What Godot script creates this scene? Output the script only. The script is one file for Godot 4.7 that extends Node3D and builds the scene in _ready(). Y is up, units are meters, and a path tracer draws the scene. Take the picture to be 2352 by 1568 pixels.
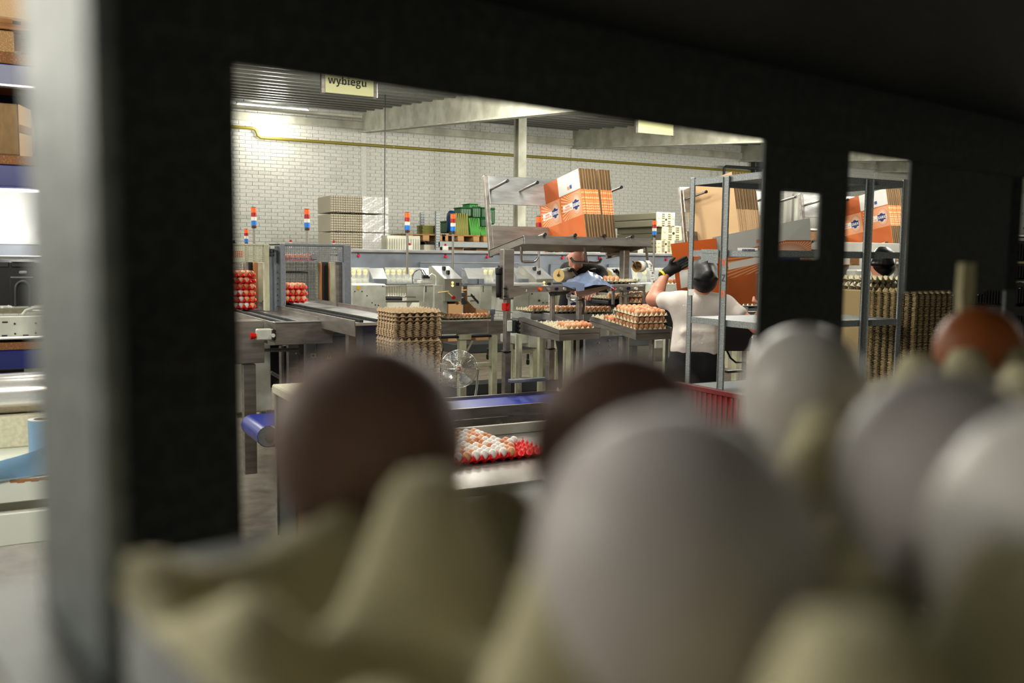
extends Node3D

var M := {}
var rng := RandomNumberGenerator.new()
var egg_mesh: Mesh
var FG := Transform3D(Basis(Vector3.UP, deg_to_rad(10.15)), Vector3(0, 1.66, 0))


func _ready():
	# ---- camera
	var cam := Camera3D.new()
	cam.name = "camera"
	add_child(cam)
	cam.position = Vector3(0, 1.66, 0)
	cam.rotation_degrees = Vector3(-5.19, -28.25, 0.58)
	cam.fov = 40.94
	cam.near = 0.02
	cam.far = 80.0
	var attr := CameraAttributesPhysical.new()
	attr.frustum_focal_length = 32.15
	attr.frustum_focus_distance = 7.5
	attr.exposure_aperture = 5.0
	attr.frustum_near = 0.02
	attr.frustum_far = 80.0
	cam.attributes = attr
	cam.current = true
	# ---- environment: a closed hall, no daylight
	var we := WorldEnvironment.new()
	we.name = "environment"
	var env := Environment.new()
	env.background_mode = Environment.BG_COLOR
	env.background_color = Color(0.0, 0.0, 0.0)
	env.tonemap_mode = Environment.TONE_MAPPER_LINEAR
	env.tonemap_exposure = 1.0
	env.sdfgi_enabled = true
	env.ssao_enabled = true
	env.ssil_enabled = true
	we.environment = env
	add_child(we)
	rng.seed = 11
	make_materials()
	egg_mesh = make_egg()
	build_lamps()
	build_hall()
	build_back_wall_things()
	build_grader()
	build_packers()
	build_denesters()
	build_stations()
	build_middle()
	build_people()
	build_trolley()
	build_right_side()
	build_left_bay()
	build_foreground()


# ------------------------------------------------------------------ geometry
class G:
	var v := PackedVector3Array()
	var n := PackedVector3Array()
	var u := PackedVector2Array()
	var xf := Transform3D()

	func tri(a, b, c):
		a = xf * a
		b = xf * b
		c = xf * c
		var k = (b - a).cross(c - a).normalized()
		v.append_array([a, c, b])
		n.append_array([k, k, k])
		u.append_array([Vector2(), Vector2(), Vector2()])

	func trin(a, b, c, na, nb, nc):
		v.append_array([xf * a, xf * c, xf * b])
		n.append_array([(xf.basis * na).normalized(), (xf.basis * nc).normalized(), (xf.basis * nb).normalized()])
		u.append_array([Vector2(), Vector2(), Vector2()])

	func quad(a, b, c, d):
		tri(a, b, c)
		tri(a, c, d)

	# a bottom left, b bottom right, c top right, d top left, seen from outside
	func quv(a, b, c, d, u0 = Vector2(0, 0), u1 = Vector2(1, 1)):
		var at = u.size()
		tri(a, b, c)
		tri(a, c, d)
		u[at] = Vector2(u0.x, u1.y)
		u[at + 1] = Vector2(u1.x, u0.y)
		u[at + 2] = Vector2(u1.x, u1.y)
		u[at + 3] = Vector2(u0.x, u1.y)
		u[at + 4] = Vector2(u0.x, u0.y)
		u[at + 5] = Vector2(u1.x, u0.y)

	func box(c, s, b = 0.0):
		var h = s * 0.5
		if b <= 0.0:
			var p = []
			for i in 8:
				p.append(c + Vector3(h.x if i & 1 else -h.x, h.y if i & 2 else -h.y, h.z if i & 4 else -h.z))
			quad(p[4], p[5], p[7], p[6])
			quad(p[1], p[0], p[2], p[3])
			quad(p[5], p[1], p[3], p[7])
			quad(p[0], p[4], p[6], p[2])
			quad(p[6], p[7], p[3], p[2])
			quad(p[0], p[1], p[5], p[4])
			return
		b = minf(b, minf(h.x, minf(h.y, h.z)) * 0.9)
		var i3 = h - Vector3(b, b, b)
		for ax in 3:
			var ay = (ax + 1) % 3
			var az = (ax + 2) % 3
			for s1 in [-1.0, 1.0]:
				var q = []
				for k in [[-1, -1], [1, -1], [1, 1], [-1, 1]]:
					var w = Vector3()
					w[ax] = s1 * h[ax]
					w[ay] = k[0] * i3[ay]
					w[az] = k[1] * i3[az]
					q.append(c + w)
				if s1 > 0:
					quad(q[0], q[1], q[2], q[3])
				else:
					quad(q[3], q[2], q[1], q[0])
				for s2 in [-1.0, 1.0]:
					var a1 = Vector3()
					var a2 = Vector3()
					a1[ax] = s1 * h[ax]
					a1[ay] = s2 * i3[ay]
					a2[ax] = s1 * i3[ax]
					a2[ay] = s2 * h[ay]
					var e = Vector3()
					e[az] = i3[az]
					if s1 * s2 > 0:
						quad(c + a1 - e, c + a2 - e, c + a2 + e, c + a1 + e)
					else:
						quad(c + a1 + e, c + a2 + e, c + a2 - e, c + a1 - e)
		for sx in [-1.0, 1.0]:
			for sy in [-1.0, 1.0]:
				for sz in [-1.0, 1.0]:
					var a = c + Vector3(sx * h.x, sy * i3.y, sz * i3.z)
					var d = c + Vector3(sx * i3.x, sy * h.y, sz * i3.z)
					var e2 = c + Vector3(sx * i3.x, sy * i3.y, sz * h.z)
					if sx * sy * sz > 0:
						tri(a, d, e2)
					else:
						tri(a, e2, d)

	# box between two corners
	func bx(lo, hi, b = 0.0):
		box((lo + hi) * 0.5, (hi - lo).abs(), b)

	# a bar from p to q, w wide (sideways) and h high
	func bar(p, q, w, h, b = 0.0, up = Vector3.UP):
		var d = (q - p).normalized()
		if absf(d.dot(up)) > 0.98:
			up = Vector3.BACK if absf(d.z) < 0.9 else Vector3.RIGHT
		var x = up.cross(d).normalized()
		var keep = xf
		xf = xf * Transform3D(Basis(x, d.cross(x), d), (p + q) * 0.5)
		box(Vector3(), Vector3(w, h, p.distance_to(q)), b)
		xf = keep

	func frame_of(d):
		var up = Vector3.UP if absf(d.y) < 0.95 else Vector3.RIGHT
		var x = up.cross(d).normalized()
		return Basis(x, d, x.cross(d))

	func cyl(p, q, r0, r1 = -1.0, seg = 14, caps = true):
		if r1 < 0.0:
			r1 = r0
		var d = (q - p).normalized()
		var B = frame_of(d)
		for i in seg:
			var a = TAU * i / seg
			var b = TAU * (i + 1) / seg
			var ra = B.x * cos(a) + B.z * sin(a)
			var rb = B.x * cos(b) + B.z * sin(b)
			trin(p + ra * r0, q + ra * r1, q + rb * r1, ra, ra, rb)
			trin(p + ra * r0, q + rb * r1, p + rb * r0, ra, rb, rb)
			if caps:
				if r0 > 0.0:
					tri(p, p + ra * r0, p + rb * r0)
				if r1 > 0.0:
					tri(q, q + rb * r1, q + ra * r1)

	# profile of Vector2(radius, height) turned about y
	func lathe(prof, seg = 16, smooth = true):
		var nn = []
		for i in prof.size():
			var t = prof[mini(i + 1, prof.size() - 1)] - prof[maxi(i - 1, 0)]
			nn.append(Vector2(t.y, -t.x).normalized())
		for i in prof.size() - 1:
			for j in seg:
				var a = TAU * j / seg
				var b = TAU * (j + 1) / seg
				var ca = Vector3(cos(a), 0, sin(a))
				var cb = Vector3(cos(b), 0, sin(b))
				var p0 = ca * prof[i].x + Vector3(0, prof[i].y, 0)
				var p1 = cb * prof[i].x + Vector3(0, prof[i].y, 0)
				var p2 = cb * prof[i + 1].x + Vector3(0, prof[i + 1].y, 0)
				var p3 = ca * prof[i + 1].x + Vector3(0, prof[i + 1].y, 0)
				var n0 = ca * nn[i].x + Vector3(0, nn[i].y, 0)
				var n1 = cb * nn[i].x + Vector3(0, nn[i].y, 0)
				var n2 = cb * nn[i + 1].x + Vector3(0, nn[i + 1].y, 0)
				var n3 = ca * nn[i + 1].x + Vector3(0, nn[i + 1].y, 0)
				if smooth:
					if prof[i].x > 1e-6:
						trin(p0, p2, p1, n0, n2, n1)
					if prof[i + 1].x > 1e-6:
						trin(p0, p3, p2, n0, n3, n2)
				else:
					quad(p0, p3, p2, p1)

	func tube(path, r, seg = 8):
		var rings = []
		var B = frame_of((path[1] - path[0]).normalized())
		for i in path.size():
			var d = (path[mini(i + 1, path.size() - 1)] - path[maxi(i - 1, 0)]).normalized()
			var x = (B.x - d * B.x.dot(d)).normalized()
			B = Basis(x, d, x.cross(d))
			var ring = []
			for j in seg:
				var a = TAU * j / seg
				ring.append(B.x * cos(a) + B.z * sin(a))
			rings.append(ring)
		for i in path.size() - 1:
			for j in seg:
				var k = (j + 1) % seg
				var a = rings[i][j]
				var b = rings[i][k]
				var c = rings[i + 1][k]
				var d2 = rings[i + 1][j]
				trin(path[i] + a * r, path[i + 1] + d2 * r, path[i + 1] + c * r, a, d2, c)
				trin(path[i] + a * r, path[i + 1] + c * r, path[i] + b * r, a, c, b)
		for j in seg:
			var k = (j + 1) % seg
			tri(path[0], path[0] + rings[0][j] * r, path[0] + rings[0][k] * r)
			var e = path.size() - 1
			tri(path[e], path[e] + rings[e][k] * r, path[e] + rings[e][j] * r)

	# a flat outline given a thickness
	func slab(pts, off):
		pts = Array(pts)
		var k = Vector3()
		for i in pts.size():
			k += pts[i].cross(pts[(i + 1) % pts.size()])
		if k.dot(off) > 0:
			pts.reverse()
			k = -k
		k = k.normalized()
		var B = frame_of(k)
		var flat = PackedVector2Array()
		for p in pts:
			flat.append(Vector2(p.dot(B.x), p.dot(B.z)))
		var idx = Geometry2D.triangulate_polygon(flat)
		for i in range(0, idx.size(), 3):
			var a = pts[idx[i]]
			var b = pts[idx[i + 1]]
			var c = pts[idx[i + 2]]
			if (b - a).cross(c - a).dot(k) < 0:
				var s = b
				b = c
				c = s
			tri(a, b, c)
			tri(a + off, c + off, b + off)
		for i in pts.size():
			var a = pts[i]
			var b = pts[(i + 1) % pts.size()]
			quad(a, a + off, b + off, b)

	# a closed sheet over a grid of points, t thick
	func sheet(rows, t):
		var R = rows.size()
		var C = rows[0].size()
		var nr = []
		for i in R:
			var line = []
			for j in C:
				var du = rows[i][mini(j + 1, C - 1)] - rows[i][maxi(j - 1, 0)]
				var dv = rows[mini(i + 1, R - 1)][j] - rows[maxi(i - 1, 0)][j]
				line.append(du.cross(dv).normalized())
			nr.append(line)
		for i in R - 1:
			for j in C - 1:
				var P = [rows[i][j], rows[i][j + 1], rows[i + 1][j + 1], rows[i + 1][j]]
				var N = [nr[i][j], nr[i][j + 1], nr[i + 1][j + 1], nr[i + 1][j]]
				trin(P[0], P[1], P[2], N[0], N[1], N[2])
				trin(P[0], P[2], P[3], N[0], N[2], N[3])
				var Q = []
				for k in 4:
					Q.append(P[k] - N[k] * t)
				trin(Q[0], Q[2], Q[1], -N[0], -N[2], -N[1])
				trin(Q[0], Q[3], Q[2], -N[0], -N[3], -N[2])
		for i in R - 1:
			for j in [0, C - 1]:
				var a = rows[i][j]
				var b = rows[i + 1][j]
				quad(a, b, b - nr[i + 1][j] * t, a - nr[i][j] * t)
		for j in C - 1:
			for i in [0, R - 1]:
				var a = rows[i][j]
				var b = rows[i][j + 1]
				quad(a, b, b - nr[i][j + 1] * t, a - nr[i][j] * t)

	func mesh() -> ArrayMesh:
		var arr = []
		arr.resize(Mesh.ARRAY_MAX)
		arr[Mesh.ARRAY_VERTEX] = v
		arr[Mesh.ARRAY_NORMAL] = n
		arr[Mesh.ARRAY_TEX_UV] = u
		var m = ArrayMesh.new()
		m.add_surface_from_arrays(Mesh.PRIMITIVE_TRIANGLES, arr)
		return m


func put(nm: String, g, m: Material, par: Node = self) -> MeshInstance3D:
	var o := MeshInstance3D.new()
	o.name = nm if not (par == self and has_node(nm)) else numbered(nm)
	o.mesh = g.mesh() if g is G else g
	o.material_override = m
	par.add_child(o, true)
	return o


var used := {}


func numbered(nm: String) -> String:
	var k = used.get(nm, 0) + 1
	used[nm] = k
	return "%s_%03d" % [nm, k]


func tag(o, label: String, cat: String, group := ""):
	o.set_meta("label", label)
	o.set_meta("category", cat)
	if group:
		o.set_meta("group", group)
	return o


func thing(nm: String, label: String, cat: String, at := Vector3(), ry := 0.0, group := "") -> Node3D:
	var o := Node3D.new()
	o.name = nm if not has_node(nm) else numbered(nm)
	add_child(o, true)
	o.position = at
	o.rotation.y = ry
	return tag(o, label, cat, group)


func solo(nm: String, g, m: Material, label: String, cat: String, group := "") -> MeshInstance3D:
	return tag(put(nm, g, m), label, cat, group)


func struct(nm: String, g, m: Material, par: Node = self) -> MeshInstance3D:
	var o = put(nm, g, m, par)
	if par == self:
		o.set_meta("kind", "structure")
	return o


func copy_of(src: Node3D, xf: Transform3D, label := "", group := "") -> Node3D:
	var o = src.duplicate()
	o.name = numbered(String(src.name).rstrip("0123456789").trim_suffix("_"))
	add_child(o, true)
	o.transform = xf
	if label:
		o.set_meta("label", label)
	if group:
		o.set_meta("group", group)
	return o


func letters(txt: String, size: float, m: Material, par: Node, xf: Transform3D, nm := "lettering", font := "Droid Sans", bold := 700) -> MeshInstance3D:
	var tm := TextMesh.new()
	var f := SystemFont.new()
	f.font_names = PackedStringArray([font])
	f.font_weight = bold
	tm.font = f
	tm.text = txt
	tm.font_size = 64
	tm.pixel_size = size / 64.0
	tm.depth = 0.0012
	tm.curve_step = 4.0
	var o = put(nm, tm, m, par)
	o.transform = xf
	return o

# ------------------------------------------------------------------ materials
func ntex(sd: int, freq: float, lo: Color, hi: Color, size := 256, kind := FastNoiseLite.TYPE_SIMPLEX_SMOOTH, oct := 4, normal := false) -> NoiseTexture2D:
	var t := NoiseTexture2D.new()
	var f := FastNoiseLite.new()
	f.seed = sd
	f.noise_type = kind
	f.frequency = freq
	f.fractal_octaves = oct
	t.noise = f
	t.width = size
	t.height = size
	t.seamless = true
	if normal:
		t.as_normal_map = true
		t.bump_strength = 3.0
	else:
		var g := Gradient.new()
		g.set_color(0, lo)
		g.set_color(1, hi)
		t.color_ramp = g
	return t


func mat(key: String, c: Color, rough := 0.6, metal := 0.0) -> StandardMaterial3D:
	var m := StandardMaterial3D.new()
	m.resource_name = key
	m.albedo_color = c
	m.roughness = rough
	m.metallic = metal
	M[key] = m
	return m


func tex(m: StandardMaterial3D, t: Texture2D, scale: Vector3, world := false):
	m.albedo_texture = t
	m.uv1_triplanar = true
	m.uv1_world_triplanar = world
	m.uv1_scale = scale
	return m


func bump(m: StandardMaterial3D, t: Texture2D, s := 0.4):
	m.normal_enabled = true
	m.normal_texture = t
	m.normal_scale = s
	m.uv1_triplanar = true
	return m


func glow(m: StandardMaterial3D, c: Color, e: float):
	m.emission_enabled = true
	m.emission = c
	m.emission_energy_multiplier = e
	return m


func make_materials():
	var W = Color.WHITE
	var grain = ntex(3, 0.05, Color(0.86, 0.86, 0.86), W, 256)
	var fine = ntex(9, 0.2, Color(0.9, 0.9, 0.9), W, 256)
	var blotch = ntex(5, 0.012, Color(0.78, 0.77, 0.75), W, 256)
	var spangle = ntex(21, 0.09, Color(0.62, 0.64, 0.65), W, 256, FastNoiseLite.TYPE_CELLULAR, 2)
	var pulp_n = ntex(31, 0.16, W, W, 256, FastNoiseLite.TYPE_SIMPLEX_SMOOTH, 4, true)
	var soft_n = ntex(33, 0.03, W, W, 256, FastNoiseLite.TYPE_SIMPLEX_SMOOTH, 3, true)
	var brushed = ntex(41, 0.02, Color(0.8, 0.79, 0.78), W, 256, FastNoiseLite.TYPE_VALUE, 3)
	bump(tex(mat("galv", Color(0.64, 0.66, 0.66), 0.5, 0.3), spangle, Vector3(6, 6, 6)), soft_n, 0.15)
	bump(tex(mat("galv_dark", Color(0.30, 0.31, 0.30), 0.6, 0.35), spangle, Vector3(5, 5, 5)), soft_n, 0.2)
	tex(mat("steel", Color(0.60, 0.58, 0.56), 0.36, 0.75), brushed, Vector3(1.5, 9, 1.5))
	tex(mat("steel_bright", Color(0.75, 0.76, 0.77), 0.3, 0.6), brushed, Vector3(1.5, 7, 1.5))
	tex(mat("steel_blue", Color(0.50, 0.53, 0.58), 0.42, 0.35), blotch, Vector3(0.8, 0.8, 0.8))
	mat("chrome", Color(0.82, 0.83, 0.84), 0.14, 1.0)
	mat("rod", Color(0.55, 0.53, 0.51), 0.3, 0.85)
	tex(mat("grey_paint", Color(0.45, 0.47, 0.50), 0.45), grain, Vector3(2, 2, 2))
	tex(mat("dark_grey", Color(0.16, 0.17, 0.18), 0.5), grain, Vector3(2, 2, 2))
	tex(mat("white_paint", Color(0.80, 0.81, 0.77), 0.4), blotch, Vector3(1.2, 1.2, 1.2))
	tex(mat("cream_paint", Color(0.72, 0.72, 0.62), 0.5), blotch, Vector3(1.5, 1.5, 1.5))
	tex(mat("beam_paint", Color(0.74, 0.74, 0.68), 0.55), blotch, Vector3(0.7, 0.7, 0.7))
	bump(tex(mat("brick_paint", Color(0.80, 0.80, 0.77), 0.6), grain, Vector3(1.5, 1.5, 1.5), true), soft_n, 0.2)
	tex(mat("brick_paint_worn", Color(0.76, 0.76, 0.72), 0.62), grain, Vector3(1.5, 1.5, 1.5), true)
	mat("mortar", Color(0.76, 0.76, 0.74), 0.9)
	tex(mat("wall_plain", Color(0.72, 0.72, 0.70), 0.7), blotch, Vector3(0.4, 0.4, 0.4))
	tex(mat("deck", Color(0.46, 0.47, 0.45), 0.35, 0.4), grain, Vector3(1, 1, 1))
	bump(tex(mat("concrete", Color(0.42, 0.39, 0.34), 0.5), ntex(61, 0.02, Color(0.62, 0.6, 0.56), W, 512, FastNoiseLite.TYPE_SIMPLEX_SMOOTH, 5), Vector3(0.5, 0.5, 0.5), true), soft_n, 0.15)
	bump(tex(mat("pulp", Color(0.76, 0.72, 0.60), 0.95), fine, Vector3(9, 9, 9)), pulp_n, 0.5).uv1_scale = Vector3(9, 9, 9)
	bump(tex(mat("pulp_near", Color(0.80, 0.77, 0.63), 0.95), grain, Vector3(14, 14, 14)), pulp_n, 0.6)
	bump(tex(mat("pulp_brown", Color(0.72, 0.62, 0.49), 0.95), fine, Vector3(9, 9, 9)), pulp_n, 0.5)
	bump(tex(mat("pulp_tan", Color(0.60, 0.52, 0.36), 0.95), fine, Vector3(9, 9, 9)), pulp_n, 0.5)
	bump(tex(mat("pulp_grey", Color(0.74, 0.71, 0.64), 0.95), fine, Vector3(5, 5, 5)), pulp_n, 0.5)
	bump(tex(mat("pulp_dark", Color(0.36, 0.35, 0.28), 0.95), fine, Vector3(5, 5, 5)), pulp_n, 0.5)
	tex(mat("pulp_cream", Color(0.86, 0.80, 0.66), 0.9), fine, Vector3(5, 5, 5))
	tex(mat("pulp_olive", Color(0.50, 0.50, 0.25), 0.9), grain, Vector3(4, 4, 4))
	tex(mat("pulp_green", Color(0.30, 0.58, 0.25), 0.9), grain, Vector3(4, 4, 4))
	var red = mat("red_plastic", Color(0.86, 0.07, 0.07), 0.35)
	red.backlight_enabled = true
	red.backlight = Color(0.35, 0.02, 0.02)
	mat("crate_red", Color(0.40, 0.02, 0.04), 0.45)
	tex(mat("gunmetal", Color(0.60, 0.60, 0.56), 0.45, 0.3), blotch, Vector3(1, 1, 1))
	mat("green_plastic", Color(0.02, 0.30, 0.12), 0.35)
	mat("green_bright", Color(0.05, 0.45, 0.10), 0.4)
	mat("teal_plastic", Color(0.02, 0.20, 0.38), 0.4)
	var k = 0
	for c in [Color(0.82, 0.55, 0.38), Color(0.86, 0.62, 0.45), Color(0.76, 0.47, 0.30), Color(0.89, 0.68, 0.52)]:
		bump(tex(mat("egg%d" % k, c, 0.42), fine, Vector3(20, 20, 20)), soft_n, 0.06)
		k += 1
	bump(tex(mat("egg_white", Color(0.90, 0.88, 0.86), 0.4), fine, Vector3(20, 20, 20)), soft_n, 0.06)
	bump(tex(mat("egg_mauve", Color(0.55, 0.42, 0.37), 0.55), fine, Vector3(20, 20, 20)), soft_n, 0.06)
	bump(tex(mat("egg_rust", Color(0.72, 0.40, 0.20), 0.5), fine, Vector3(20, 20, 20)), soft_n, 0.06)
	bump(tex(mat("egg_grey", Color(0.80, 0.77, 0.77), 0.5), fine, Vector3(20, 20, 20)), soft_n, 0.06)
	tex(mat("kraft", Color(0.80, 0.66, 0.50), 0.85), fine, Vector3(3, 3, 3))
	tex(mat("kraft_edge", Color(0.44, 0.34, 0.22), 0.9), ntex(71, 0.03, Color(0.6, 0.55, 0.5), W, 256, FastNoiseLite.TYPE_VALUE), Vector3(3, 1, 3))
	tex(mat("kraft_edge_light", Color(0.54, 0.43, 0.29), 0.9), grain, Vector3(3, 1, 3))
	tex(mat("carton_brown", Color(0.56, 0.40, 0.24), 0.8), grain, Vector3(2, 2, 2))
	mat("orange_print", Color(0.86, 0.34, 0.05), 0.55)
	mat("orange_dark", Color(0.66, 0.29, 0.04), 0.55)
	mat("white_print", Color(0.84, 0.84, 0.83), 0.55)
	mat("navy_print", Color(0.04, 0.10, 0.34), 0.5)
	mat("salmon_print", Color(0.86, 0.55, 0.42), 0.55)
	mat("paper", Color(0.88, 0.88, 0.87), 0.7)
	mat("ink", Color(0.08, 0.08, 0.09), 0.7)
	mat("label_cream", Color(0.90, 0.78, 0.52), 0.6)
	mat("tan_core", Color(0.55, 0.44, 0.27), 0.9)
	mat("yellow_pipe", Color(0.46, 0.42, 0.10), 0.4)
	mat("yellow_label", Color(0.85, 0.68, 0.02), 0.5)
	mat("sign_board", Color(0.74, 0.74, 0.56), 0.5)
	mat("black", Color(0.018, 0.018, 0.02), 0.45)
	mat("black_plastic", Color(0.03, 0.032, 0.038), 0.38)
	mat("rubber", Color(0.02, 0.02, 0.02), 0.8)
	mat("blue_belt", Color(0.03, 0.14, 0.55), 0.35)
	mat("blue_paint", Color(0.01, 0.08, 0.36), 0.4)
	mat("navy_bin", Color(0.01, 0.03, 0.14), 0.4)
	mat("orange_lens", Color(0.95, 0.33, 0.02), 0.25)
	mat("red_lens", Color(0.55, 0.01, 0.04), 0.25)
	mat("clear_lens", Color(0.78, 0.76, 0.72), 0.25)
	mat("blue_lens", Color(0.01, 0.40, 0.75), 0.25)
	glow(mat("green_lamp", Color(0.6, 0.8, 0.1), 0.3), Color(0.62, 1.0, 0.15), 2.2)
	glow(mat("warm_lamp", Color(0.95, 0.7, 0.5), 0.3), Color(1.0, 0.75, 0.5), 1.6)
	glow(mat("led", Color(1.0, 0.85, 0.5), 0.3), Color(1.0, 0.85, 0.5), 1.5)
	glow(mat("tube_light", Color(1, 1, 1), 0.3), Color(0.97, 0.98, 1.0), 2.2)
	glow(mat("tube_light_warm", Color(1, 1, 1), 0.3), Color(1.0, 0.97, 0.9), 3.0)
	mat("red_button", Color(0.70, 0.01, 0.03), 0.3)
	mat("magenta_button", Color(0.75, 0.02, 0.14), 0.35)
	mat("orange_button", Color(0.85, 0.30, 0.02), 0.35)
	mat("blue_button", Color(0.02, 0.03, 0.20), 0.35)
	mat("grey_button", Color(0.45, 0.45, 0.45), 0.35)
	tex(mat("pallet_wood", Color(0.66, 0.48, 0.29), 0.8), ntex(81, 0.03, Color(0.7, 0.62, 0.5), W, 256, FastNoiseLite.TYPE_VALUE), Vector3(1.5, 6, 6))
	tex(mat("chipboard", Color(0.60, 0.42, 0.26), 0.85), ntex(83, 0.12, Color(0.6, 0.52, 0.42), W, 256, FastNoiseLite.TYPE_CELLULAR), Vector3(5, 5, 5))
	tex(mat("block_wood", Color(0.78, 0.63, 0.45), 0.85), ntex(85, 0.14, Color(0.6, 0.55, 0.45), W, 256, FastNoiseLite.TYPE_CELLULAR), Vector3(5, 5, 5))
	tex(mat("foam_top", Color(0.84, 0.82, 0.72), 0.8), grain, Vector3(3, 3, 3))
	tex(mat("skin", Color(0.78, 0.52, 0.42), 0.5), fine, Vector3(6, 6, 6)).subsurf_scatter_enabled = true
	tex(mat("skin_pale", Color(0.76, 0.53, 0.46), 0.5), fine, Vector3(6, 6, 6))
	mat("stubble", Color(0.48, 0.38, 0.35), 0.7)
	bump(tex(mat("shirt_white", Color(0.84, 0.80, 0.77), 0.9), fine, Vector3(20, 20, 20)), soft_n, 0.5)
	bump(tex(mat("trousers", Color(0.035, 0.04, 0.05), 0.9), fine, Vector3(20, 20, 20)), soft_n, 0.4)
	bump(tex(mat("navy_cloth", Color(0.014, 0.018, 0.03), 0.9), fine, Vector3(20, 20, 20)), soft_n, 0.4)
	mat("glove", Color(0.02, 0.022, 0.024), 0.8)
	mat("hi_vis", Color(0.85, 0.75, 0.03), 0.6)
	bump(tex(mat("hair_dark", Color(0.020, 0.012, 0.010), 0.55), ntex(91, 0.05, Color(0.5, 0.5, 0.5), W, 256), Vector3(30, 6, 30)), soft_n, 0.5)
	mat("hair_black", Color(0.008, 0.008, 0.011), 0.4)
	var gl = mat("clear_sheet", Color(0.93, 0.95, 0.93, 0.16), 0.08)
	gl.transparency = BaseMaterial3D.TRANSPARENCY_ALPHA
	var fo = mat("wrap_film", Color(0.95, 0.96, 0.97, 0.22), 0.12)
	fo.transparency = BaseMaterial3D.TRANSPARENCY_ALPHA
	var bf = mat("blue_film", Color(0.44, 0.50, 0.62), 0.35)
	bf.backlight_enabled = true
	bf.backlight = Color(0.2, 0.23, 0.29)
	var bt = mat("blue_tape", Color(0.52, 0.68, 0.82), 0.4)
	bt.backlight_enabled = true
	bt.backlight = Color(0.2, 0.26, 0.3)
	mat("foil", Color(0.74, 0.70, 0.66), 0.22, 0.85)
	mat("board_white", Color(0.80, 0.82, 0.82), 0.35)
	mat("desk_white", Color(0.86, 0.88, 0.84), 0.4)
	mat("knob_yellow", Color(0.80, 0.76, 0.55), 0.4)
	mat("wire_grey", Color(0.45, 0.46, 0.47), 0.5)
	mat("sticker", Color(0.86, 0.86, 0.86), 0.6)
	mat("warning", Color(0.80, 0.55, 0.28), 0.5)
	mat("tan_plate", Color(0.62, 0.42, 0.24), 0.7)


func make_egg() -> Mesh:
	var g := G.new()
	var prof = []
	for i in 19:
		var t = PI * i / 18.0
		var y = -cos(t)
		var r = sin(t) * (1.0 + 0.13 * y) * 0.985
		prof.append(Vector2(maxf(r, 0.0) * 0.0222, y * 0.0285))
	g.lathe(prof, 22)
	return g.mesh()


func egg_mat(white_share := 0.0) -> Material:
	if rng.randf() < white_share:
		return M["egg_white"]
	return M["egg%d" % (rng.randi() % 4)]


func add_egg(xf: Transform3D, label: String, group: String, m: Material = null, nm := "egg") -> MeshInstance3D:
	var o := MeshInstance3D.new()
	o.name = numbered(nm)
	o.mesh = egg_mesh
	o.material_override = m if m else egg_mat()
	add_child(o, true)
	var tilt = Basis.from_euler(Vector3(rng.randf_range(-0.1, 0.1), rng.randf() * TAU, rng.randf_range(-0.1, 0.1)))
	o.transform = xf * Transform3D(tilt, Vector3(0, 0.0335, 0))
	return tag(o, label, "egg", group)


# where a point of the hall falls in the photograph (to leave out what it shows nothing of)
func on_photo(p: Vector3) -> Vector2:
	var b = Basis.from_euler(Vector3(deg_to_rad(-5.19), deg_to_rad(-28.25), deg_to_rad(0.58)))
	var q = b.inverse() * (p - Vector3(0, 1.66, 0))
	return Vector2(1176.0 + 2100.0 * q.x / -q.z, 784.0 - 2100.0 * q.y / -q.z)


# moulded tray for eggs: cups in a grid, pegs at the corners of the cups
var tray_cache := {}


func tray_mesh(nx: int, nz: int, p: float, H: float, res := 6, flange := 0.009, sharp := 1.0, edge := 1.0) -> Mesh:
	var key = [nx, nz, p, H, res, flange, sharp, edge]
	if tray_cache.has(key):
		return tray_cache[key]
	var g := G.new()
	var rows = []
	for j in range(-1, nz * res + 2):
		var line = []
		for i in range(-1, nx * res + 2):
			var ci = clampi(i, 0, nx * res)
			var cj = clampi(j, 0, nz * res)
			var fx = float(ci) / res
			var fz = float(cj) / res
			var A = pow((1.0 + cos(TAU * fx)) * 0.5, sharp)
			var B = pow((1.0 + cos(TAU * fz)) * 0.5, sharp)
			var h = 0.62 * A * B + 0.38 * (1.0 - (1.0 - A) * (1.0 - B))
			h = maxf(h - 0.05, 0.0) / 0.95
			if edge < 1.0:
				h = minf(h * 1.18, 1.0)
			var out = minf(minf(fx, nx - fx), minf(fz, nz - fz))
			if out < 0.5 and edge < 1.0:
				h = lerpf(0.42 + (h - 0.42) * edge if h > 0.42 else h, h, smoothstep(0.0, 0.5, out))
			var x = fx * p
			var z = fz * p
			var y = h * H
			if i != ci or j != cj:
				x += flange * (i - ci)
				z += flange * (j - cj)
				y = H * (0.36 + 0.1 * h)
			line.append(Vector3(x, y, z))
		rows.append(line)
	rows.reverse()
	g.sheet(rows, 0.0016)
	tray_cache[key] = g.mesh()
	return tray_cache[key]


func add_tray(nm: String, xf: Transform3D, mesh: Mesh, m: Material, label: String, group := "", cat := "egg tray") -> MeshInstance3D:
	var o := MeshInstance3D.new()
	o.name = numbered(nm)
	o.mesh = mesh
	o.material_override = m
	add_child(o, true)
	o.transform = xf
	return tag(o, label, cat, group)


const NTH := ["first", "second", "third", "fourth", "fifth", "sixth", "seventh", "eighth", "ninth", "tenth", "eleventh", "twelfth", "thirteenth", "fourteenth", "fifteenth", "sixteenth", "seventeenth", "eighteenth", "nineteenth"]
const TENS := ["", "", "twenty", "thirty", "forty", "fifty", "sixty", "seventy", "eighty"]


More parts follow.
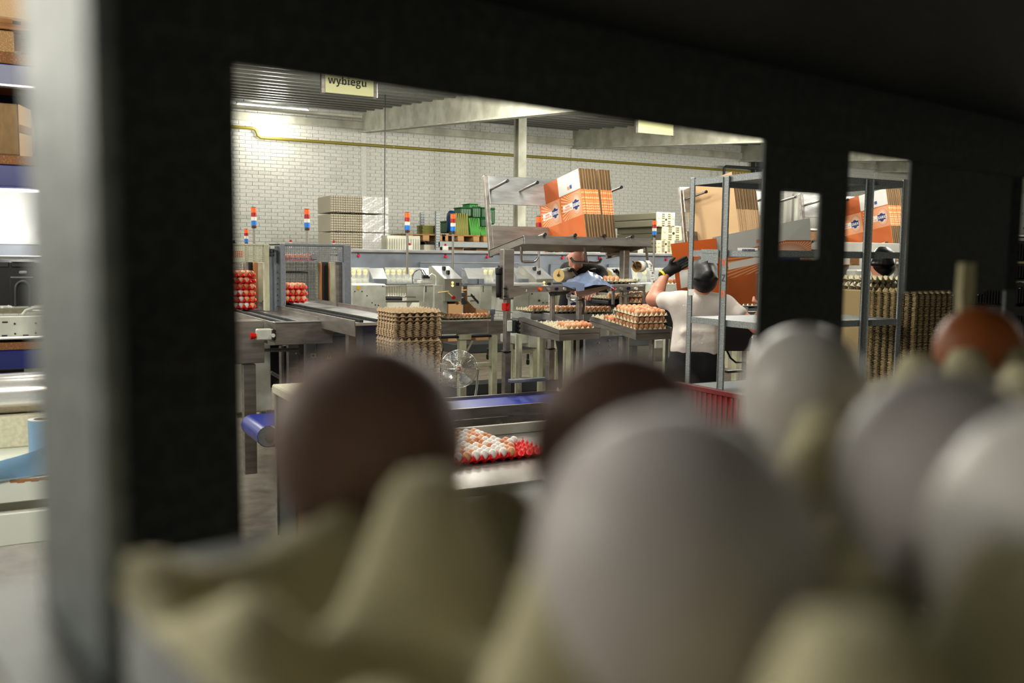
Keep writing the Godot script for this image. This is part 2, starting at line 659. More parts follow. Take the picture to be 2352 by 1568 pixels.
func nth(k: int) -> String:
	# 1 -> first, 24 -> twenty-fourth
	if k < 20:
		return NTH[k - 1]
	if k % 10 == 0:
		return TENS[k / 10].trim_suffix("y") + "ieth"
	return TENS[k / 10] + "-" + NTH[k % 10 - 1]


# eggs in the cups listed as [column, row]; the tray's origin is its far left corner
func fill(xf: Transform3D, p: float, cups: Array, where: String, group: String, white := 0.0, y0 := 0.002, rows := 6):
	for c in cups:
		var m = egg_mat(white)
		var at = xf * Vector3((c[0] + 0.5) * p, 0.05, (c[1] + 0.5) * p)
		var q = on_photo(at)
		if q.x < 518.0 or q.y > 1000.0 and (q.x < 1020.0 or q.x > 1180.0 or q.y > 1118.0):
			continue
		var l = "%s egg %s from left, %s row, %s" % ["white" if m == M["egg_white"] else "brown", nth(c[0] + 1), nth(rows - c[1]), where]
		add_egg(xf * Transform3D(Basis(), Vector3((c[0] + 0.5) * p, y0, (c[1] + 0.5) * p)), l, group, m)

# ------------------------------------------------------------------ the hall
func roof(z: float) -> float:
	return 4.789 - 0.082 * (z + 19.0)


func build_lamps():
	# fluorescent battens under the roof deck, in rows along the hall
	var spots = [[4.52, -18.5, 1.42, 0.3]]
	spots.append([-3.5, -15.5, 1.5, 1.0])
	for z in [-11.6, -8.4, -5.2, -2.0]:
		for x in [-3.5, 0.0, 5.0 if z < -11.0 else 3.5, 8.6 if z < -11.0 else 7.4, 10.2, 14.0, 18.0]:
			if z > -3.0 and x > 1.0:
				continue
			spots.append([x, z, 1.5, 1.75 if z < -11.0 else 1.0])
	var first = true
	for s in spots:
		var y = roof(s[1]) - 0.17
		var o = thing("strip_lamp", "glowing white fluorescent batten under the roof deck by the back wall" if first else "fluorescent batten under the roof deck in the hall", "lamp", Vector3(s[0], y, s[1]), 0.0, "" if first else "fluorescent battens")
		var g := G.new()
		g.box(Vector3(0, 0.05, 0), Vector3(s[2], 0.05, 0.09), 0.01)
		put("housing", g, M["white_paint"], o)
		g = G.new()
		g.bx(Vector3(-s[2] / 2, -0.045, -0.075), Vector3(s[2] / 2, 0.025, 0.075), 0.03)
		put("diffuser", g, M["tube_light"], o)
		for e in [-0.4, 0.4]:
			g = G.new()
			g.cyl(Vector3(e * s[2], 0.06, 0), Vector3(e * s[2], 0.165, 0), 0.008)
			put("hanger", g, M["steel"], o)
		var L := OmniLight3D.new()
		L.name = "lamp_light"
		L.light_size = 0.25
		L.omni_range = 40.0
		L.omni_attenuation = 2.0
		L.light_energy = LAMP_E * s[3]
		L.light_color = Color(1.0, 0.985, 0.93)
		L.shadow_enabled = true
		add_child(L, true)
		L.position = Vector3(s[0], y - 0.36, s[1])
		first = false


const LAMP_E := 4.6


func build_hall():
	var g := G.new()
	g.bx(Vector3(-6, -0.3, -19.4), Vector3(24, 0, 5))
	struct("floor", g, M["concrete"])
	# roof deck: ribs along the hall, falling towards the front
	g = G.new()
	var prof = []
	var z = -19.2
	while z < 4.8:
		for q in [[0.0, 0.0], [0.3, 0.0], [0.345, -0.07], [0.455, -0.07], [0.5, 0.0]]:
			if q[0] < 0.5:
				prof.append(Vector3(0, roof(z + q[0]) + q[1], z + q[0]))
		z += 0.5
	for i in prof.size() - 1:
		var a = prof[i]
		var b = prof[i + 1]
		g.quad(Vector3(-6, a.y, a.z), Vector3(24, a.y, a.z), Vector3(24, b.y, b.z), Vector3(-6, b.y, b.z))
		g.quad(Vector3(-6, b.y + 0.2, b.z), Vector3(24, b.y + 0.2, b.z), Vector3(24, a.y + 0.2, a.z), Vector3(-6, a.y + 0.2, a.z))
	struct("ceiling", g, M["deck"])
	# back wall: mortar bed and painted bricks
	g = G.new()
	g.bx(Vector3(-6, 0, -19.4), Vector3(24, 5.1, -19.006))
	var wall = struct("wall_back", g, M["mortar"])
	for w in [["wall_left", Vector3(-6.3, 0, -19.4), Vector3(-6, 5.1, 5)], ["wall_right", Vector3(24, 0, -19.4), Vector3(24.3, 5.1, 5)], ["wall_front", Vector3(-6.3, 0, 4.7), Vector3(24.3, 5.1, 5)]]:
		g = G.new()
		g.bx(w[1], w[2])
		struct(w[0], g, M["wall_plain"])
	var bm = []
	for k in 3:
		g = G.new()
		g.box(Vector3(0, 0, 0), Vector3(0.243, 0.066, 0.03 + 0.002 * k), 0.004)
		bm.append(g.mesh())
	var spots = []
	for r in 64:
		var y = 0.036 + r * 0.075
		var x = -5.8 + (0.125 if r % 2 else 0.0)
		while x < 23.8:
			spots.append(Vector3(x, y, -19.0))
			x += 0.25
	spots.sort_custom(func(a, b): return brick_rank(a) < brick_rank(b))
	var rest = []
	for i in spots.size():
		if i < 300:
			var o := MeshInstance3D.new()
			o.name = "brick_%03d" % i
			o.mesh = bm[rng.randi() % 3]
			o.material_override = M["brick_paint_worn"] if rng.randf() < 0.16 else M["brick_paint"]
			wall.add_child(o, true)
			o.position = spots[i] + Vector3(0, 0, rng.randf_range(-0.002, 0.002))
		else:
			rest.append(spots[i])
	var mm := MultiMesh.new()
	mm.transform_format = MultiMesh.TRANSFORM_3D
	mm.mesh = bm[0]
	mm.instance_count = rest.size()
	for i in rest.size():
		mm.set_instance_transform(i, Transform3D(Basis(), rest[i] + Vector3(0, 0, rng.randf_range(-0.002, 0.002))))
	var mi := MultiMeshInstance3D.new()
	mi.name = "brick_courses"
	mi.multimesh = mm
	mi.material_override = M["brick_paint"]
	mi.set_meta("kind", "stuff")
	wall.add_child(mi, true)
	# pilasters under the roof beams, and the beams
	var n = 0
	for x in [1.25, 6.55, 11.81, 17.1, 22.3]:
		g = G.new()
		g.bx(Vector3(x - 0.06, 0, -18.99), Vector3(x + 0.06, 4.3, -18.955), 0.004)
		struct("trim_%d" % n, g, M["brick_paint"])
		g = G.new()
		var top0 = roof(-18.98) - 0.005
		var top1 = roof(4.6) - 0.005
		for e in [[-0.09, 0.09, 0.0, -0.025], [-0.012, 0.012, -0.02, -0.47], [-0.09, 0.09, -0.465, -0.49]]:
			g.slab([Vector3(x + e[0], top0 + e[2], -18.98), Vector3(x + e[0], top1 + e[2], 4.6), Vector3(x + e[0], top1 + e[3], 4.6), Vector3(x + e[0], top0 + e[3], -18.98)], Vector3(e[1] - e[0], 0, 0))
		var b = struct("trim_beam_%d" % n, g, M["beam_paint"])
		n += 1
	# lintel band along the top of the wall between the pilasters
	g = G.new()
	g.bx(Vector3(-6, 4.36, -18.98), Vector3(24, 4.52, -18.93), 0.01)
	struct("trim_band", g, M["beam_paint"])
	# slim column in front of the wall
	g = G.new()
	var cx = 8.9528
	g.bx(Vector3(cx - 0.09, 0, -16.5), Vector3(cx + 0.09, roof(-16.4), -16.48))
	g.bx(Vector3(cx - 0.09, 0, -16.32), Vector3(cx + 0.09, roof(-16.4), -16.30))
	g.bx(Vector3(cx - 0.01, 0, -16.48), Vector3(cx + 0.01, roof(-16.4), -16.32))
	struct("trim_column", g, M["beam_paint"])


func brick_rank(p: Vector3) -> float:
	# nearest bricks of the stretch of wall that shows
	if p.x < 3.75 or p.y < 1.95 or p.y > 4.3:
		return 1000.0 + p.x
	return p.x


func build_back_wall_things():
	# yellow gas pipe
	var g := G.new()
	var z = -18.9
	var path = [Vector3(-5.9, 4.2034, z), Vector3(1.0, 4.2034, z), Vector3(3.902,4.2034,-18.9), Vector3(4.1836,4.2074,-18.9), Vector3(4.2521,4.1868,-18.9), Vector3(4.2858,4.129,-18.9), Vector3(4.3022,4.0699,-18.9), Vector3(4.3623,4.031,-18.9), Vector3(4.4754,4.0303,-18.9), Vector3(7.1617,4.0328,-18.9), Vector3(10.3816,4.0341,-18.9), Vector3(13.8009,4.0382,-18.9), Vector3(16.6323,4.0395,-18.9), Vector3(17.9383,4.0395,-18.9)]
	g.tube(path, 0.032, 10)
	var o = thing("gas_pipe", "long yellow gas pipe running along the white brick wall", "pipe")
	put("pipe", g, M["yellow_pipe"], o)
	for x in [4.9, 7.2, 9.5, 11.9, 14.2, 16.2]:
		g = G.new()
		g.bx(Vector3(x - 0.015, 4.02, -18.99), Vector3(x + 0.015, 4.05, -18.87), 0.003)
		put("pipe_bracket", g, M["steel"], o)
	# dark square pipe frame at the right end of the wall
	g = G.new()
	g.tube([Vector3(16.193,3.6122,-18.6), Vector3(16.1901,4.0479,-18.6), Vector3(16.2468,4.0957,-18.6), Vector3(17.2641,4.1067,-18.6), Vector3(18.1172,4.1187,-18.6)], 0.035, 8)
	solo("drain_pipe", g, M["dark_grey"], "dark grey square-bent pipe on the wall at the end of the yellow pipe", "pipe")
	g = G.new()
	g.bx(Vector3(17.3631,3.9827,-18.7), Vector3(18.4014,4.3225,-18.9), 0.02)
	solo("wall_box", g, M["dark_grey"], "dark grey box on the back wall beside the bent pipe", "box")
	# conduit rail hung under the roof
	g = G.new()
	g.bx(Vector3(-5.5, 4.19, -16.5), Vector3(5.6213, 4.24, -16.34), 0.008)
	solo("cable_tray", g, M["beam_paint"], "pale cable duct running under the roof to the first beam", "cable duct")
	# hanging wire
	g = G.new()
	g.tube([Vector3(5.6419,4.6449,-15.2), Vector3(5.6336,3.6119,-15.2), Vector3(5.6264,2.6797,-15.2), Vector3(5.6106,1.5862,-15.2)], 0.009, 6)
	solo("hanging_cable", g, M["dark_grey"], "thin dark cable hanging straight down beside the wrapped tray pallet", "cable")
	# signs
	for s in [[745, 190, 858, 221, -11.2, "wybiegu", 797, 187], [1463, 285, 1545, 307, -14.0, "", 0, 0]]:
		var zs = s[4]
		var bl = px(s[0] + 2, s[1] + 24, zs)
		var br = px(s[2], s[3], zs)
		var w = br.x - bl.x
		var txt = s[5]
		o = thing("hanging_sign", "pale yellow sign board with black underlined word hung from the roof" if txt else "blank pale yellow sign board by the second roof beam", "sign", Vector3((bl.x + br.x) / 2, (bl.y + br.y) / 2, zs))
		g = G.new()
		g.box(Vector3(0, 0.3, 0), Vector3(w, 0.6, 0.02), 0.003)
		put("board", g, M["sign_board"], o)
		for e in [-1, 1]:
			g = G.new()
			g.box(Vector3(e * (w / 2 + 0.025), 0.3, -0.02), Vector3(0.05, 0.62, 0.06), 0.005)
			put("side_frame", g, M["steel"], o)
			g = G.new()
			g.cyl(Vector3(e * w * 0.4, 0.6, 0), Vector3(e * w * 0.4, roof(zs) - (bl.y + br.y) / 2, 0), 0.006, -1, 6)
			put("hanger", g, M["steel"], o)
		if txt:
			letters(txt, 0.125, M["ink"], o, Transform3D(Basis(), px(798, 188, zs) - o.position + Vector3(0, 0.0, 0.011)))
			g = G.new()
			g.box(px(797, 193.5, zs) - o.position + Vector3(0, 0, 0.011), Vector3(0.235, 0.008, 0.002))
			put("underline", g, M["ink"], o)
	# pallet of grey egg trays, wrapped in film
	var za = -15.4
	var L = 4.7262
	var R = 5.7438
	var dep = 0.80
	var p = (R - L) / 24.0
	var cup := G.new()
	cup.lathe([Vector2(p * 0.62, 0), Vector2(p * 0.45, 0.025), Vector2(p * 0.28, 0.05), Vector2(0.0, 0.056)], 8)
	var lay = 0
	for yy in [[1.6859, 2.084], [2.0915, 2.3983], [2.4207, 2.7115]]:
		o = thing("tray_block", "%s layer of grey pulp egg trays in the film-wrapped pallet stack" % ["lowest visible", "middle", "topmost"][lay], "egg tray stack", Vector3(L, yy[0], za), 0.0, "layers of grey egg trays")
		var h = yy[1] - yy[0] - 0.008
		g = G.new()
		for c in 4:
			g.bx(Vector3(c * 6 * p + 0.004, 0, -dep), Vector3((c + 1) * 6 * p - 0.004, h, -0.03), 0.008)
		put("tray_edge", g, M["pulp_grey"], o)
		for c in 4:
			g = G.new()
			var rows = int(round(h / (p * 1.0)))
			for i in 6:
				for j in rows:
					g.xf = Transform3D(Basis(Vector3.RIGHT, PI / 2), Vector3((c * 6 + i + 0.5) * p, (j + 0.5) * h / rows, -0.032))
					add_cup(g, cup)
			put("front_tray", g, M["pulp_grey"], o)
		for c in 4:
			g = G.new()
			g.bx(Vector3((c * 6 + 2.2) * p, -0.012, -0.02), Vector3((c * 6 + 3.8) * p, 0.016, 0.012))
			put("slot", g, M["black"], o)
		# film
		g = G.new()
		var sheet = []
		for i in 9:
			var line = []
			for j in 13:
				var fx = lerpf(L + 13 * p, R + 0.015, j / 12.0) - L
				line.append(Vector3(fx, h * i / 8.0, 0.028 + 0.012 * sin(i * 2.1 + j * 0.6) * sin(j * 1.3 + i)))
			sheet.append(line)
		g.sheet(sheet, 0.001)
		put("wrap_film", g, M["wrap_film"], o)
		lay += 1
	# the pallet and the trays that the grader hides
	g = G.new()
	for i in 3:
		g.bx(Vector3(L + i * 0.55, 0, za - dep), Vector3(L + i * 0.55 + 0.14, 0.1, za), 0.004)
	g.bx(Vector3(L - 0.02, 0.1, za - dep - 0.02), Vector3(R + 0.02, 0.14, za + 0.02), 0.004)
	g.bx(Vector3(L, 0.14, za - dep), Vector3(R, 1.6784, za - 0.02), 0.01)
	solo("tray_pallet", g, M["pulp_grey"], "low base of the film-wrapped pallet of grey egg trays", "pallet")
	# ribbed grey cabinet behind the grader
	o = thing("ribbed_panel", "pale grey ribbed metal panel beside the wrapped tray pallet", "panel", Vector3(5.4503,1.2972,-14.6))
	var w = 6.0504 - o.position.x
	var hh = 2.0255 - o.position.y
	g = G.new()
	g.bx(Vector3(0, -o.position.y, -0.3), Vector3(w, hh, -0.02), 0.005)
	put("casing", g, M["beam_paint"], o)
	for i in 14:
		g = G.new()
		g.bx(Vector3(w * (i + 0.12) / 14.0, -0.3, -0.02), Vector3(w * (i + 0.82) / 14.0, hh - 0.05, 0.0), 0.006)
		put("rib", g, M["beam_paint"], o)
	build_pallet_rack()
	build_cream_stack()


func add_cup(g: G, cup: G):
	for i in cup.v.size():
		g.v.append(g.xf * cup.v[i])
		g.n.append((g.xf.basis * cup.n[i]).normalized())
		g.u.append(Vector2())


# survey of the hall: a direction seen from the tripod, cut with an upright plane of the room or a level
func sight(x: float, y: float) -> Vector3:
	var b = Basis.from_euler(Vector3(deg_to_rad(-5.19), deg_to_rad(-28.25), deg_to_rad(0.58)))
	return b * Vector3((x - 1176.0) / 2100.0, (784.0 - y) / 2100.0, -1.0)


func px(x: float, y: float, z: float) -> Vector3:
	var d = sight(x, y)
	return Vector3(0, 1.66, 0) + d * (z / d.z)


func pxx(x: float, y: float, at_x: float) -> Vector3:
	var d = sight(x, y)
	return Vector3(0, 1.66, 0) + d * (at_x / d.x)


func pxy(x: float, y: float, level: float) -> Vector3:
	var d = sight(x, y)
	return Vector3(0, 1.66, 0) + d * ((level - 1.66) / d.y)


# outline on an upright plane facing the front, given a depth
func plate(g: G, q: Array, z: float, depth: float):
	var pts = []
	for i in range(0, q.size(), 2):
		pts.append(px(q[i], q[i + 1], z))
	g.slab(pts, Vector3(0, 0, -depth))


# outline on an upright plane along the depth of the hall
func side_plate(g: G, q: Array, x: float, thick: float):
	var pts = []
	for i in range(0, q.size(), 2):
		pts.append(pxx(q[i], q[i + 1], x))
	g.slab(pts, Vector3(thick, 0, 0))


func block(g: G, x0: float, y0: float, x1: float, y1: float, z: float, depth: float, b := 0.004):
	var lo = px(x0, y1, z)
	var hi = px(x1, y0, z)
	g.bx(Vector3(lo.x, lo.y, z - depth), Vector3(hi.x, hi.y, z), b)


func piece(nm: String, par: Node, m: String, x0: float, y0: float, x1: float, y1: float, z: float, depth: float, b := 0.004) -> MeshInstance3D:
	var g := G.new()
	block(g, x0, y0, x1, y1, z, depth, b)
	return put(nm, g, M[m], par)


func outline(nm: String, par: Node, m: String, q: Array, z: float, depth: float) -> MeshInstance3D:
	var g := G.new()
	plate(g, q, z, depth)
	return put(nm, g, M[m], par)


func dot(nm: String, par: Node, m: String, x: float, y: float, z: float, r: float, depth := 0.015) -> MeshInstance3D:
	var g := G.new()
	var p = px(x, y, z)
	g.cyl(p - Vector3(0, 0, 0.004), p + Vector3(0, 0, depth), r, -1, 12)
	return put(nm, g, M[m], par)


func pipe(nm: String, par: Node, m: String, pts: Array, r: float, seg := 8) -> MeshInstance3D:
	var g := G.new()
	g.tube(pts, r, seg)
	return put(nm, g, M[m], par)


func build_pallet_rack():
	var z = -16.0
	var o = thing("pallet_rack", "grey steel pallet rack with perforated uprights holding green trays", "rack")
	for s in [[964, 488, -16.9], [999, 485, -16.0]]:
		var b = px(s[0], s[1], s[2])
		var g := G.new()
		g.bx(Vector3(b.x - 0.0, 0, s[2]), Vector3(b.x + 0.085, b.y, s[2] + 0.05), 0.004)
		put("upright", g, M["galv"], o)
		g = G.new()
		for i in 44:
			for e in [0.022, 0.06]:
				g.cyl(Vector3(b.x + e, 0.35 + i * 0.05, s[2] + 0.049), Vector3(b.x + e, 0.35 + i * 0.05, s[2] + 0.0505), 0.011, -1, 6)
		put("hole_row", g, M["black"], o)
	var y0 = 1.9086
	var xL = 6.9677
	var g := G.new()
	g.bx(Vector3(xL, y0 - 0.05, z), Vector3(xL + 2.7, y0 + 0.06, z + 0.05), 0.006)
	put("front_beam", g, M["galv"], o)
	g = G.new()
	g.bx(Vector3(xL, y0 - 0.05, z - 0.9), Vector3(xL + 2.7, y0 + 0.06, z - 0.85), 0.006)
	put("rear_beam", g, M["galv"], o)
	g = G.new()
	g.bar(px(966, 537, -16.9), px(1000, 537, -16.0), 0.03, 0.03)
	g.bar(px(967, 540, -16.85), px(1001, 590, -16.05), 0.03, 0.03)
	put("brace", g, M["galv"], o)
	# pallets on the beams
	var yp = y0 + 0.06
	var k = 0
	for x in [xL - 0.62, xL + 0.10, xL + 0.98]:
		var t = thing("pallet", ["wooden pallet at the left end of the rack under the olive trays", "wooden pallet under the tall olive tray stack", "wooden pallet under the green tray stacks"][k], "pallet", Vector3(x, yp, z), 0.0, "pallets on the rack")
		for e in 3:
			g = G.new()
			g.bx(Vector3(0.0 + e * 0.33, 0.02, -0.78), Vector3(0.13 + e * 0.33, 0.105, 0.0), 0.004)
			put("block", g, M["block_wood"], t)
			g = G.new()
			g.bx(Vector3(0.0 + e * 0.33, 0.0, -0.8), Vector3(0.13 + e * 0.33, 0.02, 0.01), 0.003)
			put("skid", g, M["pallet_wood"], t)
		for e in 5:
			g = G.new()
			g.bx(Vector3(-0.01, 0.105, -0.8 + e * 0.17), Vector3(0.81, 0.13, -0.68 + e * 0.17), 0.003)
			put("deck_board", g, M["pallet_wood"], t)
		k += 1
	yp += 0.13
	# stacks of green trays on the pallets
	var defs = [
		[974, 1000, 517, 538, "pulp_olive", "low olive-green tray stack lying behind the rack upright", 8, true],
		[1004, 1017, 517, 536, "pulp_olive", "small olive tray stack just right of the rack upright", 6, true],
		[1050, 1082, 490, 538, "pulp_olive", "tall leaning stack of olive-green egg trays on the pallet", 7, false],
		[1086, 1109, 501, 538, "pulp_green", "light green egg tray stack beside the dark green crates", 6, false],
		[1110, 1124, 521, 540, "pulp_green", "low light green egg tray stack at the rack frame edge", 4, false],
	]
	for d in defs:
		var lo = px(d[0], d[3], z + 0.0)
		var hi = px(d[1], d[2], z + 0.0)
		var t = thing("tray_stack", d[5], "egg tray stack", Vector3(lo.x, yp, z - 0.08), 0.0, "green tray stacks on the rack")
		var w = hi.x - lo.x
		var h = hi.y - yp
		for i in d[6]:
			g = G.new()
			if d[7]:
				g.bx(Vector3(0.004 * (i % 3), h * i / d[6], -0.3), Vector3(w, h * (i + 0.8) / d[6], 0.0), 0.008)
			else:
				var lean = -0.05
				var a = w * i / d[6]
				var b = w * (i + 0.78) / d[6]
				g.slab([Vector3(a, 0, 0), Vector3(b, 0, 0), Vector3(b + lean * 0.5, h * (0.97 + 0.03 * (i % 2)), 0), Vector3(a + lean, h, 0)], Vector3(0, 0, -0.3))
			put("tray", g, M[d[4]], t)
	var greens = [[1058, 1085, 476, 497], [1085, 1106, 474, 500], [1106, 1124, 476, 500], [1078, 1100, 468, 478], [1118, 1139, 477, 515], [1026, 1046, 507, 535], [1104, 1122, 500, 521]]
	k = 0
	for d in greens:
		var lo = px(d[0], d[3], z - 0.4)
		var hi = px(d[1], d[2], z - 0.4)
		var t = thing("green_crate", "dark green plastic crate %s" % ["on top row behind the olive trays", "in the top row, second along", "in the top row beside the rack frame", "bright green and topmost of all", "hidden partly behind the steel frame", "low down behind the red lamp tower", "under the top row by the light green trays"][k], "crate", Vector3(lo.x, lo.y, z - 0.4), 0.0, "green plastic crates on the rack")
		var w = hi.x - lo.x
		var h = hi.y - lo.y
		g = G.new()
		g.bx(Vector3(0.01, 0, -0.35), Vector3(w - 0.01, h * 0.9, -0.012), 0.02)
		put("body", g, M["green_bright"] if k == 3 else M["green_plastic"], t)
		g = G.new()
		g.bx(Vector3(0, h * 0.86, -0.36), Vector3(w, h, 0.0), 0.02)
		put("rim", g, M["green_bright"] if k == 3 else M["green_plastic"], t)
		for i in 5:
			g = G.new()
			g.bx(Vector3(w * (i + 0.35) / 5.0, h * 0.06, -0.012), Vector3(w * (i + 0.6) / 5.0, h * 0.85, 0.0), 0.005)
			put("rib", g, M["green_plastic"], t)
		k += 1
	g = G.new()
	g.xf = Transform3D(Basis(), px(1037, 507, z - 0.3))
	g.lathe([Vector2(0.0, -0.2), Vector2(0.09, -0.2), Vector2(0.1, 0.05), Vector2(0.09, 0.13), Vector2(0.05, 0.19), Vector2(0.0, 0.2)], 14)
	solo("blue_bag", g, M["teal_plastic"], "rounded dark blue plastic drum lid behind the lamp tower", "drum")
	# cartons on the floor level of the rack, seen over the grader
	k = 0
	for d in [[1030, 1064, 567, 600, "block_wood"], [1094, 1124, 570, 600, "carton_brown"], [974, 999, 562, 600, "pulp_grey"]]:
		var lo = px(d[0], d[3], z - 0.1)
		var hi = px(d[1], d[2], z - 0.1)
		g = G.new()
		g.bx(Vector3(lo.x, 0.0, z - 0.7), Vector3(hi.x, hi.y, z - 0.1), 0.01)
		solo("low_stack", g, M[d[4]], ["pale tray bundle under the rack beam by the white post", "brown carton under the rack beam by the steel frame", "grey tray bundle under the rack behind the brace"][k], "stack")
		k += 1


func build_cream_stack():
	# long stacks of cream cartons at the right of the back wall, ends towards us
	var z = -12.0
	var defs = [
		[1509, 1551, 488, 520, "topmost cream moulded carton bundle seen from its end"],
		[1521, 1573, 519, 552, "wide cream carton bundle just below the topmost one"],
		[1509, 1550, 552, 568, "cream carton bundle behind the orange flap, upper"],
		[1509, 1550, 568, 590, "cream carton bundle behind the orange flap, lower"],
	]
	for d in defs:
		var lo = px(d[0], d[3], z)
		var hi = px(d[1], d[2], z)
		var t = thing("carton_bundle", d[4], "carton bundle", Vector3(lo.x, lo.y, z), 0.0, "cream moulded carton bundles")
		var w = hi.x - lo.x
		var h = hi.y - lo.y - 0.004
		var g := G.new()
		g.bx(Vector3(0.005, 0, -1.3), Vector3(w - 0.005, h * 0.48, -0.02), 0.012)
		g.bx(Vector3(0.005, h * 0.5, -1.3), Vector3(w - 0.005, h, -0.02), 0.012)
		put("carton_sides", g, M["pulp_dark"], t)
		g = G.new()
		g.bx(Vector3(0, 0, -0.03), Vector3(w, h, -0.005), 0.004)
		put("end_face", g, M["pulp_cream"], t)
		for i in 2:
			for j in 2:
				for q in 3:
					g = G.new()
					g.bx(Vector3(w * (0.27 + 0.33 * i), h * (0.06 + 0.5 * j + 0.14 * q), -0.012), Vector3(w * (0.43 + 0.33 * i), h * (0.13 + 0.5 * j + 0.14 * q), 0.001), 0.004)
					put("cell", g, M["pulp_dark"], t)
			for q in 2:
				g = G.new()
				g.bx(Vector3(w * (0.04 + 0.8 * i), h * (0.06 + 0.5 * q), -0.004), Vector3(w * (0.17 + 0.8 * i), h * (0.44 + 0.5 * q), 0.008), 0.006)
				put("flange", g, M["pulp_cream"], t)
		g = G.new()
		g.cyl(Vector3(w * 0.5, h * 0.5, -0.02), Vector3(w * 0.5, h * 0.5, 0.003), w * 0.05, -1, 10)
		put("centre_hole", g, M["black"], t)
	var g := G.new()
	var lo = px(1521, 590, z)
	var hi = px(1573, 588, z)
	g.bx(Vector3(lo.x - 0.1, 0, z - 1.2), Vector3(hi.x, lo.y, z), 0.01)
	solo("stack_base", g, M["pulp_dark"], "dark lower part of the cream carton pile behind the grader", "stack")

# ------------------------------------------------------------------ egg grader and packing lanes
func build_grader():
	var z = -10.5
	var o = thing("egg_grader", "long grey steel egg grader housing crossing the hall, with numbered red buttons", "machine")
	var x0 = px(806, 575, z).x
	var x1 = 14.0
	var top = px(1200, 577, z).y
	var g := G.new()
	g.bx(Vector3(x0, 1.30, z - 0.5), Vector3(x1, top - 0.04, z), 0.006)
	put("housing", g, M["steel_blue"], o)
	g = G.new()
	g.bx(Vector3(x0, top - 0.042, z - 0.5), Vector3(x1, top, z + 0.03), 0.008)
	put("top_rim", g, M["steel_bright"], o)
	g = G.new()
	g.bx(Vector3(px(962, 600, z).x, 1.34, z), Vector3(px(1188, 600, z).x, px(1070, 602, z).y, z + 0.05), 0.006)
	put("front_cover", g, M["steel_blue"], o)
	g = G.new()
	g.bx(Vector3(px(962, 600, z).x, px(1070, 602, z).y - 0.012, z + 0.05), Vector3(px(1188, 600, z).x, px(1070, 602, z).y, z + 0.058), 0.002)
	put("cover_edge", g, M["steel_bright"], o)
	for s in [[1395, 1560], [1262, 1300]]:
		g = G.new()
		g.bx(Vector3(px(s[0], 600, z).x, 1.34, z), Vector3(px(s[1], 600, z).x, px(s[0], 606, z).y, z + 0.04), 0.006)
		put("front_cover", g, M["steel_blue"], o)
	for e in [x0 + 0.4, 6.5, 9.5, 12.5]:
		g = G.new()
		g.bx(Vector3(e, 0, z - 0.4), Vector3(e + 0.1, 1.31, z - 0.3), 0.006)
		put("leg", g, M["cream_paint"], o)
	for b in [[823, 587, "5"], [1023, 589, "6"], [1118.6, 590, "7"], [1291, 592, "9"], [1376, 593, "10"], [1529, 596, "12"]]:
		g = G.new()
		var p = px(b[0], b[1], z)
		g.cyl(p, p + Vector3(0, 0, 0.03), 0.019, 0.016, 10)
		var kb = put("button", g, M["magenta_button"], o)
		letters(b[2], 0.06, M["navy_print"], kb, Transform3D(Basis(), px(b[0], b[1] - 8, z) + Vector3(0, -0.02, 0.002)), "number")
	# little beacons standing on the rim
	var k = 0
	for b in [[668, 0], [767, 0], [940.5, 1], [1023, 1], [1195, 0], [1471, 1]]:
		var zb = z - 0.3
		var p = px(b[0], 575, zb)
		p.y = top
		var t = thing("beacon", "small red-capped beacon %s" % ["above the left mesh guard, nearest the lamp towers", "above the mesh guard's right half", "on a white post beside the ribbed panel", "on a white post in front of the pallet rack", "tiny, seen under the carton rack at left", "on a white post under the cream cartons"][k], "beacon", p, 0.0, "beacons on the grader")
		g = G.new()
		if b[1]:
			g.bx(Vector3(-0.03, 0, -0.03), Vector3(0.03, 0.055, 0.03), 0.004)
		else:
			g.bx(Vector3(-0.012, 0, -0.012), Vector3(0.012, 0.07 if k < 2 else 0.0, 0.012), 0.003)
		if b[1] or k < 2:
			put("post", g, M["white_paint"], t)
		g = G.new()
		var hh = 0.055 if b[1] else (0.07 if k < 2 else 0.0)
		g.cyl(Vector3(0, hh, 0), Vector3(0, hh + 0.03, 0), 0.016, 0.013, 10)
		put("cap", g, M["red_lens"], t)
		k += 1


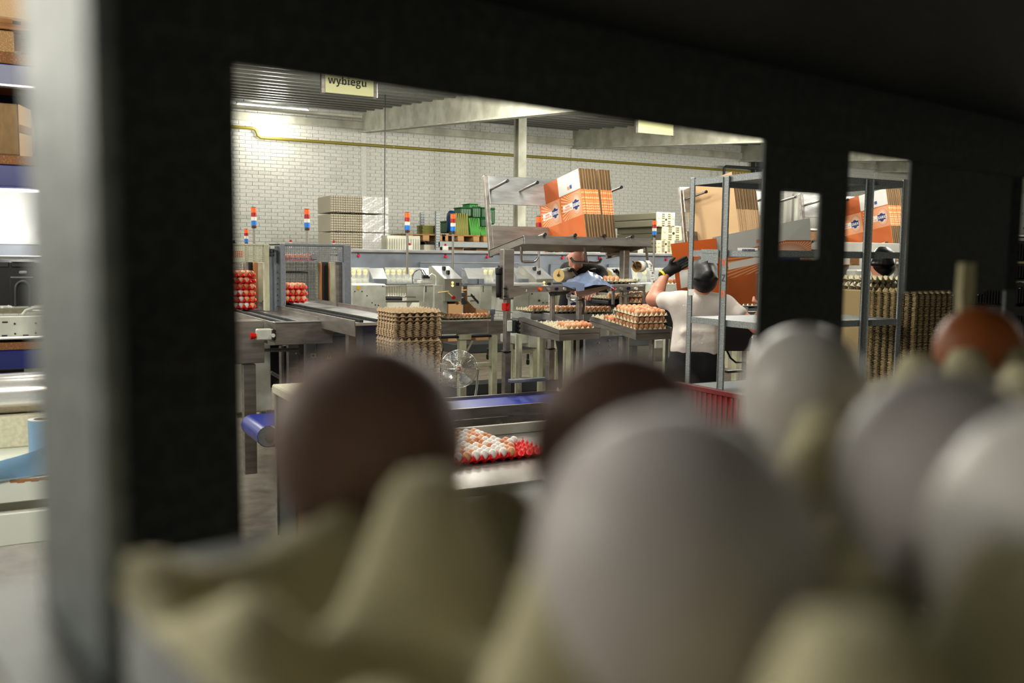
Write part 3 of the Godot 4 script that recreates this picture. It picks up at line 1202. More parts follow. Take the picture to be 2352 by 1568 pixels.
func lamp_tower(x: float, y_top: float, y_bot: float, y_foot: float, z: float, label: String, lit := 0):
	var b = px(x, y_bot, z)
	var h = px(x, y_top, z).y - b.y
	var f = px(x, y_foot, z).y
	var t = thing("lamp_tower", label, "signal lamp", Vector3(b.x, f, z), 0.0, "signal towers")
	var y = b.y - f
	var r = h * 0.128
	var g := G.new()
	g.cyl(Vector3(0, 0, 0), Vector3(0, y, 0), 0.013, -1, 10)
	put("pole", g, M["rod"], t)
	var parts = [["base", "black", 0.0, 0.14, 0.9], ["blue_lens", "blue_lens", 0.14, 0.36, 1.0], ["clear_lens", "clear_lens", 0.36, 0.54, 1.0], ["red_lens", "red_lens", 0.54, 0.74, 1.0], ["orange_lens", "orange_lens", 0.74, 0.97, 1.0], ["cap", "black", 0.97, 1.0, 0.95]]
	if lit == 2:
		parts = [["base", "black", 0.0, 0.06, 0.9], ["red_lens", "red_lens", 0.06, 0.22, 1.0], ["green_lens", "green_lamp", 0.22, 0.38, 1.05], ["orange_lens", "orange_lens", 0.38, 0.82, 1.0], ["top_lens", "red_lens", 0.82, 1.0, 1.0]]
	for s in parts:
		g = G.new()
		g.cyl(Vector3(0, y + h * s[2], 0), Vector3(0, y + h * (s[3] - 0.012), 0), r * s[4], -1, 16)
		var m = M[s[1]]
		if lit == 1 and s[0] == "clear_lens":
			m = M["warm_lamp"]
		put(s[0], g, m, t)
	if lit != 2:
		g = G.new()
		g.bx(Vector3(r * 0.2, y + h * 0.03, r * 0.7), Vector3(r * 0.75, y + h * 0.1, r * 1.0), 0.003)
		put("buzzer", g, M["red_lens"], t)


func hood(nm: String, label: String, panes: Array, plates: Array, knobs: Array, z: float, ends: Array):
	# a sloping clear cover over the transfer cups: [left, right] in photo columns
	var o = thing(nm, label, "machine cover", Vector3(), 0.0, "packer hoods")
	var zt = z - 0.42
	for p in panes:
		var a = px(p[0], 617, zt)
		var b = px(p[1], 617, zt)
		var c = px(p[1], 640, z)
		var xL = px(p[0] + 3, 640, z).x
		var xR = maxf(c.x, xL + 0.02)
		var g := G.new()
		g.slab([Vector3(a.x, a.y, zt), Vector3(b.x, a.y, zt), Vector3(xR, c.y, z), Vector3(xL, c.y, z)], Vector3(0, -0.005, -0.003))
		g.bx(Vector3(xL, c.y - 0.055, z - 0.005), Vector3(xR, c.y, z))
		put("pane", g, M["clear_sheet"], o)
		g = G.new()
		g.bar(Vector3(a.x, a.y + 0.004, zt), Vector3(b.x, a.y + 0.004, zt), 0.02, 0.02)
		put("edge_strip", g, M["white_paint"], o)
	for p in plates:
		var g := G.new()
		var a = px(p[0], 615.5, zt)
		var b = px(p[1], 615.5, zt)
		var c = px(p[2], 640, z)
		var d = px(p[3], 640, z)
		g.slab([Vector3(a.x, a.y, zt), Vector3(b.x, a.y, zt), Vector3(d.x, d.y, z), Vector3(c.x, d.y, z)], Vector3(0, -0.02, -0.01))
		put("metal_panel", g, M["steel_bright"], o)
		g = G.new()
		g.bx(Vector3(c.x, d.y - 0.06, z - 0.02), Vector3(d.x, d.y, z), 0.003)
		put("front_panel", g, M["steel_blue"], o)
	for k in knobs:
		var g := G.new()
		var p = px(k, 627, z - 0.28)
		g.xf = Transform3D(Basis(), p)
		g.lathe([Vector2(0.0, -0.12), Vector2(0.035, -0.12), Vector2(0.03, -0.05), Vector2(0.012, -0.03), Vector2(0.022, -0.01), Vector2(0.026, 0.015), Vector2(0.018, 0.035), Vector2(0.0, 0.04)], 10)
		put("suction_cup", g, M["knob_yellow"], o)
		g = G.new()
		g.xf = Transform3D(Basis(), px(k - 2, 646, z - 0.1))
		g.lathe([Vector2(0.0, -0.035), Vector2(0.035, -0.03), Vector2(0.042, 0.0), Vector2(0.03, 0.03), Vector2(0.0, 0.035)], 10)
		put("egg_cup", g, M["white_paint"], o)
	for e in ends:
		var g := G.new()
		var a = px(e, 616, zt)
		var c = px(e + 8, 640, z)
		g.slab([Vector3(a.x, a.y, zt), Vector3(a.x, c.y, z), Vector3(a.x, c.y - 0.06, z), Vector3(a.x, c.y - 0.06, zt)], Vector3(0.008, 0, 0))
		put("end_plate", g, M["steel_bright"], o)
	var g2 := G.new()
	var l = px(panes[0][0], 651, z)
	var r = px(panes[-1][1] + 6, 651, z)
	g2.bx(Vector3(l.x, l.y - 0.03, z - 0.5), Vector3(maxf(r.x, l.x + 0.1), l.y, z), 0.004)
	put("bed", g2, M["grey_paint"], o)


func wedge(label: String, dx: float, z: float, foot := 692.0):
	# gunmetal control cabinet with a sloping front, its left side showing
	var o = thing("control_cabinet", label, "cabinet", Vector3(), 0.0, "sloping control cabinets")
	var xa = px(1022 + dx, 654, z).x
	var w = px(1060 + dx, 654, z).x - xa
	var top = px(1040 + dx, 613, z).y
	var mid = px(1055 + dx, 641, z).y
	var low = px(1040 + dx, foot, z).y
	var g := G.new()
	var zb = z - 0.42
	g.slab([Vector3(xa, low, z), Vector3(xa, mid, z), Vector3(xa, top, zb + 0.1), Vector3(xa, top, zb), Vector3(xa, low, zb)], Vector3(w, 0, 0))
	put("body", g, M["gunmetal"], o)
	g = G.new()
	g.slab([Vector3(xa - 0.006, mid + 0.004, z + 0.004), Vector3(xa + w + 0.006, mid + 0.004, z + 0.004), Vector3(xa + w + 0.006, top + 0.006, zb + 0.1), Vector3(xa - 0.006, top + 0.006, zb + 0.1)], Vector3(0, -0.01, -0.004))
	put("front_lid", g, M["steel_bright"], o)
	for e in [0.3, 0.62]:
		g = G.new()
		var c = Vector3(xa + w * 0.45, lerpf(top, mid, e), lerpf(zb + 0.1, z, e))
		g.box(c + Vector3(0, 0.02, 0.01), Vector3(0.03, 0.045, 0.05), 0.006)
		put("latch", g, M["black"], o)
	for e in 2:
		g = G.new()
		var c = Vector3(xa + w * 0.45, mid - 0.035 - 0.03 * e, z)
		g.cyl(c, c + Vector3(0, 0, 0.008), 0.012, -1, 10)
		put("indicator_lamp", g, M["led"], o)
	g = G.new()
	g.bx(Vector3(xa + w * 0.65, mid - 0.065, z), Vector3(xa + w * 0.85, mid - 0.035, z + 0.012), 0.003)
	put("switch", g, M["black"], o)
	if foot < 660.0:
		return
	g = G.new()
	g.cyl(Vector3(xa + w * 0.5, low + 0.04, z), Vector3(xa + w * 0.5, low + 0.04, z + 0.02), 0.017, -1, 12)
	put("stop_button", g, M["red_button"], o)
	g = G.new()
	g.bx(Vector3(xa + 0.05, 0, zb + 0.02), Vector3(xa + 0.11, low, zb + 0.1), 0.004)
	put("pedestal", g, M["cream_paint"], o)


func build_packers():
	var zp = -8.6
	lamp_tower(583.5, 475, 524, 700, -8.9, "lamp tower at far left with an orange top, above the left mesh guard")
	lamp_tower(566, 525, 561, 700, -8.2, "slim small lamp tower lit green, just left of the taller one")
	lamp_tower(705.5, 479, 529, 700, -8.9, "lamp tower standing in front of the wrapped tray pallet's left side")
	lamp_tower(935.5, 486.5, 534.5, 652, -9.1, "lamp tower in front of the wall, right of the wrapped tray pallet")
	lamp_tower(1040.5, 490, 537, 652, -9.0, "lamp tower in front of the green tray stacks")
	lamp_tower(1238, 495, 555, 652, -9.0, "lamp tower lit warm white behind the orange cartons", 1)
	lamp_tower(1502.5, 505, 545, 652, -9.0, "lamp tower in front of the cream carton bundles")
	hood("packer_hood", "clear packer hood over cream suction cups, left end beside the steel post", [[806, 848], [884, 968]], [[846, 880, 857, 889], [966, 984, 976, 996]], [812, 825, 839, 890, 903, 917, 931, 945], -8.9, [])
	hood("packer_hood", "clear packer hood right of the first gunmetal control cabinet", [[1107, 1140], [1166, 1182]], [[1066, 1092, 1076, 1096], [1088, 1110, 1097, 1112], [1176, 1208, 1190, 1217]], [1115, 1127, 1172], -8.9, [1060])
	hood("packer_hood", "clear packer hood behind the right steel upright and label roll", [[1395, 1440], [1450, 1570]], [[1560, 1580, 1566, 1588]], [1402, 1460, 1480, 1530], -8.9, [])
	hood("packer_hood", "short clear packer hood left of the second control cabinet", [[1208, 1238]], [[1206, 1210, 1214, 1217]], [1226], -8.95, [])
	wedge("gunmetal control cabinet under the lamp tower by the green trays", 0.0, -8.5)
	wedge("gunmetal control cabinet left of the cream label roll", 210.0, -8.72, 654.5)
	# white lane machines
	var o = thing("lane_machine", "white lane machine with a yellow warning sticker behind the tray pile", "machine")
	piece("cover", o, "white_paint", 809, 652, 887, 716, zp, 0.5, 0.012)
	piece("sticker", o, "yellow_label", 820.5, 656, 826.5, 665, zp + 0.004, 0.004, 0.0)
	for s in [[815, 669], [831.5, 669], [843, 679], [854.5, 695], [862, 700], [869, 701], [879, 657]]:
		dot("screw", o, "dark_grey", s[0], s[1], zp, 0.006, 0.006)
	var g := G.new()
	for i in 17:
		block(g, 887 + i * 2.9, 655, 887 + i * 2.9 + 1.3, 673, zp - 0.02, 0.006, 0)
	for i in 7:
		block(g, 887, 655 + i * 2.75, 935, 655 + i * 2.75 + 1.3, zp - 0.02, 0.006, 0)
	put("mesh_guard", g, M["cream_paint"], o)
	pipe("roller", o, "dark_grey", [px(886, 686, zp - 0.1), px(922, 687, zp - 0.1)], 0.028, 12)
	pipe("rail", o, "rod", [px(883, 680, zp - 0.05), px(955, 682, zp - 0.05)], 0.006)
	pipe("rail", o, "rod", [px(883, 692, zp - 0.05), px(962, 692, zp - 0.05)], 0.01)
	outline("chute_back", o, "white_paint", [935, 653, 978, 653, 972, 693, 950, 690, 935, 712], zp - 0.16, 0.01)
	outline("chute_side", o, "white_paint", [976, 653, 996, 654, 995, 698, 974, 693], zp, 0.02)
	piece("slot", o, "ink", 977.5, 656, 979.5, 671, zp + 0.003, 0.003, 0)
	piece("guard_rail", o, "rod", 883, 655.5, 1000, 657.5, zp + 0.02, 0.012, 0.003)
	piece("base", o, "cream_paint", 810, 716, 1000, 735, zp - 0.05, 0.4, 0.006)
	piece("leg", o, "cream_paint", 830, 730, 842, 905, zp - 0.1, 0.08)
	# wires and sensor heads on top of it
	var t = thing("sensor_box", "white sensor box with four black plugs and looping grey cables", "sensor")
	piece("casing", t, "white_paint", 967, 644, 994, 652, zp, 0.12, 0.006)
	for i in 4:
		piece("plug", t, "black", 972 + i * 4.2, 631, 975.2 + i * 4.2, 641, zp - 0.03, 0.03, 0.005)
	piece("bracket", t, "steel_bright", 971, 640, 989, 645, zp - 0.02, 0.05)
	pipe("cable", t, "wire_grey", [px(948, 652, zp), px(947, 638, zp), px(951, 625, zp), px(962, 618, zp), px(972, 620, zp), px(979, 632, zp)], 0.007, 6)
	pipe("cable", t, "wire_grey", [px(975, 632, zp + 0.02), px(966, 619, zp + 0.02), px(955, 620, zp + 0.02), px(946, 633, zp + 0.02), px(949, 641, zp + 0.02)], 0.005, 6)
	pipe("cable", t, "white_print", [px(985, 634, zp), px(992, 629, zp), px(1000, 634, zp), px(1002, 644, zp), px(1001, 655, zp)], 0.009, 6)
	# second lane, with the white housing and the tipping chute
	o = thing("lane_machine", "white lane machine with a tilting chute between the two control cabinets", "machine")
	outline("housing", o, "white_paint", [998, 655, 1020, 655, 1027, 664, 1027, 720, 998, 712], zp + 0.05, 0.4)
	outline("chute_back", o, "white_paint", [1074, 655, 1107, 654, 1106, 712, 1090, 707, 1074, 690], zp - 0.2, 0.01)
	outline("chute_side", o, "white_paint", [1104, 655, 1130, 656, 1128, 714, 1103, 708], zp - 0.02, 0.02)
	piece("slot", o, "ink", 1109.3, 656, 1110.8, 671, zp, 0.003, 0)
	piece("guard_rail", o, "rod", 1022, 655.5, 1130, 657.5, zp + 0.02, 0.012, 0.003)
	pipe("rod", o, "rod", [px(1072, 680, zp - 0.05), px(1090, 680, zp - 0.05)], 0.006)
	pipe("rod", o, "rod", [px(1080, 691, zp - 0.05), px(1098, 690, zp - 0.05)], 0.006)
	outline("lever", o, "dark_grey", [1083, 674, 1100, 693, 1099, 698, 1082, 679], zp, 0.015)
	pipe("hose", o, "label_cream", [px(1006, 672, zp + 0.1), px(1028, 669, zp + 0.1), px(1060, 667, zp + 0.05), px(1072, 666, zp + 0.05)], 0.006, 6)
	pipe("hose", o, "label_cream", [px(1028, 671, zp + 0.1), px(1042, 684, zp + 0.1), px(1056, 696, zp + 0.05)], 0.006, 6)
	outline("foil_spout", o, "chrome", [1059, 673, 1068, 671, 1071, 679, 1062, 682], zp + 0.02, 0.03)
	outline("foil_spout", o, "chrome", [1058, 686, 1066, 683, 1075, 697, 1062, 700], zp + 0.03, 0.03)
	outline("tan_paddle", o, "tan_plate", [1048, 684, 1055, 688, 1055, 697, 1050, 700, 1045, 695], zp, 0.01)
	piece("red_tab", o, "red_button", 1018, 629, 1024, 640, zp - 0.2, 0.02)
	pipe("cable", o, "wire_grey", [px(1000, 636, zp - 0.15), px(1012, 629, zp - 0.15), px(1020, 628, zp - 0.15)], 0.006, 6)
	piece("dark_bed", o, "black", 1028, 690, 1046, 698, zp - 0.1, 0.2)
	# third white machine behind the control bar
	o = thing("lane_machine", "large plain white lane machine behind the steel control bar", "machine")
	piece("cover", o, "white_paint", 1176, 655, 1262, 719, zp, 0.5, 0.012)
	piece("top_strip", o, "white_print", 1176, 649.5, 1250, 654.5, zp + 0.03, 0.06, 0.003)
	piece("seam", o, "grey_paint", 1214.5, 672, 1215.5, 719, zp + 0.002, 0.002, 0)
	piece("hatch", o, "grey_paint", 1215, 707, 1238, 719, zp + 0.003, 0.003, 0)
	for s in [[1238, 690, 0.012], [1247, 695, 0.007], [1256, 695, 0.005], [1221.5, 674.5, 0.007]]:
		dot("screw", o, "dark_grey", s[0], s[1], zp, s[2], 0.01)
	piece("lower_cover", o, "white_paint", 1178, 768, 1218, 790, zp - 0.05, 0.3, 0.008)
	outline("lower_tail", o, "white_paint", [1214, 768, 1252, 775, 1240, 799, 1214, 797], zp - 0.04, 0.3)
	piece("leg", o, "cream_paint", 1175, 790, 1179, 872, zp - 0.1, 0.08)
	piece("leg", o, "cream_paint", 1224, 798, 1236, 868, zp - 0.1, 0.08)
	piece("leg", o, "cream_paint", 1276, 770, 1287, 872, zp - 0.3, 0.08)
	piece("cross_rail", o, "cream_paint", 1178, 799, 1280, 812, zp - 0.12, 0.06)
	# steel-sided egg conveyor box with white legs
	o = thing("egg_conveyor", "steel-sided egg conveyor on cream legs beside the tray pile", "conveyor")
	piece("side_panel", o, "steel", 1009, 736, 1120, 768, zp, 0.012, 0.004)
	piece("side_panel", o, "steel", 1120.5, 735, 1167, 767, zp, 0.012, 0.004)
	var lo = px(1009, 736, zp)
	var hi = px(1167, 735, zp)
	g = G.new()
	g.bx(Vector3(lo.x, lo.y - 0.012, zp - 0.34), Vector3(hi.x, lo.y - 0.002, zp - 0.012), 0.002)
	put("top_plate", g, M["white_paint"], o)
	dot("rivet", o, "dark_grey", 1050, 732, zp, 0.008, 0.004)
	piece("under_tray", o, "black", 1013, 769, 1140, 778, zp - 0.04, 0.28)
	piece("column_head", o, "cream_paint", 1057, 767, 1083, 781, zp - 0.01, 0.1)
	piece("leg", o, "cream_paint", 1057, 781, 1072, 912, zp - 0.02, 0.09)
	piece("leg", o, "cream_paint", 1130, 768, 1143, 912, zp - 0.02, 0.09)
	piece("cross_rail", o, "cream_paint", 1070, 832, 1131, 844, zp - 0.04, 0.06)
	pipe("brace", o, "cream_paint", [px(1085, 782, zp - 0.1), px(1073, 806, zp - 0.1)], 0.012, 6)
	# trays of eggs riding on it
	add_egg(Transform3D(Basis(), px(1003, 722, zp - 0.05) - Vector3(0, 0.03, 0)), "single brown egg poking out behind the brown tray pile at the conveyor", "", M["egg1"])
	var p = 0.046
	var at = px(1030, 721, zp - 0.02)
	for k in 2:
		var T = Transform3D(Basis(), Vector3(at.x + k * 0.27, lo.y, zp - 0.32))
		add_tray("egg_tray", T, tray_mesh(6, 6, p, 0.042, 4), M["pulp"], ["grey pulp tray of eggs at the left on the steel-sided conveyor", "grey pulp tray of eggs at the right on the steel-sided conveyor"][k], "trays on the steel-sided conveyor")
		var cups = []
		for c in 6:
			for r in [5, 4]:
				if not (k == 1 and c == 5 and r < 5):
					cups.append([c, r])
		fill(T, p, cups, "in the %s tray on the steel conveyor" % ["left", "right"][k], "eggs on the steel-sided conveyor")
	t = thing("stop_block", "small grey steel stop at the end of the conveyor eggs", "stop")
	piece("plate", t, "steel_blue", 1126, 710, 1138, 722, zp + 0.02, 0.02)
	piece("foot", t, "steel_blue", 1129, 720, 1135, 737, zp + 0.01, 0.02)

# ------------------------------------------------------------------ tray denesters and their conveyors
func lattice(g: G, x0: float, y0: float, x1: float, y1: float, z: float, nx: int, ny: int, share: float):
	var a = px(x0, y1, z)
	var b = px(x1, y0, z)
	var w = (b.x - a.x) / nx
	var h = (b.y - a.y) / ny
	for i in nx + 1:
		g.bx(Vector3(a.x + i * w - w * share / 2, a.y, z - 0.003), Vector3(a.x + i * w + w * share / 2, b.y, z))
	for j in ny + 1:
		g.bx(Vector3(a.x, a.y + j * h - h * share / 2, z - 0.0025), Vector3(b.x, a.y + j * h + h * share / 2, z - 0.0005))


func red_stack(at: Vector3, n: int, where: String, white: float, empties: Array):
	var p = 0.0475
	var mesh = tray_mesh(6, 5, p, 0.05, 5, 0.008, 1.6)
	for k in n:
		var T = Transform3D(Basis(), at + Vector3(0.003 * sin(k * 2.0), k * 0.054, 0))
		add_tray("plastic_tray", T, mesh, M["red_plastic"], "red plastic egg tray, %s of the %s" % [["lowest", "second from the bottom", "third from the bottom", "fourth from the bottom", "fifth from the bottom", "topmost"][k if n > 3 else [0, 1, 5][k]], where], "red egg trays")
		var cups = []
		for c in 6:
			for r in 5:
				if (k == n - 1 or r == 4) and not empties.has([k, c]):
					cups.append([c, r])
		fill(T, p, cups, "in the %s tray of the %s" % [nth(k + 1), where], "eggs in the " + where, white if k < 3 and n > 3 else 0.0, 0.004, 5)


func build_denesters():
	var z = -7.55
	var o = thing("tray_denester", "cream tray denester with a square-hole mesh guard at far left", "machine")
	var g := G.new()
	lattice(g, 516, 562, 608, 600, z, 20, 8, 0.42)
	put("mesh_guard", g, M["cream_paint"], o)
	g = G.new()
	lattice(g, 516, 603, 562, 690, z - 0.75, 14, 22, 0.3)
	put("rear_mesh", g, M["steel"], o)
	piece("post", o, "cream_paint", 609, 561, 618.5, 714, z + 0.02, 0.06)
	piece("top_rail", o, "cream_paint", 516, 560, 610, 563, z + 0.01, 0.03)
	piece("inner_panel", o, "cream_paint", 592, 602, 609, 712, z - 0.8, 0.02)
	piece("lift_column", o, "tan_plate", 585, 602, 593, 712, z - 0.8, 0.05)
	piece("chain_guide", o, "black", 565, 602, 584, 705, z - 0.85, 0.03)
	piece("lift_column", o, "cream_paint", 560, 602, 566, 706, z - 0.8, 0.04)
	piece("motor", o, "dark_grey", 525, 552, 546, 563, z - 0.05, 0.12, 0.02)
	piece("upper_tray", o, "red_plastic", 520, 575, 560, 592, z - 0.3, 0.2, 0.01)
	o = thing("steel_partition", "blue-grey steel partition plates between the two denesters", "partition")
	piece("plate", o, "steel_blue", 618.5, 572, 631, 714, z - 0.04, 0.01)
	piece("plate", o, "grey_paint", 631, 565, 646, 716, z - 0.02, 0.02)
	for s in [[620, 578], [629, 578], [620, 586], [629, 586]]:
		dot("bolt", o, "black", s[0], s[1], z - 0.035, 0.01)
	for i in 7:
		dot("bolt", o, "dark_grey", 637 + (i % 2), 625 + i * 13, z - 0.015, 0.004)
	pipe("handle", o, "black", [px(630, 575, z), px(637, 576, z), px(637, 604, z)], 0.008, 6)
	piece("small_box", o, "white_paint", 620, 563, 631, 572, z, 0.05, 0.006)
	pipe("tie_bar", o, "dark_grey", [px(617, 562, z), px(648, 561, z)], 0.006, 6)
	o = thing("tray_denester", "grey tray denester with a mesh guard above the shorter red tray stack", "machine")
	piece("post", o, "grey_paint", 646, 560, 655.5, 718, z + 0.02, 0.06)
	piece("post", o, "grey_paint", 791, 563, 806.5, 716, z + 0.02, 0.06)
	g = G.new()
	lattice(g, 655, 563, 791, 600, z, 33, 9, 0.4)
	put("mesh_guard", g, M["grey_paint"], o)
	piece("top_rail", o, "grey_paint", 655, 560.5, 791, 564, z + 0.01, 0.03)
	piece("guard_disc_plate", o, "grey_paint", 716, 583, 728, 596, z + 0.012, 0.01, 0.012)
	g = G.new()
	lattice(g, 655, 601, 730, 690, z - 0.72, 22, 26, 0.32)
	put("rear_mesh", g, M["dark_grey"], o)
	piece("lift_column", o, "cream_paint", 730, 600, 738, 712, z - 0.75, 0.06)
	piece("dark_slot", o, "black", 738, 601, 758, 712, z - 0.8, 0.02)
	pipe("lift_chain", o, "tan_plate", [px(736, 603, z - 0.74), px(737, 700, z - 0.74)], 0.012, 6)
	pipe("lift_chain", o, "tan_plate", [px(757, 603, z - 0.74), px(758, 700, z - 0.74)], 0.012, 6)
	piece("lift_column", o, "cream_paint", 760, 601, 770, 712, z - 0.7, 0.06)
	piece("side_panel", o, "steel", 771, 601, 791, 714, z - 0.04, 0.02)
	piece("dark_bar", o, "black", 657, 623, 708, 627, z - 0.7, 0.05)
	# trays waiting behind the guard
	var T = Transform3D(Basis(), Vector3(px(655, 598, -8.05).x, px(655, 598, -8.05).y, -8.3))
	add_tray("plastic_tray", T, tray_mesh(6, 5, 0.0475, 0.05, 5, 0.008, 1.6), M["red_plastic"], "red plastic egg tray held up behind the right mesh guard", "red egg trays")
	var cups = []
	for c in 6:
		for r in [3, 4]:
			cups.append([c, r])
	fill(T, 0.0475, cups, "in the tray behind the right mesh guard", "eggs behind the mesh guard", 0.0, 0.004, 5)
	# conveyors
	var hl = 1.195
	o = thing("tray_conveyor", "steel tray conveyor with a plain end plate, carrying the tall red stack", "conveyor")
	var xl = pxy(632, 742, hl).x
	var xr = pxy(763, 738.5, hl).x
	var ze = pxy(632, 742, hl).z
	var zb = -8.7
	g = G.new()
	g.bx(Vector3(xl, hl - 0.155, ze - 0.012), Vector3(xr, hl + 0.002, ze), 0.004)
	put("end_plate", g, M["steel"], o)
	g = G.new()
	g.bx(Vector3(xl - 0.006, hl, ze - 0.07), Vector3(xr + 0.006, hl + 0.008, ze + 0.006), 0.003)
	put("end_cap", g, M["steel_bright"], o)
	g = G.new()
	g.bx(Vector3(xl, hl - 0.14, zb), Vector3(xl + 0.008, hl + 0.004, ze), 0.002)
	put("side_plate", g, M["steel"], o)
	g = G.new()
	g.bx(Vector3(xr - 0.09, hl - 0.1, zb), Vector3(xr - 0.082, hl + 0.035, ze - 0.06), 0.002)
	put("side_plate", g, M["steel"], o)
	g = G.new()
	g.bx(Vector3(xl + 0.008, hl - 0.02, zb), Vector3(xr - 0.09, hl - 0.008, ze - 0.05))
	put("deck", g, M["steel_bright"], o)
	for cx in [xl + 0.055, xl + 0.165]:
		g = G.new()
		var q = ze - 0.09
		while q > zb + 0.1:
			g.bx(Vector3(cx - 0.011, hl - 0.008, q - 0.02), Vector3(cx + 0.011, hl + 0.008, q), 0.003)
			q -= 0.028
		var c = put("chain", g, M["rubber"], o)
	g = G.new()
	g.bx(Vector3(xl - 0.1, hl - 0.36, -6.9), Vector3(xl + 0.02, hl - 0.02, ze - 0.12), 0.004)
	var lo = px(541, 836, -6.5)
	var hi = px(607, 737, -6.5)
	g = G.new()
	g.bx(Vector3(lo.x - 0.2, lo.y, -6.75), Vector3(hi.x, hi.y, -6.5), 0.005)
	put("drive_box", g, M["steel"], o)
	piece("leg", o, "steel", 563, 836, 588, 1090, -6.52, 0.07)
	# stop button box on its side
	var t = thing("stop_box", "cream emergency stop box with a red mushroom button and a key switch", "switch box")
	piece("casing", t, "white_paint", 591, 755, 626, 782, ze + 0.05, 0.06, 0.008)
	g = G.new()
	var c0 = px(592, 771, ze + 0.03)
	g.cyl(c0, c0 - Vector3(0.03, 0, 0), 0.014, -1, 14)
	put("yellow_collar", g, M["yellow_label"], t)
	g = G.new()
	g.cyl(c0 - Vector3(0.015, 0, 0), c0 - Vector3(0.05, 0, 0), 0.02, 0.024, 16)
	put("stop_button", g, M["red_button"], t)
	piece("key_plate", t, "black", 626, 756, 634, 782, ze + 0.055, 0.05, 0.006)
	dot("key_switch", t, "clear_lens", 627, 770, ze + 0.055, 0.014, 0.01)
	red_stack(Vector3(xl - 0.09 + 0.02, hl + 0.004, -8.16), 6, "tall red stack", 0.45, [[4, 5]])
	var hr = 1.25
	o = thing("tray_conveyor", "long steel tray conveyor running past the shorter red stack to the tray pile", "conveyor")
	var a0 = pxy(690, 711, hr)
	var x0 = a0.x - 0.02
	var x1 = pxy(752, 697, hr).x + 0.03
	var z0 = -8.6
	var z1 = -5.62
	g = G.new()
	g.bx(Vector3(x0, hr - 0.1, z0), Vector3(x0 + 0.008, hr + 0.004, z1), 0.002)
	put("side_plate", g, M["steel"], o)
	g = G.new()
	g.bx(Vector3(x1 - 0.008, hr - 0.1, z0), Vector3(x1, hr + 0.02, z1), 0.002)
	put("side_plate", g, M["steel"], o)
	g = G.new()
	g.bx(Vector3(x0 + 0.008, hr - 0.03, z0), Vector3(x1 - 0.008, hr - 0.012, z1))
	put("deck", g, M["steel_bright"], o)
	for cx in [x0 + 0.06, x0 + 0.17]:
		g = G.new()
		var q = z1 - 0.03
		while q > z0 + 0.1:
			g.bx(Vector3(cx - 0.012, hr - 0.012, q - 0.02), Vector3(cx + 0.012, hr + 0.006, q), 0.003)
			q -= 0.028
		put("chain", g, M["rubber"], o)
	for q in [-5.9, -7.2, -8.4]:
		g = G.new()
		g.bx(Vector3(x0 + 0.03, 0, q), Vector3(x0 + 0.09, hr - 0.03, q + 0.06), 0.004)
		put("leg", g, M["steel"], o)
	red_stack(Vector3(x0 + 0.015, hr + 0.008, -8.03), 3, "shorter red stack", 0.06, [])
	# cabinets and clutter under the conveyors
	o = thing("floor_cabinet", "grey steel cabinet with a triangular warning sign under the conveyor", "cabinet")
	var zc = -6.9
	lo = px(700, 764, zc)
	g = G.new()
	g.bx(Vector3(px(724, 764, zc).x, 0, zc - 0.4), Vector3(px(806, 764, zc).x, px(764, 764, zc).y, zc), 0.006)
	put("body", g, M["steel_blue"], o)
	piece("door", o, "grey_paint", 730, 772, 800, 900, zc + 0.012, 0.012)
	piece("nameplate", o, "white_paint", 714, 811, 726, 822, zc + 0.016, 0.004, 0)
	piece("nameplate_mark", o, "ink", 717.5, 814.5, 722, 818.5, zc + 0.018, 0.003, 0)
	outline("warning_sign", o, "warning", [747, 826, 765, 826, 756, 807], zc + 0.016, 0.003)
	outline("sign_face", o, "label_cream", [750.5, 823.5, 761.5, 823.5, 756, 811], zc + 0.018, 0.003)
	outline("sign_bolt", o, "ink", [756, 813, 757.5, 816, 756, 818, 758, 818, 755, 823, 756, 819.5, 754.5, 819.5], zc + 0.020, 0.003)
	o = thing("floor_cabinet", "second grey steel cabinet just left of the tray pile", "cabinet")
	g = G.new()
	zc = -6.1
	g.bx(Vector3(px(832, 745, zc).x, 0, zc - 0.3), Vector3(px(872, 745, zc).x + 0.1, px(850, 747, zc).y, zc), 0.006)
	put("body", g, M["grey_paint"], o)
	piece("top_cap", o, "steel", 831, 744, 900, 747, zc + 0.01, 0.3, 0.003)
	o = thing("white_cabinet", "white cabinet half hidden behind the conveyor leg at left", "cabinet")
	g = G.new()
	zc = -7.3
	g.bx(Vector3(px(520, 790, zc).x, 0.42, zc - 0.4), Vector3(px(623, 790, zc).x, px(600, 792, zc).y, zc), 0.01)
	put("body", g, M["white_paint"], o)
	piece("lower_panel", o, "cream_paint", 540, 877, 621, 899, zc - 0.02, 0.3, 0.006)
	dot("lock", o, "ink", 615.5, 890.5, zc - 0.018, 0.012)
	for e in [545, 600]:
		piece("foot", o, "cream_paint", e, 898, e + 12, 960, zc - 0.1, 0.06)
	piece("yellow_box", o, "yellow_label", 590, 925, 612, 942, zc - 0.05, 0.1)
	o = thing("drive_frame", "dark machine frame with a diagonal bar behind the white cabinet", "frame")
	piece("post", o, "steel", 646, 795, 653, 900, -7.0, 0.06)
	piece("post", o, "dark_grey", 654, 795, 663, 900, -7.0, 0.05)
	piece("post", o, "steel", 663, 790, 686, 900, -6.9, 0.06)
	piece("back_plate", o, "black", 622, 792, 650, 890, -7.3, 0.02)
	pipe("cross_bar", o, "steel", [px(600, 804, -6.8), px(686, 803, -6.8)], 0.014, 8)
	pipe("diagonal_bar", o, "steel", [px(622, 855, -7.2), px(652, 872, -7.2)], 0.014, 8)
	dot("bar_end", o, "steel", 683, 811, -6.75, 0.014, 0.03)
	# foam-topped table
	o = thing("side_table", "dark table with a thick pale foam top at the left end of the blue belt", "table")
	var ty = 0.905
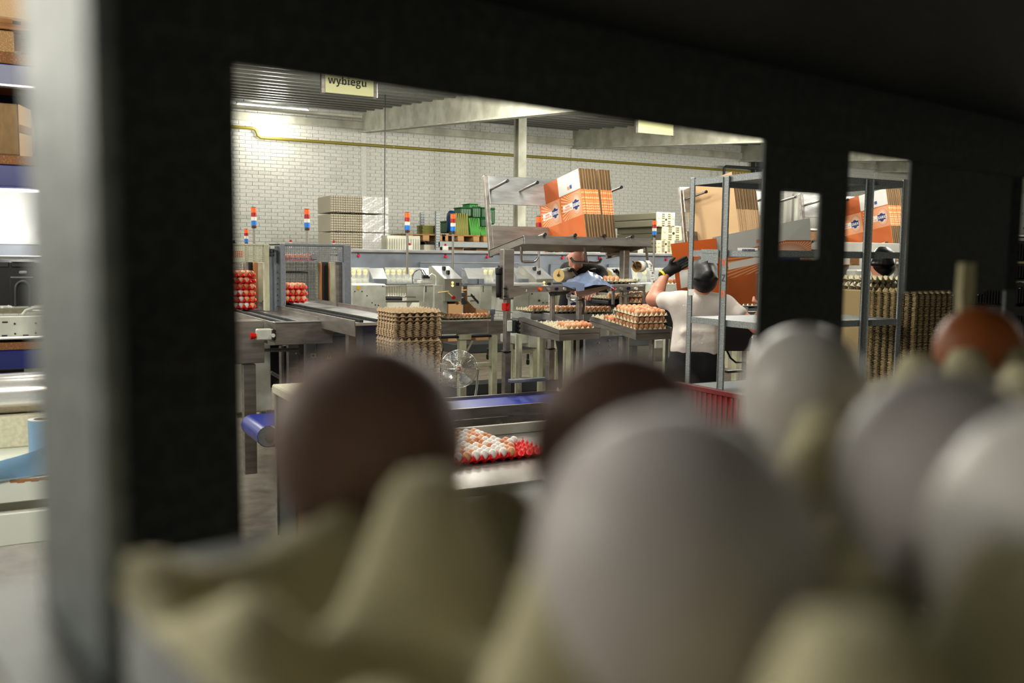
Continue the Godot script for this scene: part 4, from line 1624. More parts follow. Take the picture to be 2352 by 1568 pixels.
	var A = pxy(622, 882, ty)
	var B = pxy(669, 905, ty)
	g = G.new()
	g.bx(Vector3(B.x, ty - 0.055, A.z), Vector3(B.x + 0.6, ty, B.z), 0.008)
	put("foam_top", g, M["foam_top"], o)
	g = G.new()
	g.bx(Vector3(B.x + 0.02, 0, A.z + 0.05), Vector3(B.x + 0.035, ty - 0.055, B.z - 0.01), 0.002)
	put("side_panel", g, M["dark_grey"], o)
	g = G.new()
	g.bx(Vector3(B.x + 0.035, 0, B.z - 0.03), Vector3(B.x + 0.58, ty - 0.055, B.z - 0.015), 0.002)
	put("front_panel", g, M["tan_plate"], o)
	g = G.new()
	g.bx(Vector3(B.x + 0.01, 0, A.z + 0.01), Vector3(B.x + 0.04, ty - 0.055, A.z + 0.05), 0.003)
	put("leg", g, M["steel"], o)
	build_blue_belt()
	build_tray_pile()


func build_blue_belt():
	var y = 0.66
	var zf = pxy(1140, 932, y).z
	var zk = pxy(1140, 905, y).z
	var x0 = pxy(585, 950, y).x
	var xc = pxy(1245, 923, y).x
	var x1 = xc + 0.42
	var o = thing("belt_conveyor", "blue belt conveyor with steel side rails crossing in front of the machine legs", "conveyor")
	var g := G.new()
	# belt: a loop round two rollers
	var r = 0.065
	var pts = []
	for i in 9:
		var t = PI / 2 + PI * i / 8.0
		pts.append(Vector3(x0 + cos(t) * r, y - 0.02 - r + sin(t) * r, 0))
	for i in 9:
		var t = -PI / 2 + PI * i / 8.0
		pts.append(Vector3(x1 + cos(t) * r, y - 0.02 - r + sin(t) * r, 0))
	var zb0 = zk + 0.012
	var zb1 = zf - 0.012
	for i in pts.size():
		var a = pts[i]
		var b = pts[(i + 1) % pts.size()]
		var na = Vector3(0, 1, 0)
		if i < 8:
			na = (a - Vector3(x0, y - 0.02 - r, 0)).normalized()
		elif i >= 9 and i < 17:
			na = (a - Vector3(x1, y - 0.02 - r, 0)).normalized()
		elif i == 8:
			na = Vector3(0, -1, 0)
		var nb = na
		if i < 8:
			nb = (b - Vector3(x0, y - 0.02 - r, 0)).normalized()
		elif i >= 9 and i < 17:
			nb = (b - Vector3(x1, y - 0.02 - r, 0)).normalized()
		var A = Vector3(a.x, a.y, zb1)
		var B = Vector3(b.x, b.y, zb1)
		var C = Vector3(b.x, b.y, zb0)
		var D = Vector3(a.x, a.y, zb0)
		g.trin(A, D, C, na, na, nb)
		g.trin(A, C, B, na, nb, nb)
	put("belt", g, M["blue_belt"], o)
	for e in [x0, x1]:
		g = G.new()
		g.cyl(Vector3(e, y - 0.02 - r, zk + 0.016), Vector3(e, y - 0.02 - r, zf - 0.016), r - 0.004, -1, 24)
		put("roller", g, M["grey_paint"], o)
		g = G.new()
		g.cyl(Vector3(e, y - 0.02 - r, zf - 0.02), Vector3(e, y - 0.02 - r, zf + 0.02), 0.02, -1, 12)
		put("axle", g, M["steel"], o)
	g = G.new()
	g.bx(Vector3(x0 + 0.1, y - 0.075, zf - 0.008), Vector3(xc, y, zf), 0.002)
	put("front_rail", g, M["steel"], o)
	g = G.new()
	g.bx(Vector3(x0 + 0.1, y - 0.075, zk), Vector3(x1, y, zk + 0.008), 0.002)
	put("rear_rail", g, M["steel"], o)
	g = G.new()
	g.bx(Vector3(x0 + 0.4, y - 0.24, zf - 0.016), Vector3(xc, y - 0.08, zf - 0.008), 0.002)
	put("lower_panel", g, M["steel"], o)
	var p = pxy(1109, 957, 0.54)
	p.z = zf - 0.006
	g = G.new()
	g.cyl(p, p + Vector3(0, 0, 0.02), 0.012, -1, 10)
	put("bolt", g, M["chrome"], o)
	for e in [x0 + 0.35, 2.4, xc - 0.05]:
		for q in [zk, zf - 0.06]:
			g = G.new()
			g.bx(Vector3(e, 0, q), Vector3(e + 0.05, y - 0.1, q + 0.05), 0.003)
			put("leg", g, M["steel"], o)
	# branch towards the front
	o = thing("belt_conveyor", "short belt branch coming forward under the small stack of egg trays", "conveyor")
	g = G.new()
	g.bx(Vector3(xc, y - 0.075, zf), Vector3(xc + 0.008, y, zf + 1.2), 0.002)
	put("side_rail", g, M["steel"], o)
	g = G.new()
	g.bx(Vector3(xc + 0.42, y - 0.075, zf), Vector3(xc + 0.428, y, zf + 1.2), 0.002)
	put("side_rail", g, M["steel"], o)
	g = G.new()
	g.bx(Vector3(xc + 0.008, y - 0.06, zf), Vector3(xc + 0.42, y - 0.03, zf + 1.2), 0.004)
	put("belt", g, M["blue_belt"], o)
	for q in [zf + 0.1, zf + 1.1]:
		for e in [xc + 0.01, xc + 0.37]:
			g = G.new()
			g.bx(Vector3(e, 0, q), Vector3(e + 0.05, y - 0.075, q + 0.05), 0.003)
			put("leg", g, M["steel"], o)
	# two-tier stack of filled trays on it
	var c = px(1263, 929, -5.1)
	var at = Vector3(xc + 0.06, y - 0.03, -5.38)
	for k in 3:
		var T = Transform3D(Basis(), at + Vector3(0, k * 0.052, 0))
		add_tray("egg_tray", T, tray_mesh(6, 6, 0.046, 0.042, 4), M["pulp"], "grey pulp egg tray, %s of the short stack on the belt branch" % ["bottom", "middle", "top"][k], "trays on the belt branch")
		var cups = []
		for i in 6:
			for j in 6:
				if k == 2 and [[1, 5], [1, 4], [2, 4], [3, 3], [3, 4], [4, 5], [5, 4], [2, 2], [4, 3]].has([i, j]) or k < 2 and (j == 5 or i == 0) and (i + j) % 3 > 0:
					cups.append([i, j])
		fill(T, 0.046, cups, "in the %s tray of the short stack" % ["bottom", "middle", "top"][k], "eggs on the belt branch")
	# red flats of mixed eggs low in front
	o = thing("packing_bench", "low white bench that carries the red flats of mixed eggs", "bench")
	var q0 = pxy(1097, 990, 0.66)
	g = G.new()
	g.bx(Vector3(1.35, 0.60, -4.66), Vector3(2.75, 0.64, -3.6), 0.006)
	put("top", g, M["steel"], o)
	g = G.new()
	g.bx(Vector3(1.35, 0.64, -4.66), Vector3(2.75, 0.70, -4.64), 0.003)
	put("back_lip", g, M["white_paint"], o)
	for e in [1.4, 2.64]:
		for q in [-4.6, -3.7]:
			g = G.new()
			g.bx(Vector3(e, 0, q), Vector3(e + 0.06, 0.6, q + 0.06), 0.003)
			put("leg", g, M["cream_paint"], o)
	var n = 0
	for s in [[1.66, -4.62], [1.96, -4.60], [1.50, -4.30], [1.80, -4.29], [2.10, -4.30]]:
		var T = Transform3D(Basis(), Vector3(s[0], 0.641, s[1]))
		add_tray("plastic_tray", T, tray_mesh(6, 6, 0.0475, 0.05, 5, 0.006, 1.6), M["red_plastic"], "red plastic flat of mixed eggs on the low bench, %s" % ["back row left", "back row right", "middle row left", "middle of the middle row", "middle row right", "front row left", "front row right"][n], "red flats on the low bench")
		var cups = []
		for i in 6:
			for j in 6:
				cups.append([i, j])
		fill(T, 0.0475, cups, "in the %s red flat" % ["back left", "back right", "middle left", "central", "middle right", "front left", "front right"][n], "eggs on the low bench", 0.4 if n < 2 else 0.7, 0.004)
		n += 1


func build_tray_pile():
	# pile of empty pulp trays at the end of the long conveyor
	var o = thing("pile_stand", "steel stand under the tall pile of empty brown pulp trays", "stand")
	var at = px(905, 712, -5.15)
	var base = 0.62
	var g := G.new()
	g.bx(Vector3(at.x - 0.02, base - 0.03, -5.47), Vector3(at.x + 0.32, base, -5.13), 0.004)
	put("top", g, M["steel"], o)
	for e in [0.0, 0.26]:
		for q in [-5.45, -5.19]:
			g = G.new()
			g.bx(Vector3(at.x + e, 0, q), Vector3(at.x + e + 0.04, base - 0.03, q + 0.04), 0.003)
			put("leg", g, M["steel"], o)
	var p = 0.0475
	var mesh = tray_mesh(6, 6, p, 0.044, 6, 0.014, 1.0)
	var y = base + 0.001
	var k = 0
	var top = at.y - 0.026
	while y < top:
		var T = Transform3D(Basis(Vector3.UP, rng.randf_range(-0.012, 0.012)), Vector3(at.x + 0.008 + rng.randf_range(-0.004, 0.004), y, -5.155 - 6 * p + rng.randf_range(-0.004, 0.004)))
		add_tray("egg_tray", T, mesh, M["pulp_brown"], "empty brown pulp tray, %s from the bottom of the tall brown pile" % nth(k + 1), "empty trays in the tall pile")
		var step = 0.0105
		if k % 17 == 11:
			step = 0.03
		if y > top - 0.09:
			step = 0.024 if y < top - 0.03 else 0.012
		y += step
		k += 1

# ------------------------------------------------------------------ packing stations
const TILT := 0.175


func carton_image() -> ImageTexture:
	# print on the long side of a flattened carton: two panels, rays, a white band
	var w = 640
	var h = 512
	var im := Image.create(w, h, false, Image.FORMAT_RGB8)
	var org = Color(0.76, 0.37, 0.11)
	var deep = Color(0.68, 0.31, 0.05)
	var sal = Color(0.78, 0.56, 0.45)
	for y in h:
		for x in w:
			var half = 0 if x < 320 else 1
			var u = (x % 320) / 320.0
			var v = y / float(h)
			var c = org
			if v < 0.30:
				c = deep if half == 0 else Color(0.80, 0.80, 0.79)
				if half == 1 and v > 0.285:
					c = deep
			elif v < 0.66:
				var dx = (u - 0.76) * 1.2
				var dy = (v - 0.48) * 1.6
				var d = sqrt(dx * dx + dy * dy)
				var ang = atan2(dy, dx)
				var ray = fposmod(ang / TAU * 64.0, 1.0)
				c = org.lerp(sal, clampf(1.25 - d * 2.6, 0.0, 1.0))
				if d > 0.26 and d < 0.86 and ray < 0.42:
					c = c.lerp(Color(0.93, 0.70, 0.54), clampf(1.3 - d * 0.7, 0, 1))
				var glow_d = clampf(1.0 - absf(d - 0.05) * 4.0, 0.0, 1.0)
				c = c.lerp(Color(0.93, 0.88, 0.85), glow_d * 0.8)
				if u > 0.12 and u < 0.86 and v > 0.435 and v < 0.535:
					c = Color(0.90, 0.88, 0.86)
			im.set_pixel(x, y, c)
	# two little squares on the white flap
	im.fill_rect(Rect2i(455, 96, 30, 26), Color(0.88, 0.48, 0.28))
	im.fill_rect(Rect2i(490, 92, 32, 28), Color(0.07, 0.22, 0.50))
	# badge with a hump above and below
	for half in 2:
		var bx = 232 + half * 320
		im.fill_rect(Rect2i(bx - 46, 222, 92, 50), Color(0.08, 0.14, 0.42))
		for y in range(200, 300):
			for x in range(bx - 24, bx + 24):
				if pow((x - bx) / 22.0, 2) + pow((y - (228 if y < 247 else 268)) / 19.0, 2) < 1.0:
					im.set_pixel(x, y, Color(0.08, 0.14, 0.42))
	return ImageTexture.create_from_image(im)


func plaid_image() -> ImageTexture:
	var im := Image.create(32, 64, false, Image.FORMAT_RGB8)
	for y in 64:
		for x in 32:
			var c = Color(0.90, 0.42, 0.16)
			if y % 7 < 2:
				c = Color(0.95, 0.74, 0.58)
			if y % 13 < 3:
				c = Color(0.80, 0.34, 0.08)
			if x > 20 and y % 3 != 0:
				c = c.lerp(Color(0.97, 0.86, 0.76), 0.6)
			im.set_pixel(x, y, c)
	return ImageTexture.create_from_image(im)


func rack_frame(x0: float) -> Transform3D:
	return Transform3D(Basis(Vector3.RIGHT, -TILT), Vector3(x0, 1.832, -6.15))


func build_carton_rack(x0: float, label: String, w := 1.2):
	var o = thing("carton_rack", label, "rack")
	o.transform = rack_frame(x0)
	var g := G.new()
	g.bx(Vector3(0, -0.008, -0.58), Vector3(w, 0.0, 0.0))
	put("shelf", g, M["steel"], o)
	g = G.new()
	g.bx(Vector3(0, -0.065, -0.012), Vector3(w, 0.004, 0.004), 0.003)
	put("front_channel", g, M["steel"], o)
	for x in [0.0, w - 0.012]:
		g = G.new()
		g.bx(Vector3(x, -0.06, -0.6), Vector3(x + 0.012, 0.0, 0.0), 0.003)
		put("side_channel", g, M["steel"], o)
	for x in [0.0, w - 0.04]:
		g = G.new()
		g.bx(Vector3(x, -0.06, -0.62), Vector3(x + 0.035, 0.62, -0.585), 0.004)
		put("upright", g, M["steel"], o)
	g = G.new()
	g.bx(Vector3(0.035, 0.38, -0.595), Vector3(w - 0.04, 0.62, -0.585), 0.003)
	put("back_plate", g, M["steel_bright"], o)
	g = G.new()
	g.bx(Vector3(0.035, 0.0, -0.595), Vector3(w - 0.04, 0.2, -0.585), 0.003)
	put("lower_plate", g, M["steel"], o)
	for i in 5:
		var x = 0.05 + i * (w - 0.1) / 4.0
		var up = thing_rod(o, Vector3(x, 0.5, -0.585), Vector3(x, 0.5, -0.29))
		if i < 4:
			thing_rod(o, Vector3(x + 0.13, 0.012, -0.5), Vector3(x + 0.13, 0.012, 0.012))


func thing_rod(o: Node, a: Vector3, b: Vector3):
	var g := G.new()
	g.cyl(a, b, 0.011, -1, 10)
	var r = put("rod", g, M["rod"], o)
	g = G.new()
	g.cyl(b - (b - a).normalized() * 0.004, b + (b - a).normalized() * 0.012, 0.0135, -1, 10)
	put("rod_cap", g, M["black"], r)


func carton_stack(x0: float, xs: float, n: int, th: float, plain: bool, face: Material, group: String, label: String, gap_at := -1, depth := 0.66, height := 0.56, z1 := -0.03):
	var m := G.new()
	m.bx(Vector3(0, 0, z1 - depth), Vector3(th * 0.86, height, z1))
	var body = m.mesh()
	m = G.new()
	var b0 = height * 0.34
	var b1 = height * 0.70
	m.quv(Vector3(0, b0, z1 + 0.0015), Vector3(th * 0.86, b0, z1 + 0.0015), Vector3(th * 0.86, b1, z1 + 0.0015), Vector3(0, b1, z1 + 0.0015))
	m.bx(Vector3(0, b0, z1 - 0.001), Vector3(th * 0.86, b1, z1 + 0.0012))
	var band = m.mesh()
	m = G.new()
	m.bx(Vector3(0, height * 0.46, z1 - 0.001), Vector3(th * 0.86, height * 1.0, z1 + 0.0012))
	var upper = m.mesh()
	var x = xs
	for k in n:
		if k == gap_at:
			x += th * 1.3
		var t = thing("flat_carton", label % ("face-showing first" if k == 0 else nth(k + 1)), "carton", Vector3(), 0.0, group)
		var lean = -0.03 + (0.045 if gap_at >= 0 and k >= gap_at else 0.0)
		t.transform = rack_frame(x0) * Transform3D(Basis(Vector3.BACK, 0.03 - lean * 0.5), Vector3(x, 0.004 + rng.randf_range(0, 0.004), rng.randf_range(-0.004, 0.004)))
		put("board", body, M["kraft"] if plain else (M["kraft_edge"] if k % 3 else M["kraft_edge_light"]), t)
		if plain:
			put("flap_edge", upper, M["kraft_edge_light"] if k % 4 else M["kraft_edge"], t)
		else:
			put("printed_band", band, M["plaid"], t)
		if k == 0 and face:
			var g := G.new()
			g.quv(Vector3(-0.002, 0, z1 - depth), Vector3(-0.002, 0, z1), Vector3(-0.002, height, z1), Vector3(-0.002, height, z1 - depth))
			g.bx(Vector3(-0.0015, 0.0, z1 - depth), Vector3(0.0, height, z1))
			put("printed_side", g, face, t)
			if not plain:
				var B = Basis(Vector3(0, 0, 1), Vector3(0, 1, 0), Vector3(-1, 0, 0))
				for half in 2:
					var zc = z1 - depth + depth * (0.3625 + 0.5 * half)
					letters("EIARKI", 0.038, M["white_print"], t, Transform3D(B, Vector3(-0.003, height * 0.515, zc)), "badge_lettering")
					letters("\u00b7 NOWE \u00b7", 0.022, M["salmon_print"], t, Transform3D(B, Vector3(-0.003, height * 0.532, zc - 0.125)), "side_lettering")
					letters("TOBIOTE IN", 0.022, M["salmon_print"], t, Transform3D(B, Vector3(-0.003, height * 0.493, zc - 0.125)), "side_lettering")
		x += th


func hook(nm_label: String, pts: Array, z: float, r := 0.011):
	var q = []
	for i in range(0, pts.size(), 2):
		q.append(px(pts[i], pts[i + 1], z))
	var g := G.new()
	g.tube(q, r, 8)
	return solo("hanging_hook", g, M["rod"], nm_label, "hook", "hooks under the carton rack")


func build_stations():
	var cm = mat("carton_face", Color(1, 1, 1), 0.55)
	cm.albedo_texture = carton_image()
	var pm = mat("plaid", Color(1, 1, 1), 0.7)
	pm.albedo_texture = plaid_image()
	build_carton_rack(3.396, "tilted steel carton rack holding the orange printed cartons, left of three")
	build_carton_rack(5.423, "tilted steel carton rack holding plain brown cartons behind the galvanised trolley")
	build_carton_rack(6.95, "tilted steel carton rack holding orange cartons at right beyond the trolley")
	carton_stack(3.396, 0.588, 30, 0.0092, false, cm, "orange cartons on the left rack", "%s flattened orange carton from the left in the left rack", 18)
	carton_stack(5.423, 0.17, 30, 0.0085, true, M["kraft"], "plain cartons on the middle rack", "%s flattened plain brown carton from the left in the middle rack", -1, 0.66, 0.62)
	carton_stack(6.95, 0.60, 24, 0.009, false, cm, "orange cartons on the right rack", "%s flattened orange carton from the left in the right rack", -1)
	# columns of the first station
	var z = -6.12
	var o = thing("station_post", "square steel upright under the left end of the first carton rack", "post")
	piece("upper_tube", o, "steel", 1156, 572, 1182, 688, z, 0.07, 0.006)
	piece("lower_tube", o, "steel", 1160, 686, 1174, 905, z - 0.01, 0.05, 0.006)
	piece("collar", o, "black", 1158.5, 805, 1175, 810, z + 0.005, 0.065, 0.004)
	piece("foot_tube", o, "steel", 1158.5, 810, 1174.5, 1000, z, 0.06, 0.004)
	for s in [[1158.5, 662], [1158.5, 680]]:
		dot("screw", o, "black", s[0], s[1], z, 0.007)
	o = thing("red_strap", "small red tag strap tied round the steel upright", "strap")
	piece("band", o, "red_button", 1160.5, 696, 1171, 714, z + 0.005, 0.06, 0.004)
	outline("tail", o, "red_button", [1161, 699, 1164, 705, 1170, 695, 1170, 706, 1164, 712], z + 0.012, 0.006)
	o = thing("air_cylinder", "black plastic cylinder with a cap fixed beside the steel upright", "cylinder")
	var g := G.new()
	var b0 = px(1145, 683, z - 0.05)
	var hgt = px(1145, 609, z - 0.05).y - b0.y
	g.xf = Transform3D(Basis(), b0)
	g.lathe([Vector2(0, 0), Vector2(0.019, 0), Vector2(0.021, hgt * 0.15), Vector2(0.022, hgt * 0.38), Vector2(0.0225, hgt * 0.7)], 14)
	put("barrel", g, M["black_plastic"], o)
	g = G.new()
	g.xf = Transform3D(Basis(), b0)
	g.lathe([Vector2(0.0, hgt * 0.7), Vector2(0.023, hgt * 0.7), Vector2(0.026, hgt * 0.76), Vector2(0.027, hgt * 0.9), Vector2(0.024, hgt * 0.93), Vector2(0.008, hgt * 0.94), Vector2(0.007, hgt), Vector2(0.0, hgt)], 14)
	put("cap", g, M["black"], o)
	o = thing("station_post", "square steel upright under the right end of the first carton rack", "post")
	piece("tube", o, "steel", 1432, 574, 1447, 660, -6.25, 0.07, 0.006)
	piece("lower_tube", o, "steel", 1434, 658, 1446, 1000, -6.27, 0.05, 0.006)
	piece("gusset", o, "steel", 1384, 566, 1432, 580, -6.5, 0.04, 0.004)
	outline("bracket", o, "steel", [1400, 582, 1432, 578, 1432, 582, 1402, 588], -6.45, 0.05)
	# control bars
	o = thing("control_bar", "tapered steel control bar with four coloured buttons on the left upright", "control bar")
	outline("bar", o, "steel", [1168, 656, 1200, 659, 1323, 655, 1323, 668, 1217, 671, 1170, 685], z + 0.04, 0.06)
	var k = 0
	for b in [[1239, 663.5, "orange_button"], [1258, 663.5, "grey_button"], [1277, 663, "blue_button"], [1295.5, 663, "clear_lens"]]:
		dot("button", o, b[2], b[0], b[1], z + 0.04, 0.012, 0.02)
		k += 1
	letters("2", 0.022, M["white_print"], o, Transform3D(Basis(), px(1209, 667, z + 0.042)), "number")
	piece("bar_support", o, "steel", 1266, 669, 1275, 742, z + 0.02, 0.03, 0.004)
	piece("bar_support_edge", o, "black", 1271, 669, 1275.5, 742, z + 0.005, 0.03, 0.003)
	outline("bar_bracket", o, "dark_grey", [1264, 671, 1312, 669, 1300, 676, 1268, 680], z + 0.03, 0.03)
	o = thing("control_bar", "short steel control bar with four buttons right of the blue film", "control bar")
	piece("bar", o, "steel", 1403, 656, 1481, 669, -6.0, 0.06, 0.005)
	for b in [[1407, 663, "red_button"], [1425, 662.5, "grey_button"], [1442, 662, "blue_button"], [1459, 662.5, "clear_lens"]]:
		dot("button", o, b[2], b[0], b[1], -6.0, 0.012, 0.02)
	piece("bar_support", o, "steel", 1426, 669, 1434, 720, -6.02, 0.03, 0.004)
	outline("bar_bracket", o, "steel", [1424, 680, 1470, 671, 1480, 671, 1436, 684], -6.0, 0.03)
	o = thing("packing_shelf", "narrow steel shelf carrying a tray of brown eggs behind the second control bar", "shelf")
	piece("shelf", o, "steel_bright", 1405, 652, 1484, 656, -6.1, 0.34, 0.003)
	for e in [1408, 1478]:
		piece("leg", o, "steel", e, 655, e + 5, 700, -6.38, 0.03)
	var T = Transform3D(Basis(), Vector3(px(1404, 652, -6.12).x, px(1404, 652, -6.12).y + 0.002, -6.40))
	add_tray("egg_tray", T, tray_mesh(6, 6, 0.046, 0.042, 4), M["pulp"], "half-empty pulp egg tray on the narrow shelf by the right steel upright")
	fill(T, 0.046, [[0, 5], [1, 5], [0, 4], [1, 4], [2, 3], [0, 3], [1, 3]], "in the tray on the narrow shelf", "eggs on the narrow shelf")
	# hooks and label rolls
	hook("bent steel hook hanging under the carton rack's left end", [1197, 566, 1198.5, 596, 1200, 600, 1204, 601, 1225, 601, 1230, 599, 1236, 591], -6.2)
	hook("wide bent steel hook hanging in front of the bald man's head", [1343, 568, 1346.5, 598, 1350, 603, 1370, 604, 1377, 602, 1381, 594], -6.3)
	hook("crossbar of the hook in front of the bald man's forehead", [1311, 592, 1316, 600, 1322, 602, 1350, 603], -6.3)
	hook("steel hook that carries the label roll", [1484, 566, 1487.5, 602], -6.25)
	label_roll(1474, 598, 1480, 628, -6.05)
	small_roll("cream-sided roll of white labels on the packer, left of the bald man", 1294, 632, -7.3, 16)
	small_roll("smaller cream-sided label roll above the eggs on the narrow shelf", 1402, 632, -7.4, 12)
	# arms beside the rolls
	var n = 0
	for s in [[1300, 616, 1314, 614, 1330, 634, 1318, 634], [1360, 618, 1368, 615, 1388, 634, 1380, 637], [1411, 618, 1418, 616, 1434, 640, 1427, 636]]:
		o = thing("labeller_arm", "white labeller arm with black knobs, %s" % ["just right of the large cream roll", "right of the bald man's shoulder", "right of the smaller cream roll"][n], "machine arm", Vector3(), 0.0, "labeller arms")
		outline("arm", o, "white_paint", s, -7.25, 0.05)
		dot("knob", o, "black", s[2] - 6, s[1] + 4, -7.24, 0.018, 0.03)
		outline("strut", o, "dark_grey", [s[4] - 16, s[5] - 18, s[4] - 13, s[5] - 19, s[4] + 4, s[5] + 4, s[4] + 1, s[5] + 5], -7.22, 0.02)
		piece("mount", o, "steel_bright", s[0] + 2, 634, s[0] + 14, 660, -7.3, 0.05)
		n += 1
	# blue film draped over the funnel
	o = thing("funnel_trough", "steel funnel trough under the blue film between the control bars", "trough")
	outline("front", o, "steel", [1324, 669, 1388, 657, 1403, 655, 1398, 662, 1341, 681, 1326, 682], z + 0.12, 0.006)
	outline("back", o, "dark_grey", [1326, 664, 1390, 648, 1403, 655, 1340, 672], z - 0.1, 0.006)
	piece("stem", o, "steel", 1328, 681, 1338, 735, z + 0.1, 0.04, 0.005)
	pipe("stem_hose", o, "black", [px(1339, 684, z + 0.1), px(1341, 700, z + 0.1), px(1339, 722, z + 0.1)], 0.01, 6)
	piece("stem_collar", o, "black", 1327, 688, 1339, 690, z + 0.105, 0.05, 0.003)
	blue_film(z)
	# the printed strip under the bar and the white camera box
	o = thing("printed_strip", "short strip of printed labels hanging under the first control bar", "labels")
	outline("strip", o, "paper", [1301, 671, 1313, 671, 1309, 685, 1324, 698, 1315, 701, 1302, 684], z - 0.05, 0.004)
	outline("strip_end", o, "navy_print", [1310, 697, 1322, 693, 1324, 700, 1312, 701], z - 0.045, 0.004)
	for s in [[1305, 674], [1304, 680], [1308, 688], [1313, 692]]:
		piece("print_mark", o, "wire_grey", s[0], s[1], s[0] + 5, s[1] + 2, z - 0.048, 0.004, 0)
	o = thing("motor_cover", "white motor cover with two black star knobs behind the egg trays", "machine cover")
	piece("cover", o, "white_paint", 1372, 672, 1400, 688, -6.9, 0.3, 0.02)
	piece("cover", o, "white_paint", 1346, 673, 1371, 688, -6.92, 0.3, 0.02)
	piece("base_panel", o, "steel_bright", 1344, 688, 1425, 711, -6.85, 0.3, 0.006)
	for s in [[1360, 683], [1386, 684]]:
		dot("star_knob", o, "black", s[0], s[1], -6.88, 0.02, 0.03)
	for s in [[1400, 697], [1378, 700], [1379, 691]]:
		dot("screw", o, "dark_grey", s[0], s[1], -6.85, 0.008)
	piece("leg", o, "cream_paint", 1308, 772, 1318, 1000, -6.7, 0.08, 0.005)
	piece("leg", o, "steel", 1326, 770, 1332, 1000, -6.6, 0.05, 0.005)
	build_chutes()


func small_roll(label: String, cx: float, cy: float, z: float, w: float):
	var o = thing("label_roll", label, "label roll", Vector3(), 0.0, "label rolls")
	var c = px(cx, cy, z)
	var R = (px(cx, cy - 15, z) - c).length() if w > 14 else (px(cx, cy - 13, z) - c).length()
	var d = Vector3(0.87, 0, -0.5).normalized()
	var L = w / 16.0 * 0.09
	var g := G.new()
	g.cyl(c - d * L, c + d * L, R, -1, 28, false)
	put("paper", g, M["white_print"], o)
	g = G.new()
	g.cyl(c - d * (L + 0.002), c - d * (L - 0.004), R * 0.99, -1, 28)
	put("cut_side", g, M["label_cream"], o)
	g = G.new()
	g.cyl(c - d * (L + 0.012), c + d * (L + 0.01), R * 0.2, -1, 14)
	put("spindle", g, M["dark_grey"], o)
	g = G.new()
	g.bar(c - d * (L + 0.004) - Vector3(0.004, 0, 0), c - d * (L + 0.004) + Vector3(0.01, R * 0.95, 0), 0.008, 0.006)
	put("retaining_clip", g, M["tan_plate"], o)


func label_roll(cx: float, cy: float, _a: float, _b: float, z: float):
	# a roll on its hook with the strip running down to the bench
	var o = thing("label_roll", "big roll of printed white labels hanging from a hook, strip trailing down beside the worker", "label roll", Vector3(), 0.0, "label rolls")
	var c0 = px(1463, 612, z)
	var d = Vector3(0.86, 0, -0.5).normalized()
	var R = 0.046
	var c1 = c0 + d * 0.085
	var g := G.new()
	g.cyl(c0, c1, R, -1, 28, false)
	put("paper", g, M["paper"], o)
	g = G.new()
	var seg = 28
	var B = g.frame_of(d)
	for i in seg:
		var a = TAU * i / seg
		var b = TAU * (i + 1) / seg
		var ra = B.x * cos(a) + B.z * sin(a)
		var rb = B.x * cos(b) + B.z * sin(b)
		g.quad(c0 + ra * R, c0 + rb * R, c0 + rb * R * 0.85, c0 + ra * R * 0.85)
		g.quad(c0 + rb * R * 0.85, c0 + ra * R * 0.85, c1 + ra * R * 0.85, c1 + rb * R * 0.85)
	g.cyl(c0 + d * 0.06, c1, R * 0.85, -1, 28)
	put("core", g, M["tan_core"], o)
	# the strip: from the top of the roll, over and down
	var mid = [[1487, 598], [1493, 606], [1496, 620], [1499, 640], [1502, 660], [1505, 680], [1511, 702], [1519, 720], [1526, 733]]
	var rows = []
	var k = 0
	for m in mid:
		var p = px(m[0], m[1], z + 0.02 * k / 4.0)
		var half = 0.031
		var dd = Vector3(0.93, 0, -0.36).normalized()
		rows.append([p - dd * half, p, p + dd * half])
		k += 1
	g = G.new()
	rows.reverse()
	g.sheet(rows, 0.0012)
	put("strip", g, M["paper"], o)
	rows.reverse()
	for i in range(1, mid.size() - 1):
		for e in 3:
			var a = rows[i][0].lerp(rows[i + 1][0], e / 3.0)
			var b = rows[i][2].lerp(rows[i + 1][2], e / 3.0)
			var nn = Vector3(0.36, 0.0, 0.93)
			g = G.new()
			if e == 1:
				g.bar(a.lerp(b, 0.5) + nn * 0.001, a.lerp(b, 0.85) + nn * 0.001, 0.002, 0.018)
			else:
				g.bar(a.lerp(b, 0.15) + nn * 0.001, a.lerp(b, 0.8) + nn * 0.001, 0.002, 0.003)
			put("print_mark", g, M["wire_grey"], o)
	g = G.new()
	g.tube([px(1452, 598, z + 0.03), px(1458, 604, z + 0.02), c0, c1 + d * 0.02, px(1487, 600, -6.2)], 0.007, 6)
	put("hook_arm", g, M["rod"], o)


